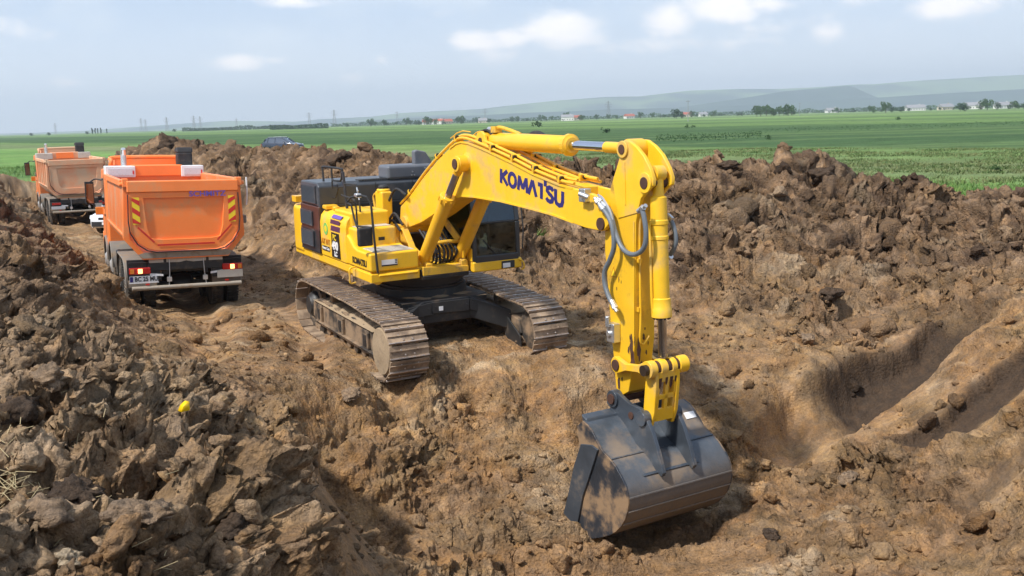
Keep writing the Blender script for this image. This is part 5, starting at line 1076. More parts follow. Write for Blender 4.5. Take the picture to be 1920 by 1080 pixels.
m = MB(); m.pxz([(CX0, CZ0+.2), (.55, CZ0+.2), (.30, 1.98), (.30, 2.0), (CX0, 2.0)], CY0-.01, CY0+.03); m.pxz([(.62, CZ0+.2), (1.20, CZ0+.2), (1.20, 1.9), (1.05, 1.95)], CY0-.012, CY0+.03); part(m, 'cab_side_panel', 'yellow', .01, parent=cab, pitch=0)
m = MB(); m.box(CX0+.0, fx_-.2, CY0, CY1, zt-.02, zt+.06); part(m, 'cab_roof', 'black', .03, parent=cab, pitch=0)
def pane(vs, name='window_pane'):
    mm = MB(); vs = [Vector(v) for v in vs]; nn_ = (vs[1]-vs[0]).cross(vs[2]-vs[0]).normalized()*.006; mm.prism(vs, nn_); return part(mm, name, 'glass', 0, parent=cab, pitch=0)
pane([(fx_-.02, CY0+.09, CZ0+.28), (fx_-.02, CY1-.09, CZ0+.28), (fx_-.04, CY1-.09, 2.34), (fx_-.04, CY0+.09, 2.34)], 'windscreen')
pane([(fx_-.05, CY0+.09, 2.38), (fx_-.05, CY1-.09, 2.38), (fx_-.20, CY1-.09, zt-.1), (fx_-.20, CY0+.09, zt-.1)], 'windscreen')
for y in (CY0+.05, CY1-.05):
    pane([(.14, y, 1.74), (fx_-.09, y, 1.74), (fx_-.10, y, 2.35), (fx_-.26, y, zt-.1), (.14, y, zt-.1)]); pane([(CX0+.1, y, 1.98), (.06, y, 1.98), (.06, y, zt-.1), (CX0+.1, y, zt-.1)])
pane([(CX0+.05, CY0+.1, 2.0), (CX0+.05, CY1-.1, 2.0), (CX0+.05, CY1-.1, zt-.1), (CX0+.05, CY0+.1, zt-.1)])
m = MB(); m.box(-.35, .15, .74, 1.22, 1.75, 1.92); m.pxz([(-.35, 1.9), (-.22, 1.9), (-.32, 2.72), (-.45, 2.72)], .76, 1.20); m.box(-.45, -.35, .87, 1.09, 2.72, 2.95); m.box(-.3, .1, .62, .72, 1.9, 2.1); m.box(-.3, .1, 1.24, 1.34, 1.9, 2.1); part(m, 'driver_seat', 'seat', .04, parent=cab, pitch=0)
m = MB(); m.box(.55, .75, .62, .80, 1.68, 2.15); m.pxz([(.70, 2.05), (.80, 2.05), (.84, 2.34), (.78, 2.36)], .52, .70); m.bar((.75, .85, 1.68), (.62, .85, 2.2), .04); m.bar((.75, 1.1, 1.68), (.62, 1.1, 2.2), .04); m.box(-.6, 1.1, .52, 1.44, 1.66, 1.70); part(m, 'control_console', 'trim_black', .02, parent=cab, pitch=0)
m = MB(); m.box(.85, 1.02, 1.00, 1.20, 1.74, 1.82); part(m, 'paper_bundle', 'white_ink', .01, parent=cab, pitch=0)
m = MB(); m.box(fx_+.021, fx_+.035, 1.06, 1.34, CZ0+.02, CZ0+.16); lf = part(m, 'head_lamp', 'trim_black', .01, parent=cab, pitch=0)
m = MB(); m.box(fx_+.034, fx_+.045, 1.08, 1.24, CZ0+.035, CZ0+.12); part(m, 'lamp_lens', 'white_ink', .006, parent=cab, pitch=0)
rail([(fx_+.02, 1.44, CZ0+.16), (fx_+.07, 1.50, CZ0+.12), (fx_+.07, 1.52, CZ0-.0), (fx_+.02, 1.48, CZ0-.04)], 'lamp_guard', r=.014, mat='yellow', smooth=True, par=cab)
rail([(fx_+.0, 1.53, CZ0+.35), (fx_+.02, 1.54, 2.2), (fx_-.05, 1.54, 2.6), (fx_-.2, 1.54, 3.0)], 'cab_grab_rail', r=.014, mat='rubber', par=cab)
m = MB(); m.bar((fx_+.0, .95, CZ0+.3), (fx_-.01, .70, 2.05), .02, .02); part(m, 'wiper_arm', 'rubber', 0, parent=cab, pitch=0)

# ------------------------------------------------------------------ tipper trucks
def make_truck(loc, rot, label, body_m, side_m, canopy_m, fender_m, bright, plate_txt, name_txt, lamps):
    T = tag(empty('dump_truck', loc, rot), label, 'dump truck', 'tipper trucks on the haul road')
    def tp(mb, name, mat, bevel=.01, parent=None, **k): return mb.build(name, M[mat], parent or T, bevel=bevel, **k)
    # body: half-pipe tub, open on top
    def sec(dy, dz): return [(-1.20+dy, 2.95), (-1.235+dy, 1.80), (-1.20+dy, 1.62), (-.92+dy*.5, 1.30+dz), (.92-dy*.5, 1.30+dz), (1.20-dy, 1.62), (1.235-dy, 1.80), (1.20-dy, 2.95)]
    x0, x1 = .10, 5.35; o, i = sec(0, 0), sec(.05, .05); n = len(o); mb = MB()
    for (a, b) in ((x0, x1),):
        vs = [(a, y, z) for y, z in o]+[(b, y, z) for y, z in o]+[(a, y, z) for y, z in i]+[(b, y, z) for y, z in i]; fs = []
        for k in range(n-1): fs += [(k, k+1, n+k+1, n+k), (2*n+k, 2*n+k+1, 3*n+k+1, 3*n+k), (k, k+1, 2*n+k+1, 2*n+k), (n+k, n+k+1, 3*n+k+1, 3*n+k)]
        fs += [(0, n, 3*n, 2*n), (n-1, 2*n-1, 4*n-1, 3*n-1)]; mb.add(vs, fs)
    mb.prism([(x1-.06, y, z) for y, z in sec(.02, .02)], (.08, 0, 0))
    tub = tp(mb, 'dump_body', side_m, .006)
    for s in (-1, 1):
        m = MB(); ya = s*1.245; m.box(x0-.02, x1+.05, *sorted((ya-s*.06, ya+s*.035)), 2.83, 2.97); m.box(x0, x1, *sorted((ya-s*.03, ya+s*.025)), 1.74, 1.80)
        tp(m, 'side_rail', body_m, .015, parent=tub)
        for xx in (np.linspace(.7, 4.9, 5) if not bright else []):
            m = MB(); m.add([(xx, s*1.21, 2.84), (xx+.09, s*1.21, 2.84), (xx+.09, s*1.275, 2.84), (xx, s*1.275, 2.84), (xx, s*1.21, 1.7), (xx+.09, s*1.21, 1.7), (xx+.09, s*1.275, 1.78), (xx, s*1.275, 1.78)], [(0, 1, 2, 3), (4, 5, 6, 7), (0, 1, 5, 4), (1, 2, 6, 5), (2, 3, 7, 6), (3, 0, 4, 7)])
            tp(m, 'side_rib', side_m, .008, parent=tub)
    # rear frame round the tailgate
    def frame_poly(g): return [(-1.22+g, 2.95), (-1.275+g, 1.80), (-1.27+g, 1.70), (-.90+g*.3, 1.24+g), (.90-g*.3, 1.24+g), (1.27-g, 1.70), (1.275-g, 1.80), (1.22-g, 2.95)]
    O, I = frame_poly(0), frame_poly(.13); mb = MB(); vs = [(-.10, y, z) for y, z in O]+[(-.10, y, z) for y, z in I]+[(.16, y, z) for y, z in O]+[(.16, y, z) for y, z in I]; fs = []
    for k in range(n-1): fs += [(k, k+1, n+k+1, n+k), (2*n+k, 2*n+k+1, 3*n+k+1, 3*n+k), (k, k+1, 2*n+k+1, 2*n+k), (n+k, n+k+1, 3*n+k+1, 3*n+k)]
    fs += [(0, n, 3*n, 2*n), (n-1, 2*n-1, 4*n-1, 3*n-1)]; mb.add(vs, fs); fr = tp(mb, 'rear_frame', body_m, .012)
    m = MB(); m.prism([(-.105, y, z) for y, z in [(-.9, 1.27), (.9, 1.27), (1.0, 1.36), (.85, 1.40), (-.85, 1.40), (-1.0, 1.36)]], (-.004, 0, 0)); tp(m, 'dirt_ledge', 'mudcake' if not bright else 'bar_dusty', 0, parent=fr)
    # tailgate: panel with a pressed recess, rounded lower corners
    g = [(-1.10, 2.93)]+[(-1.14, 2.1), (-1.12, 1.86)]
    g += [(-.98+.0, 1.62), (-.80, 1.48), (-.62, 1.43), (.62, 1.43), (.80, 1.48), (.98, 1.62)]
    g += [(1.12, 1.86), (1.14, 2.1), (1.10, 2.93)]
    m = MB(); m.prism([(-.15, y, z) for y, z in g], (.10, 0, 0)); gate = tp(m, 'tailgate', body_m, .014)
    m = MB()                                     # raised border leaves a recessed field
    rO = [(-1.12, 2.70), (-1.14, 2.1), (-1.12, 1.86), (-.98, 1.62), (-.80, 1.49), (-.62, 1.44), (.62, 1.44), (.80, 1.49), (.98, 1.62), (1.12, 1.86), (1.14, 2.1), (1.12, 2.70)]
    rI = [(-.84, 2.58), (-.80, 2.1), (-.79, 1.95), (-.72, 1.72), (-.66, 1.70), (-.5, 1.68), (.5, 1.68), (.66, 1.70), (.72, 1.72), (.79, 1.95), (.80, 2.1), (.84, 2.58)]
    nn_ = len(rO); vs = [(-.205, y, z) for y, z in rO]+[(-.205, y, z) for y, z in rI]+[(-.15, y, z) for y, z in rO]+[(-.15, y*.995, z) for y, z in rI]
    fs = []
    for k in range(nn_): k2 = (k+1) % nn_; fs += [(k, k2, nn_+k2, nn_+k), (k, k2, 2*nn_+k2, 2*nn_+k), (nn_+k, nn_+k2, 3*nn_+k2, 3*nn_+k)]
    m.add(vs, fs); tp(m, 'gate_border', body_m, .010, parent=gate)
    m = MB(); m.box(-.235, -.05, -1.16, 1.16, 2.70, 2.95); tp(m, 'gate_top_beam', body_m, .025, parent=gate)
    for s in (-1, 1):
        m = MB(); m.box(-.20, .02, s*1.18-.06, s*1.18+.06, 2.82, 3.0); m.cyl((-.12, s*1.10, 2.88), (-.12, s*1.30, 2.88), .045); tp(m, 'gate_hinge', body_m, .012, parent=gate)
    m = MB(); pts = [(-.218, y, z) for y, z in [(-1.145, 2.66), (-1.165, 2.1), (-1.14, 1.84), (-1.0, 1.59), (-.81, 1.45), (-.63, 1.41), (.63, 1.41), (.81, 1.45), (1.0, 1.59), (1.14, 1.84), (1.165, 2.1), (1.145, 2.66)]]; m.tube(pts, .014, n=6, smooth=False); tp(m, 'rubber_seal', 'rubber', 0, parent=gate)
    # top headboard
    m = MB(); m.prism([(5.30, -1.22, 2.90), (5.30, 1.22, 2.90), (5.30, 1.22, 3.0), (5.30, .52, 3.17), (5.30, -.68, 3.17), (5.30, -1.22, 3.0)], (.10, 0, 0)); m.box(5.30, 6.0, -.70, .56, 3.10, 3.19); m.box(5.26, 5.30, -.70, .56, 2.9, 3.18); hb = tp(m, 'headboard', body_m, .015)
    for y0, y1 in ((.50, 1.24), (-1.24, -.66)):
        m = MB(); m.box(5.22, 5.9, y0, y1, 2.87, 3.17); cp2 = tp(m, 'canopy_panel', canopy_m, .02)
        if bright: m = MB(); m.box(5.205, 5.218, y0+.07, y1-.07, 2.92, 3.11); tp(m, 'panel_mesh', 'pale_panel', .004, parent=cp2)
        if bright: 
            m = MB(); m.box(5.198, 5.204, y0+.04, y0+.075, 2.96, 3.05); tp(m, 'marker', 'red', 0, parent=cp2)
    if not bright:
        m = MB(); m.box(5.19, 5.215, -.45, .34, 2.90, 3.18); tp(m, 'orange_panel', 'orange', .006)
    # cab
    prof = [(6.05, .95), (8.25, .95), (8.32, 1.3), (8.28, 1.95), (8.10, 2.85), (7.85, 3.05), (6.3, 3.12), (6.05, 2.95)]
    m = MB(); m.pxz(prof, -1.2, 1.2); cabo = tp(m, 'cab', body_m if bright else 'orange_side', .05, seg=3)
    m = MB(); m.prism([(6.6, -1.0, 3.08), (7.9, -.95, 3.02), (7.9, .95, 3.02), (6.6, 1.0, 3.08)], (0, 0, .10)); m.tube([(6.5, 1.02, 3.08), (6.45, 1.0, 3.28), (6.6, .85, 3.38), (6.6, -.85, 3.38), (6.45, -1.0, 3.28), (6.5, -1.02, 3.08)], .055); m.box(6.55, 7.6, -.9, .9, 3.1, 3.34); tp(m, 'roof_spoiler', body_m, .03, parent=cabo)
    for s in (-1, 1):
        m = MB(); m.pxz([(7.0, 1.95), (8.18, 1.95), (8.02, 2.78), (7.0, 2.82)], s*1.198, s*1.205); tp(m, 'side_window', 'glass_dark', 0, parent=cabo)
        m = MB(); m.box(6.95, 6.97, s*1.2-.006, s*1.2+.006, 1.1, 2.9); m.box(7.05, 7.25, s*1.205-.012, s*1.205+.012, 1.75, 1.80); tp(m, 'door_handle', 'rubber', 0, parent=cabo)
        m = MB(); m.tube([(8.1, s*1.18, 2.72), (8.28, s*1.35, 2.75), (8.30, s*1.50, 2.66)], .022); m.box(8.22, 8.34, s*1.52-.12, s*1.52+.12, 2.02, 2.68); mi = tp(m, 'wing_mirror', 'rubber', .025)
        m = MB(); m.box(8.205, 8.219, s*1.52-.10, s*1.52+.10, 2.06, 2.62); tp(m, 'mirror_glass', 'glass_dark', 0, parent=mi)
        m = MB(); m.box(8.2, 8.33, s*1.25-.08, s*1.25+.14, 1.72, 1.95); tp(m, 'indicator_pod', 'amber_lens', .02)
    m = MB(); m.prism([(8.27, -1.08, 1.98), (8.27, 1.08, 1.98), (8.10, 1.02, 2.80), (8.10, -1.02, 2.80)], (.03, 0, 0)); tp(m, 'windscreen', 'glass_dark', .0, parent=cabo)
    m = MB(); m.box(8.2, 8.42, -1.22, 1.22, .55, 1.25); tp(m, 'front_bumper', 'orange_side' if not bright else 'orange', .04)
    m = MB(); m.cyl((6.0, .72, 1.4), (6.0, .72, 3.46), .075, n=18); m.cyl((6.0, .72, 3.46), (5.9, .72, 3.62), .075, .06, n=18); tp(m, 'exhaust_stack', 'zinc', .004)
    m = MB(); m.box(5.62, 6.02, -1.02, -.62, 1.5, 3.52); m.pxz([(5.62, 3.5), (6.02, 3.5), (6.1, 3.62), (5.7, 3.66)], -1.04, -.60); tp(m, 'air_intake', 'rubber', .05, seg=3)
    # chassis
    m = MB()
    for s in (-1, 1): m.box(.05, 8.1, s*.42-.04, s*.42+.04, .88, 1.18)
    for xx in (.15, 1.6, 3.2, 4.6, 6.0): m.box(xx, xx+.12, -.40, .40, .92, 1.12)
    chs = tp(m, 'chassis_rails', 'chassis', .008)
    m = MB(); m.box(-.02, .08, -.78, .78, .98, 1.24); m.box(.0, .5, -.3, .3, 1.14, 1.30); m.cyl((.06, -.52, 1.19), (.06, .52, 1.19), .06); tp(m, 'tipping_hinge', 'chassis', .015)
    m = MB(); m.add([(-.03, -.42, 1.27), (-.03, .42, 1.27), (-.03, .42, 1.17), (-.03, .15, 1.15), (-.03, 0, 1.18), (-.03, -.15, 1.15), (-.03, -.42, 1.16)], [(0, 1, 2, 3, 4, 5, 6)]); mm = MB(); mm.prism([(-.035, -.42, 1.27), (-.035, .42, 1.27), (-.035, .42, 1.16), (-.035, .14, 1.15), (-.035, 0, 1.18), (-.035, -.14, 1.15), (-.035, -.42, 1.16)], (.01, 0, 0)); mm.box(-.03, -.02, .48, .78, 1.16, 1.27); mm.box(-.03, -.02, -.78, -.48, 1.16, 1.27); tp(mm, 'rear_apron', 'grey_paint', .003)
    for xx in (1.05, 2.40): m = MB(); m.cyl((xx, -1.1, .54), (xx, 1.1, .54), .075); m.lathe((xx, -.28, .54), (0, 1, 0), [(0, .10), (.08, .2), (.28, .25), (.48, .2), (.56, .10)], 20); tp(m, 'rear_axle', 'chassis', 0)
    for xx in (5.25, 7.20): m = MB(); m.cyl((xx, -1.0, .50), (xx, 1.0, .50), .07); tp(m, 'front_axle', 'chassis', 0)
    m = MB(); m.box(2.95+.2, 4.55, -1.15, -.55, .55, 1.05); tp(m, 'fuel_tank', 'zinc' if bright else 'grey_paint', .06)
    m = MB(); m.box(3.15, 4.55, .55, 1.15, .55, 1.05); tp(m, 'tool_locker', 'chassis', .04)
    # wheels
    def tyre(mb, x, y0, y1, z, r=.54):
        w = y1-y0; mb.lathe((x, y0, z), (0, 1, 0), [(0, r*.62), (.01, r*.80), (.03, r*.94), (.06, r*.99), (w-.06, r*.99), (w-.03, r*.94), (w-.01, r*.80), (w, r*.62)], 44)
        for i in range(44):
            a = 2*math.pi*i/44; c = (x+math.cos(a)*r*.99, z+math.sin(a)*r*.99)
            for ya, yb in ((y0+.015, y0+w*.42), (y0+w*.58, y1-.015)): mb.obox((c[0], (ya+yb)/2, c[1]), (-math.sin(a), 0, math.cos(a)), (0, 1, 0), (math.cos(a), 0, math.sin(a)), .040, yb-ya, .03)
    for xx, dual in ((1.05, 1), (2.40, 1), (5.25, 0), (7.20, 0)):
        for s in (-1, 1):
            w = MB()
            if dual:
                for a, b in ((.60, .885), (.935, 1.22)): tyre(w, xx, *sorted((s*a, s*b)), .54)
            else: tyre(w, xx, *sorted((s*.90, s*1.20)), .54)
            wo = tp(w, 'wheel', 'tyre', 0)
            r = MB(); yo = s*(1.20 if dual else 1.19)
            if dual: r.lathe((xx, yo, .54), (0, -s, 0), [(0, .345), (.0, .32), (.12, .29), (.16, .16), (.05, .15), (.02, .12), (.02, 0)], 32)
            else: r.lathe((xx, yo, .54), (0, s, 0), [(-.06, .345), (-.02, .34), (.0, .31), (-.02, .28), (.05, .17), (.08, .13), (.08, 0)], 32)
            tp(r, 'rim', 'rim', 0, parent=wo)
            r = MB()
            for i in range(10): a = 2*math.pi*i/10; rr_ = .135 if dual else .21; r.cyl((xx+rr_*math.cos(a), yo-s*.02, .54+rr_*math.sin(a)), (xx+rr_*math.cos(a), yo+s*.03, .54+rr_*math.sin(a)), .016, n=6)
            tp(r, 'wheel_bolt', 'zinc', 0, parent=wo)
    for s in (-1, 1):                                # mudguards
        for c in ((1.05, 2.40), (5.25,), (7.20,)):
            pts = []
            for i in range(9): a = math.pi-(math.pi/2)*i/8; pts.append((c[0]-0*.0+math.cos(a)*.64, .58+math.sin(a)*.60))
            for i in range(9): a = math.pi/2-(math.pi/2)*i/8; pts.append((c[-1]+math.cos(a)*.64, .58+math.sin(a)*.60))
            w = MB(); ya, yb = sorted((s*.60, s*1.235)); np_ = len(pts)
            vs = [(x, y, z+dz) for dz in (0, .025) for y in (ya, yb) for x, z in pts]; fs = []
            for k in range(np_-1): fs += [(k, k+1, np_+k+1, np_+k), (2*np_+k, 2*np_+k+1, 3*np_+k+1, 3*np_+k), (k, k+1, 2*np_+k+1, 2*np_+k), (np_+k, np_+k+1, 3*np_+k+1, 3*np_+k)]
            w.add(vs, fs+[(0, np_, 3*np_, 2*np_), (np_-1, 2*np_-1, 4*np_-1, 3*np_-1)])
            ye = s*1.235; w.tube([(x, ye, z) for x, z in pts], .02, n=6, smooth=False)
            tp(w, 'mudguard', fender_m, 0)
    # rear lamps, plates, bumper bar and struts
    for s in (-1, 1):
        m = MB(); m.box(.14, .22, *sorted((s*.62, s*1.22)), .78, 1.22); tp(m, 'mud_flap', 'rubber', .004)
        m = MB(); m.box(-.10, .0, *sorted((s*.76, s*1.20)), .93, 1.07); lp_ = tp(m, 'rear_lamp', 'red_lens' if lamps else 'chassis', .015)
        if lamps:
            m = MB(); m.box(-.115, -.10, *sorted((s*.93, s*1.02)), .95, 1.05); tp(m, 'brake_light', 'lit_lens', .004, parent=lp_)
            m = MB(); m.box(-.108, -.10, *sorted((s*1.10, s*1.18)), .95, 1.05); tp(m, 'indicator', 'amber_lens', .002, parent=lp_)
        else:
            m = MB(); m.box(-.108, -.10, *sorted((s*.80, s*1.16)), .95, 1.05); tp(m, 'lens', 'red_lens', .002, parent=lp_)
        m = MB(); m.box(.0, .06, *sorted((s*.55, s*.80)), .78, 1.18); m.bar((.03, s*.62, 1.16), (.03, s*1.2, 1.17), .03); tp(m, 'lamp_bracket', 'chassis', .008)
        m = MB(); m.box(-.06, -.05, *sorted((s*.50, s*.82)), .86, .93) if False else m.obox((-.06, s*.64, .90), (1, 0, 0), (0, 1, .12*s), (0, 0, 1), .008, .28, .045); tp(m, 'reflector_strip', 'white_ink', 0)
        m = MB(); m.tube([(-.05, s*.36, 1.22), (-.08, s*.37, .9), (-.10, s*.40, .62)], .012); m.box(-.12, -.05, s*.38-.05, s*.38+.05, .74, .84); tp(m, 'bumper_strut', 'zinc', .004)
        m = MB(); m.cyl((-.12, s*1.0-.03, .715), (-.12, s*1.0+.03, .715), .018) if False else m.box(-.13, -.11, s*.84-.04, s*.84+.04, .69, .72); tp(m, 'red_marker', 'red', 0)
    m = MB(); m.cyl((-.10, -1.16, .62), (-.10, 1.16, .62), .048, n=16); tp(m, 'bumper_bar', 'bar_dusty', .004)
    m = MB(); m.box(-.10, -.085, .62, 1.20, .76, .89); pm = tp(m, 'number_plate', 'plate', .003)
    if plate_txt:
        m = MB(); m.box(-.103, -.1005, 1.13, 1.195, .765, .885); tp(m, 'plate_band', 'blue', 0, parent=pm); m = MB(); m.box(-.104, -.0995, .61, 1.21, .735, .757); tp(m, 'plate_rim', 'white', 0, parent=pm)
        lettering('plate_letters', plate_txt, .135, M['black_ink'], pm, (-.1015, 1.10, .782), (0, -1, 0), (0, 0, 1), bold=.004, thick=.003, sx=.82)
    m = MB(); m.box(-.10, -.085, -1.20, -.64, .76, .93); tp(m, 'plain_plate', 'grey_paint', .003)
    if name_txt:
        lettering('body_lettering', name_txt, .158, M['violet'], gate, (-.238, -.10, 2.600), (0, -1, 0), (0, 0, 1), bold=.003, thick=.004, sx=1.18)
        for s in (-1, 1):                            # hazard boards of slanting yellow and red bars, red tape round the gate
            m = MB(); yc = s*1.00; m.box(-.222, -.2165, yc-.075, yc+.075, 2.02, 2.60); hz_ = tp(m, 'hazard_board', 'sign_yellow', 0, parent=gate)
            for k in range(3):
                z0 = 2.03+k*.235-.03; pl_ = [(yc-s*.075, z0-.075+.02), (yc+s*.075, z0+.055), (yc+s*.075, z0+.165), (yc-s*.075, z0+.035+.02)]
                pl_ = [(y, min(max(z, 2.02), 2.60)) for y, z in pl_]; m = MB(); m.prism([(-.2245, y, z) for y, z in pl_], (.002, 0, 0)); tp(m, 'hazard_bar', 'red', 0, parent=gate)
            m = MB(); m.bar((-.2175, s*.93, 1.98), (-.2175, s*.66, 1.63), .004, .035, up=(0, 0, 1)); 
            m = MB(); a, b = Vector((-.218, s*.98, 1.96)), Vector((-.218, s*.66, 1.625)); d = (b-a).normalized(); m.obox((a+b)/2, d, Vector((1, 0, 0)).cross(d), (1, 0, 0), (b-a).length, .034, .004); tp(m, 'reflective_tape', 'red', 0, parent=gate)
        m = MB(); m.box(-.220, -.216, -.60, .60, 1.545, 1.580); tp(m, 'reflective_tape', 'red', 0, parent=gate)
    m = MB(); m.tube([(.3, -1.42, 2.35), (.3, -1.44, 2.62), (.3, -1.44, 2.98)], .018) ; m.box(.2, .5, -1.30, -1.20, 2.80, 2.95); tp(m, 'marker_rod', 'white', 0)
    m = MB(); m.pxz([(1.4, 1.85), (2.3, 1.85), (2.35, 2.02), (1.4, 2.05)], -1.62, -1.27); tp(m, 'tarpaulin_box', 'fender', .03)
    return T
make_truck((-7.237, 21.325, .135), (.0343, .0121, 2.019), 'bright orange tipper truck with lit rear lamps, tailgate towards the viewer', 'orange', 'orange_side', 'white', 'fender', True, 'BC 25 MUD', 'SCHMITZ', True)
make_truck((-19.59, 44.38, .03), (0, 0, 2.084), 'mud-dusted orange tipper truck farther along the dirt haul road', 'orange_dusty', 'orange_dusty', 'grey_paint', 'fender', False, '', '', False)

# ------------------------------------------------------------------ cars
def make_car(loc, rotz, label, paint, suv=True):
    K = tag(empty('parked_car', loc, (0, 0, rotz)), label, 'car')
    def cp(mb, name, mat, bevel=.01, parent=None, **k): return mb.build(name, M[mat], parent or K, bevel=bevel, **k)
    def loft(secs, name, mat, parent=None, bevel=.0):
        m = MB(); n = len(secs[0][1]); vs = []
        for x, pts in secs: vs += [(x, y, z) for y, z in pts]
        fs = [(j*n+i, j*n+(i+1) % n, (j+1)*n+(i+1) % n, (j+1)*n+i) for j in range(len(secs)-1) for i in range(n)]+[list(range(n))[::-1], list(range((len(secs)-1)*n, len(secs)*n))]
        m.add(vs, fs); return cp(m, name, mat, bevel, parent, sharp=50)
    def s_(w, z0, z1, r=.1): return [(-w+.05, z0), (w-.05, z0), (w, z0+.12), (w, z1-r), (w-r*.6, z1-.02), (w*.5, z1), (-w*.5, z1), (-w+r*.6, z1-.02), (-w, z1-r), (-w, z0+.12)]
    h = 1.55 if suv else 1.48
    body = loft([(-2.2, s_(.74, .42, .86)), (-2.12, s_(.84, .30, .98)), (-1.6, s_(.90, .26, 1.02)), (.9, s_(.91, .26, 1.00)), (1.3, s_(.91, .26, .96)), (1.95, s_(.88, .28, .84)), (2.18, s_(.80, .30, .74)), (2.26, s_(.68, .36, .62))], 'body', paint, bevel=.02)
    def g_(w0, w1, z0, z1): return [(-w0, z0), (w0, z0), (w1, z1-.05), (w1-.08, z1), (-w1+.08, z1), (-w1, z1-.05)]
    gh = loft([(-2.05, g_(.80, .72, .93, .97)), (-1.72, g_(.82, .66, .95, h-.12)), (-1.2, g_(.83, .66, .96, h)), (.15, g_(.83, .66, .96, h)), (.42, g_(.82, .68, .96, h-.06)), (1.18, g_(.78, .74, .93, .985))], 'greenhouse', 'glass_dark', bevel=.015)
    loft([(-1.5, g_(.62, .62, h-.035, h+.015)), (-1.2, g_(.64, .64, h-.02, h+.03)), (.15, g_(.64, .64, h-.02, h+.03)), (.38, g_(.62, .62, h-.045, h))], 'roof', paint, bevel=.01)
    for s in (-1, 1):
        m = MB()
        for a, b in (((.42, s*.675, h-.05), (1.2, s*.80, .96)), ((-.45, s*.665, h-.02), (-.45, s*.835, .96)), ((-1.30, s*.665, h-.02), (-1.42, s*.83, .96)), ((-1.72, s*.66, h-.14), (-2.05, s*.78, .97))): m.bar(a, b, .06, .03)
        cp(m, 'pillars', paint if suv else 'trim_black', .006)
        m = MB(); m.tube([(-1.4, s*.60, h+.03), (-1.3, s*.60, h+.07), (.1, s*.60, h+.07), (.2, s*.60, h+.03)], .015); cp(m, 'roof_rail', 'zinc', 0)
        m = MB(); m.box(.70, .86, *sorted((s*.92, s*1.06)), .98, 1.10); cp(m, 'wing_mirror', paint, .03)
        m = MB(); m.prism([(2.05, s*.56, .62), (2.0, s*.86, .66), (1.92, s*.87, .80), (2.02, s*.56, .76)], (.14, 0, 0)); cp(m, 'headlight', 'pale_panel', .01)
        m = MB(); m.box(-2.20, -2.12, *sorted((s*.58, s*.86)), .74, .90); cp(m, 'tail_light', 'red_lens', .01)
        for x in (-1.35, 1.38):
            m = MB(); m.lathe((x, s*.68, .34), (0, s, 0), [(0, .25), (.01, .32), (.04, .345), (.18, .345), (.21, .33), (.22, .24)], 32); w = cp(m, 'wheel', 'tyre', 0)
            m = MB(); m.lathe((x, s*.895, .34), (0, s, 0), [(0, .22), (.005, .21), (-.02+.03, .06), (.015, 0)], 24); cp(m, 'rim', 'rim', 0, parent=w)
            m = MB(); pts = [(x+.42*math.cos(a), s*.905, .34+.42*math.sin(a)) for a in np.linspace(0, math.pi, 14)]; m.tube(pts, .03, n=6, smooth=False); cp(m, 'wheel_arch', 'trim_black', 0)
    m = MB(); m.box(2.10, 2.275, -.72, .72, .36, .56); cp(m, 'lower_grille', 'trim_black', .02)
    m = MB(); m.box(2.16, 2.262, -.42, .42, .62, .72); cp(m, 'grille', 'trim_black', .01)
    m = MB(); m.box(2.275, 2.29, -.26, .26, .43, .53); cp(m, 'number_plate', 'white_ink', 0)
    return K
q = atY(531, 290, 108); make_car((q[0], 108, FZ+.06), rad(-18), 'dark blue estate car on the green field behind the spoil ridge', 'car_dark')
q = toz(214, 440, .15); make_car((q[0]+.15, q[1]+2.2, .12), rad(-98), 'white car mostly hidden by the nearer orange tipper truck', 'car_white', False)

# ------------------------------------------------------------------ far country: hills, trees, houses, pylons
def hz_dir(px, Y): d = ray(px, 225); return d[0]/d[1]*Y
def simple_mat(name, c1, c2, scale, rough=.95, vec=None, extra=None):
    m = bpy.data.materials.new(name); m.use_nodes = True; t = m.node_tree; t.nodes.clear()
    o = N(t, 'ShaderNodeOutputMaterial'); b = N(t, 'ShaderNodeBsdfPrincipled'); L(t, b.outputs[0], o.inputs[0]); b.inputs['Roughness'].default_value = rough; b.inputs['Specular IOR Level'].default_value = .1
    g = N(t, 'ShaderNodeNewGeometry'); n = N(t, 'ShaderNodeTexNoise'); n.inputs['Scale'].default_value = scale; n.inputs['Detail'].default_value = 6; L(t, g.outputs['Position'], n.inputs['Vector'])
    L(t, mixc(t, maprange(t, n.outputs[0], .40, .60, 0., 1., True), c1, c2), b.inputs['Base Color']); return m
M['hill'] = simple_mat('wooded_hillside', (.025, .06, .028), (.16, .24, .08), .0018)
M['hill_wood'] = simple_mat('forest_hillside', (.022, .055, .030), (.035, .075, .035), .004)
def hill(name, crest, dist, depth, mat, seed):
    pxs = np.linspace(crest[0][0], crest[-1][0], 160); hs = np.interp(pxs, [c[0] for c in crest], [c[1] for c in crest])
    vs = []; rows = 14
    for j in range(rows):
        t = j/(rows-1)
        for px, h in zip(pxs, hs):
            d = dist+depth*t; k = math.sin(min(t*1.45, 1)*math.pi/2) if t < .69 else 1-((t-.69)/.31)**2
            hm = h*(dist+.69*depth)/FPX*1.02
            n_ = vn(np.array([px*.02+seed]), np.array([t*5.]), seed)[0]-.5
            vs.append((hz_dir(px, d), d, 1.0+max(0, hm*k*(1+.05*n_*(k < .98))+n_*3*(k > .2))))
    n = len(pxs); fs = [(j*n+i, j*n+i+1, (j+1)*n+i+1, (j+1)*n+i) for j in range(rows-1) for i in range(n-1)]
    mb = MB(); mb.add(vs, fs); o = mb.build(name, M[mat], None, sharp=180); tag(o, kind='structure'); return o
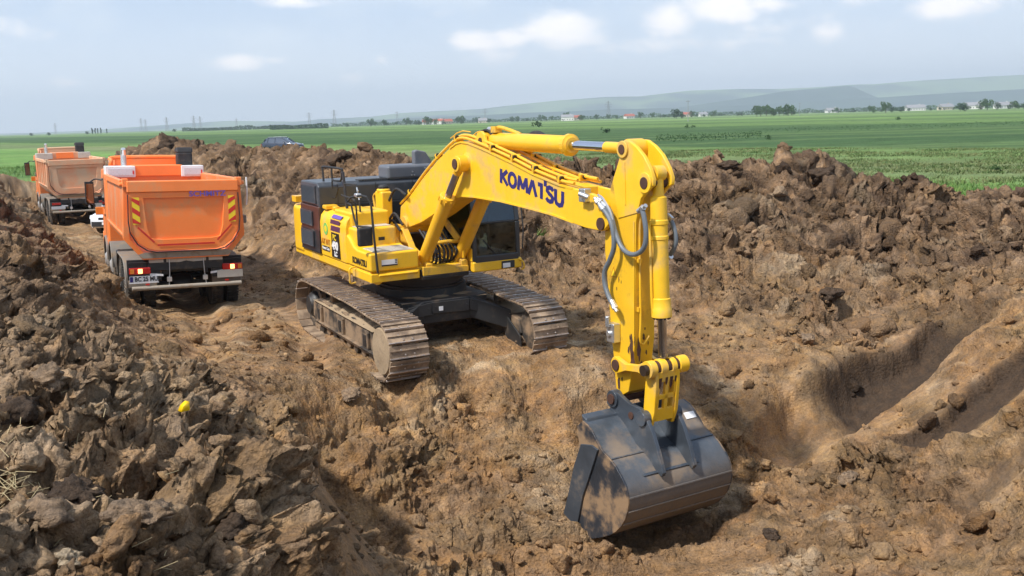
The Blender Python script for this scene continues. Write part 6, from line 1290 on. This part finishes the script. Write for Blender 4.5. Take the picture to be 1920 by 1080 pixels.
hill('hills', [(-200, 2), (150, 3), (260, 8), (420, 14), (560, 9), (600, 12), (700, 14), (750, 19), (800, 20), (900, 22), (960, 27), (1050, 33), (1140, 37), (1200, 36), (1290, 44), (1380, 44), (1460, 42), (1540, 44), (1592, 46), (1640, 46), (1700, 49), (1760, 51), (1920, 55), (2300, 62)], 6800, 1700, 'hill', 3)
hill('hills', [(1180, 6), (1260, 14), (1340, 22), (1400, 29), (1470, 38), (1540, 42), (1590, 45), (1602, 41), (1625, 30), (1650, 20), (1700, 10), (1760, 0)], 5600, 500, 'hill_wood', 6)
hill('hills', [(600, 0), (700, 8), (820, 10), (1000, 13), (1150, 15), (1300, 14), (1500, 18), (1700, 24), (1920, 30), (2300, 34)], 5200, 700, 'hill_wood', 9)
# leaf material and clumpy crowns
def leaf_mat(name, a, b):
    m = simple_mat(name, a, b, .8, .85); return m
M['leaf'] = leaf_mat('tree_leaves', (.035, .085, .025), (.075, .14, .035)); M['leaf_dark'] = leaf_mat('dark_tree_leaves', (.022, .055, .022), (.045, .09, .03)); M['bark'] = material('tree_bark', (.10, .075, .055), .9)
def crown_mesh(name, rx, rz, zc, n, s, seed, mat):
    r = np.random.RandomState(seed); lob = r.normal(0, .45, (9, 3)); lob[:, 2] *= .8; lr = r.uniform(.35, .62, 9); V = []; F = []
    for i in range(n):
        k = r.randint(9); d = r.normal(0, 1, 3); d /= np.linalg.norm(d); p = (lob[k]+d*lr[k]*r.uniform(.6, 1.05))*np.array([rx, rx, rz])+np.array([0, 0, zc])
        u = r.normal(0, 1, 3); u /= np.linalg.norm(u); v = np.cross(u, r.normal(0, 1, 3)); v /= np.linalg.norm(v); ss = s*r.uniform(.6, 1.3); b = len(V)
        V += [tuple(p+u*ss), tuple(p+v*ss*.8), tuple(p-u*ss), tuple(p-v*ss*.8)]; F.append((b, b+1, b+2, b+3))
    me = bpy.data.meshes.new(name); me.from_pydata(V, [], F); me.materials.append(M[mat]); return me
def tree_proto(h, rx, seed, mat, n=420, slim=False):
    r_ = empty('tree'); c = bpy.data.objects.new('crown', crown_mesh('crown', rx, h*.42, h*.58, n, max(.35, h*.055), seed, mat)); col.objects.link(c); c.parent = r_
    m = MB(); m.cyl((0, 0, -.3), (0, 0, h*.6), h*.035, h*.012, n=8)
    for k in range(4): a = k*1.7; m.cyl((0, 0, h*(.3+.06*k)), (math.cos(a)*rx*.5, math.sin(a)*rx*.5, h*(.5+.08*k)), h*.014, h*.005, n=6)
    t = m.build('trunk', M['bark'], r_); return r_
protos = [tree_proto(9, 4.2, 1, 'leaf'), tree_proto(7, 3.8, 2, 'leaf_dark'), tree_proto(11, 4.0, 3, 'leaf'), tree_proto(13, 1.7, 4, 'leaf_dark'), tree_proto(4.5, 3.2, 5, 'leaf_dark')]
used_p = set()
WH = ['below the long blue hills', 'beyond the village roofs', 'on the rim of the far plain', 'at the end of the striped crops']
def place_tree(k, px, Y, s, label, group):
    o = protos[k] if k not in used_p else copy_tree(protos[k]); used_p.add(k)
    o.location = (hz_dir(px, Y), Y, FZ-.1); o.scale = (s, s, s); o.rotation_euler = (0, 0, random.uniform(0, 6.28)); tag(o, label, 'tree', group); return o
GT = 'trees scattered along the far edge of the fields'
KN = ['rounded mid green tree', 'low dark green tree', 'tall loose-crowned tree', 'slim dark poplar', 'squat dark bush-like tree']
r5 = random.Random(12)
spots = []
for px in list(range(1420, 1492, 8)): spots.append((r5.choice([0, 2]), px+r5.uniform(-2, 2), 760+r5.uniform(-30, 60), r5.uniform(.75, 1.0), 'in the thick clump'))
for px, Y, k, s in [(1268, 800, 4, 1.6), (1280, 830, 1, .7), (1637, 800, 0, .7), (1660, 760, 2, .85), (1672, 780, 1, .8), (1690, 800, 4, .9), (1800, 640, 4, 1.1), (1810, 650, 1, .75), (1838, 760, 0, .9), (1850, 700, 2, .8), (1868, 720, 1, .8), (1892, 700, 4, .7), (1902, 720, 0, .8), (1918, 700, 1, .7)]: spots.append((k, px, Y, s, 'on the right-hand rim of the fields'))
for i in range(26): spots.append((r5.choice([0, 1, 2, 4]), r5.uniform(1080, 1420), r5.uniform(1000, 1600), r5.uniform(.45, 1.0), 'before the village below the hills'))
for i in range(26): spots.append((r5.choice([0, 1, 2, 4]), r5.uniform(1500, 1920), r5.uniform(950, 1500), r5.uniform(.4, .85), 'along the right half of the skyline'))
for i in range(30): spots.append((r5.choice([0, 1, 2, 4]), r5.uniform(690, 900), r5.uniform(1000, 1600), r5.uniform(.45, 1.0), 'above the cab roofline far off'))
for i in range(16): spots.append((r5.choice([0, 2, 4]), r5.uniform(900, 1080), r5.uniform(1200, 1700), r5.uniform(.6, 1.2), 'behind the top of the boom far off'))
for px in (171, 176, 181, 187, 198): spots.append((3, px, 1300, r5.uniform(.5, .8), 'in the dark row at far left'))
for px in (160, 325, 650, 55, 88): spots.append((4, px, 1200, .8, 'alone on the left skyline'))
ORD = 'first second third fourth fifth sixth seventh eighth ninth tenth eleventh twelfth'.split(); spots.sort(key=lambda q: q[1]); seen = {}; tots = {}
for q in spots: tots[(q[0], q[4])] = tots.get((q[0], q[4]), 0)+1
for (k, px, Y, s, wh) in spots:
    i = seen.get((k, wh), 0); seen[(k, wh)] = i+1; place_tree(k, px, Y, s, KN[k]+' '+wh+(', '+ORD[i]+' from left' if tots[(k, wh)] > 1 else ''), GT)
# long dark strip of wood on the left skyline
def clump_mass(name, px0, px1, Y, h, n, seed, mat, label):
    r = np.random.RandomState(seed); V = []; F = []
    for i in range(n):
        px = r.uniform(px0, px1); y = Y+r.uniform(-15, 15); top = h*(.7+.5*vn(np.array([px*.06]), np.array([seed*1.]), 4)[0]); p = np.array([hz_dir(px, y), y, FZ+r.uniform(0, 1)*top]); u = r.normal(0, 1, 3); v = np.cross(u, r.normal(0, 1, 3)); s = h*.16
        u = u/np.linalg.norm(u)*s; v = v/np.linalg.norm(v)*s; b = len(V); V += [tuple(p+u), tuple(p+v), tuple(p-u), tuple(p-v)]; F.append((b, b+1, b+2, b+3))
    me = bpy.data.meshes.new(name); me.from_pydata(V, [], F); me.materials.append(M[mat]); o = bpy.data.objects.new(name, me); col.objects.link(o); tag(o, label, 'wood', kind='stuff'); return o
clump_mass('distant_wood', 340, 520, 1400, 5.0, 2600, 1, 'leaf_dark', 'thin dark strip of wood along the left skyline')
clump_mass('distant_wood', 505, 615, 1000, 4.5, 1800, 2, 'leaf_dark', 'darker short strip of wood behind the blue car')
clump_mass('distant_wood', 620, 1300, 1700, 6, 5200, 3, 'leaf', 'broken green belt of trees round the far village')
clump_mass('distant_wood', 1300, 2000, 1500, 6, 5200, 4, 'leaf', 'broken green belt of trees under the right hills')
clump_mass('ditch_weeds', 1230, 1430, 118, .45, 900, 5, 'leaf_dark', 'dark rank weeds in the field ditch right of the arm')
clump_mass('ditch_weeds', 1430, 2000, 150, .4, 900, 6, 'leaf_dark', 'dark weed line across the right-hand fields')
# lone bushes in the crops
def bush(px, py, h, label):
    q = toz(px, py, FZ); h *= .62; m = bpy.data.objects.new('bush', crown_mesh('bush', h*.7, h*.5, h*.45, 160, h*.10, int(px), 'leaf_dark')); col.objects.link(m); m.location = (q[0], q[1], FZ); tag(m, label, 'bush', 'lone bushes in the fields')
bush(1008, 239, 4.2, 'lone bush behind the bent top of the boom'); bush(1137, 249, 1.8, 'small bush beyond the arm cylinder'); bush(1290, 240, 1.4, 'tiny bush right of the arm top'); bush(1300, 240, 1.1, 'low bush beside a post in the field'); bush(1683, 225, 1.6, 'small bush in the pale far crop'); bush(1405, 355, .45, 'small weed clump on the near right grass'); bush(1870, 322, .5, 'weed clump on the right field strip'); bush(1440, 262, .9, 'low bush at the weedy ditch')
# houses
M['wall_white'] = material('house_render_white', (.72, .70, .66), .8); M['wall_cream'] = material('house_render_cream', (.58, .50, .38), .8); M['roof_red'] = material('red_roof_tiles', (.36, .10, .06), .8, var=.2); M['roof_grey'] = material('grey_roof_sheets', (.25, .25, .26), .6, var=.1); M['window_dark'] = material('dark_window', (.03, .035, .04), .2)
def house(px, Y, w, d, h, wall, roof, rot, label):
    H = tag(empty('house', (hz_dir(px, Y), Y, FZ-.1), (0, 0, rot)), label, 'house', 'houses of the far village')
    m = MB(); m.box(-w/2, w/2, -d/2, d/2, 0, h); m.build('wall', M[wall], H)
    m = MB(); m.prism([(-w/2-.4, -d/2-.5, h-.1), (-w/2-.4, d/2+.5, h-.1), (-w/2-.4, 0, h+d*.38)], (w+.8, 0, 0)); R_ = m.build('roof', M[roof], H)
    m = MB(); m.box(w*.2, w*.2+.7, -.4, .4, h+d*.2, h+d*.5); m.build('chimney', M[wall], R_)
    for x in np.linspace(-w/2+1.2, w/2-1.2, max(2, int(w/3))): m = MB(); m.box(x-.5, x+.5, -d/2-.03, -d/2+.02, 1.1, 2.3); m.build('window', M['window_dark'], H)
    m = MB(); m.box(-w/2+2.1, -w/2+3.0, -d/2-.04, -d/2+.02, 0, 2.1); m.build('door', M['window_dark'], H)
hs = [(803, 1350, 16, 9, 3.4, 'wall_white', 'roof_red', .2, 'low white house with red roof leftmost of the village'), (822, 1300, 13, 8, 4.2, 'wall_white', 'roof_red', -.3, 'white gabled house with red roof beside a wide low house'), (838, 1380, 14, 9, 3.6, 'wall_cream', 'roof_red', .5, 'cream house with red roof above the black exhaust fin'),
      (905, 1400, 12, 9, 3.4, 'wall_cream', 'roof_grey', .1, 'cream house with grey roof left of the boom top'), (1064, 1200, 15, 8, 4.6, 'wall_white', 'roof_grey', -.1, 'white house with grey roof above the arm cylinder'), (1082, 1350, 12, 8, 3.8, 'wall_cream', 'roof_red', .3, 'cream house right of the white grey-roofed house'),
      (1180, 1500, 15, 9, 3.6, 'wall_white', 'roof_red', .4, 'white house straight above the arm head'), (1290, 1500, 14, 9, 3.8, 'wall_cream', 'roof_red', 0, 'cream red-roofed house left of the tree clump'), (1318, 1450, 12, 8, 3.4, 'wall_white', 'roof_grey', .2, 'small white house left of the tree clump'), (1560, 1400, 18, 10, 3.4, 'wall_white', 'roof_grey', .1, 'long white shed under the wooded hill spur'),
      (1715, 1200, 22, 10, 3.6, 'wall_white', 'roof_grey', 0, 'wide white shed right of the wooded spur'), (1772, 1100, 16, 9, 3.6, 'wall_cream', 'roof_grey', .3, 'cream house left of the right-hand bushes'), (1825, 1150, 20, 10, 4.2, 'wall_white', 'roof_grey', -.2, 'large white building on the right skyline'), (1880, 1050, 18, 9, 3.6, 'wall_white', 'roof_grey', .2, 'white grey-roofed house nearest the right end of the skyline')]
for a in hs: house(*a)
# power pylons
M['galv'] = material('galvanised_steel', (.30, .31, .32), .6, metal=.3)
def pylon_mesh():
    m = MB(); H = 34
    def w(z): return 3.2*(1-z/H)**1.0+.45
    lv = [0, 6, 11, 15.5, 19.5, 23, 26, 29, 32, 34]
    for a, b in zip(lv[:-1], lv[1:]):
        for sx in (-1, 1):
            for sy in (-1, 1):
                m.bar((sx*w(a), sy*w(a), a), (sx*w(b), sy*w(b), b), .34)
                m.bar((sx*w(a), sy*w(a), a), (-sx*w(b), sy*w(b), b), .18); m.bar((sx*w(a), sy*w(a), a), (sx*w(b), -sy*w(b), b), .18)
    for z, l in ((23, 6.5), (27, 8.0), (31, 5.5)):
        for s in (-1, 1): m.bar((0, 0, z+1.2), (s*l, 0, z), .26); m.bar((0, 0, z), (s*l, 0, z), .26); m.bar((s*l, 0, z), (s*l, 0, z-2.2), .2)
    return m
pm_ = pylon_mesh().build('power_pylon', M['galv'], None)
pl_list = [(264, 2500, 'leftmost pylon of the left pair'), (272, 2700, 'second pylon from the left'), (312, 2400, 'pylon left of the dark wood strip'), (363, 2300, 'pylon over the start of the dark wood strip'), (375, 2450, 'pylon just right of the one over the wood strip'), (580, 2300, 'pylon above the blue car'), (627, 2000, 'pylon right of the blue car'), (745, 2600, 'faint pylon above the engine hood'), (910, 2500, 'faint pylon above the boom bend'), (1141, 1900, 'pylon before the blue hills by the arm cylinder'), (443, 3200, 'small pylon between the two left groups'), (102, 3000, 'faint pylon above the far orange truck')]
for i, (px, Y, lb_) in enumerate(pl_list):
    o = pm_ if i == 0 else pm_.copy()
    if i: col.objects.link(o)
    o.location = (hz_dir(px, Y), Y, FZ-.2); o.rotation_euler = (0, 0, r5.uniform(-.5, .5)); tag(o, 'thin grey lattice '+lb_, 'pylon', 'power pylons on the plain')
m = MB(); m.cyl((0, 0, 0), (0, 0, 60), 1.6, .8, n=10)
for z in (14, 28, 42, 54): m.cyl((0, 0, z), (0, 0, z+1.2), 2.2, n=10)
o = m.build('radio_mast', M['galv']); o.location = (hz_dir(1500, 7600), 7600, 160); tag(o, 'thin mast on top of the blue hills', 'mast')
for i, (px, Y) in enumerate([(1663, 900), (1499, 700), (1290, 420)]):
    m = MB(); m.cyl((0, 0, -.2), (0, 0, 9), .16, .10, n=8); m.bar((-.9, 0, 8.4), (.9, 0, 8.4), .12)
    for x in (-.8, 0, .8): m.cyl((x, 0, 8.45), (x, 0, 8.75), .06, n=8)
    o = m.build('utility_pole', M['galv']); o.location = (hz_dir(px, Y), Y, FZ); tag(o, ['pale pole beside the right-hand trees', 'pale pole right of the thick tree clump', 'dark slim pole right of the arm head'][i], 'pole', 'poles in the fields')

# ------------------------------------------------------------------ grass at the near field edge, and small things on the soil
M['grass'] = simple_mat('meadow_grass_blades', (.085, .175, .040), (.165, .235, .070), 1.5, .8)
M['straw'] = material('dry_straw', (.50, .40, .22), .8, var=.2)
def blades(name, P, hmin, hmax, w, mat, seed, lean=.35):
    r = np.random.RandomState(seed); n = len(P); h = r.uniform(hmin, hmax, n); a = r.uniform(0, 6.283, n); l = r.normal(0, lean, (n, 2)); wx = np.cos(a)*w; wy = np.sin(a)*w
    V = np.empty((n, 3, 3)); V[:, 0] = P+np.stack([wx, wy, 0*wx], 1); V[:, 1] = P-np.stack([wx, wy, 0*wx], 1); V[:, 2] = P+np.stack([l[:, 0]*h, l[:, 1]*h, h], 1)
    me = bpy.data.meshes.new(name); me.vertices.add(n*3); me.vertices.foreach_set('co', V.ravel()); me.loops.add(n*3); me.polygons.add(n); me.loops.foreach_set('vertex_index', np.arange(n*3, dtype=np.int32)); me.polygons.foreach_set('loop_start', np.arange(0, n*3, 3, dtype=np.int32)); me.polygons.foreach_set('loop_total', np.full(n, 3, np.int32)); me.update()
    me.materials.append(M[mat]); o = bpy.data.objects.new(name, me); col.objects.link(o); return o
r = np.random.RandomState(5); n = 260000; a = r.uniform(-.56, .56, n); d = np.exp(r.uniform(math.log(20), math.log(95), n)); x = d*np.sin(a); y = d*np.cos(a); ins = inside(x, y, POLY); dd, _, _ = seg_dist(x, y, POLY, True); s_f = x*.8+y*.6+fbm(x*.15, y*.15, 14, 3)*3; k = (~ins) & ((fbm(x*.8, y*.8, 6, 3)+r.uniform(-.3, .3, n)) > -.25) & (((s_f < 36) | (dd < 2.5)))
x, y, dd = x[k], y[k], dd[k]; z, c, g, _, _ = terrain(x, y); k = g; P = np.stack([x[k], y[k], z[k]-.01], 1)
tag(blades('field_grass', P, .06, .26, .022, 'grass', 2), 'uneven green meadow grass growing along the dug edge', 'grass', kind='stuff')
M['rough'] = simple_mat('rough_pasture_blades', (.085, .135, .045), (.165, .185, .080), .9, .85)
r = np.random.RandomState(9); n = 150000; a = r.uniform(-.3, .56, n); d = r.uniform(26, 80, n); x = d*np.sin(a); y = d*np.cos(a); s_f = x*.8+y*.6+fbm(x*.15, y*.15, 14, 3)*3; k = (~inside(x, y, POLY)) & (s_f > 35) & (s_f < 63) & (fbm(x*.35, y*.35, 17, 4)+r.uniform(-.25, .25, n) > -.05)
x, y = x[k], y[k]; z, c, g, _, _ = terrain(x, y); P = np.stack([x[g], y[g], z[g]-.01], 1); tag(blades('rough_grass', P, .05, .17, .03, 'rough', 4, .7), 'pale rough grass strip between bright meadow and dark crop', 'grass', kind='stuff')
# straw lying on the near clods
m = MB(); r6 = random.Random(4)
for i in range(190):
    px, py = (r6.gauss(15, 34), r6.gauss(950, 22)) if i < 90 else (r6.uniform(0, 420), r6.uniform(600, 1060)); q = toz(px, py, 2.0); zz = ground_z(q[0], q[1]); a = r6.uniform(0, 3.14); l = r6.uniform(.03, .13); dz = r6.uniform(-.02, .05)
    m.bar((q[0], q[1], zz+.02), (q[0]+math.cos(a)*l, q[1]+math.sin(a)*l, zz+.03+dz), .0026)
tag(m.build('dry_straw', M['straw']), 'pale dry straw stalks scattered on the near left clods', 'straw', kind='stuff')
def surf(px, py):                                # walk along the pixel's ray to the ground
    d = ray(px, py); ts = np.linspace(3.5, 60, 1400)/np.linalg.norm(d); X_ = ts*d[0]; Y_ = ts*d[1]; Z_ = CAMH+ts*d[2]; zt_ = terrain(X_, Y_)[0]; k = np.argmax(Z_ < zt_); return X_[k], Y_[k], zt_[k]
q = min((surf(px_, py_) for px_ in (330, 338, 345, 352, 360) for py_ in (748, 756, 764, 772, 780)), key=lambda v: math.hypot(v[0], v[1], v[2]-CAMH)); dc_ = Vector((-q[0], -q[1], CAMH-q[2])).normalized()*.20; q = (q[0]+dc_.x+.09, q[1]+dc_.y, q[2]+dc_.z-.10); m = MB(); m.add([(-.13, 0, .02), (-.04, -.05, .0), (.12, .02, .02), (.11, .05, .17), (.02, .06, .19), (-.08, .04, .12), (0, -.02, .1)], [(0, 1, 6), (1, 2, 6), (2, 3, 6), (3, 4, 6), (4, 5, 6), (5, 0, 6)])
M['scrap'] = material('yellow_plastic', (.90, .56, .01), .35); o = m.build('plastic_scrap', M['scrap'], sharp=20); so = o.modifiers.new('solid', 'SOLIDIFY'); so.thickness = .008; o.location = (q[0], q[1]-.06, q[2]+.10); o.scale = (.38, .38, .45); tag(o, 'bright yellow torn plastic scrap on the near clods', 'scrap')
M['pale_clay'] = material('dried_pale_clay', (.46, .36, .25), .95, var=.15, bump=.7, bump_scale=30); M['clay'] = material('dark_clay_lump', (.135, .092, .062), .95, dirt=(.30, .21, .13), dirt_amt=.5, dirt_scale=7, var=.25, bump=.8, bump_scale=26); M['clay_tan'] = material('tan_clay_lump', (.265, .185, .120), .95, dirt=(.16, .11, .075), dirt_amt=.5, dirt_scale=6, var=.25, bump=.8, bump_scale=24)
def lump(px, py, size, mat, label, seed, sink=.25, flat=.75):
    q = surf(px, py); V, F = clod_shape(seed, 4); rr2 = np.random.RandomState(seed); P_n = V*size
    nx_ = (fbm(V[:, 0]*3+seed, V[:, 2]*3+V[:, 1]*2.3, seed, 5)*.35-.12*np.abs(fbm(V[:, 0]*6+seed, V[:, 2]*6+V[:, 1]*5, seed+7, 3)))*size; V2 = V*(1+(nx_/size)[:, None]); V2 = V2@rotm(rr2.uniform(0, 6), rr2.normal(0, .3), rr2.normal(0, .3)).T*size; V2[:, 2] *= flat
    me = bpy.data.meshes.new('clay_lump'); me.from_pydata([tuple(v) for v in V2], [], [tuple(f) for f in F]); me.materials.append(M['soil']); me.polygons.foreach_set('use_smooth', [True]*len(me.polygons))
    cc = {'clay': (.085, .058, .040), 'clay_tan': (.27, .19, .125), 'pale_clay': (.50, .40, .28)}[mat]; at_ = me.color_attributes.new('soil', 'FLOAT_COLOR', 'POINT'); kk = 1+.5*fbm(V2[:, 0]*6/size+seed, V2[:, 1]*6/size+V2[:, 2]*4/size, seed+3, 3)
    at_.data.foreach_set('color', np.concatenate([np.array(cc)[None]*kk[:, None], np.ones((len(kk), 1))], 1).astype(np.float32).ravel())
    o = bpy.data.objects.new('clay_lump', me); col.objects.link(o); o.location = (q[0], q[1], q[2]+size*(.5-sink)); tag(o, label, 'clod', 'big clay lumps'); return o
lump(85, 985, .19, 'clay_tan', 'large tan clod low on the near left bank', 101); lump(88, 740, .17, 'clay_tan', 'blocky grey-brown clod on the left bank', 102); lump(20, 800, .2, 'clay', 'dark clod at the left border of the bank', 103); lump(270, 980, .15, 'clay_tan', 'rough tan clod near the trench edge at bottom left', 104)
lump(128, 1062, .085, 'pale_clay', 'small pale dried clay stone on the near left bank', 105); lump(540, 1078, .07, 'pale_clay', 'small pale clay stone at the trench lip', 106); lump(140, 930, .12, 'clay', 'dark clod above the large tan one', 107); lump(440, 1010, .13, 'clay', 'dark crumbled clod at the trench lip', 108)
lump(1590, 905, .13, 'clay_tan', 'tan lump on the pit floor right of the bucket', 109); lump(1445, 1012, .16, 'clay', 'dark lump on the pit floor below the bucket', 110); lump(1820, 300, .1, 'clay', 'x', 111) if False else None
lump(1560, 560, .28, 'clay', 'dark clod halfway up the right spoil slope', 112); lump(1545, 330, .34, 'clay', 'jagged dark clod on the crest right of the arm', 113, .42, .9); lump(1365, 318, .22, 'clay', 'small pointed clod on the crest beside the arm head', 114, .0); lump(320, 276, .42, 'clay', 'upright dark clod on the crest behind the orange truck', 115, .1, 1.2); lump(648, 300, .3, 'clay', 'dark clod on the crest above the machine hood', 116, 0.); lump(985, 645, .17, 'clay_tan', 'brown clod at the front of the far crawler', 117); lump(890, 300, .3, 'clay', 'y', 118) if False else None
lump(760, 690, .16, 'clay', 'dark clod in front of the near crawler', 119); lump(660, 745, .18, 'clay_tan', 'tan clod on the ledge below the near crawler', 120); lump(1515, 640, .2, 'clay_tan', 'tan clod on the ledge above the bucket cut', 121)
q = surf(1010, 450); P = np.array([[q[0]+r6.gauss(0, .12), q[1]+r6.gauss(0, .1), q[2]] for i in range(60)]); tag(blades('weed_tuft', P, .1, .38, .03, 'grass', 9, .6), 'small green weed tuft on the slope right of the cab', 'weed')

# ------------------------------------------------------------------ air: pale haze round the whole place
m = MB(); m.box(-8500, 8500, -60, 9600, -4.0, 300); hzb = m.build('haze', M['white']); hm = bpy.data.materials.new('haze_air'); hm.use_nodes = True; t = hm.node_tree; t.nodes.clear()
o = N(t, 'ShaderNodeOutputMaterial'); v = N(t, 'ShaderNodeVolumePrincipled'); v.inputs['Color'].default_value = (.78, .90, 1.0, 1); v.inputs['Density'].default_value = 1.9e-4; v.inputs['Anisotropy'].default_value = .1
L(t, v.outputs[0], o.inputs['Volume']); hzb.data.materials.clear(); hzb.data.materials.append(hm); tag(hzb, 'pale summer haze over the plain', 'haze', kind='stuff')
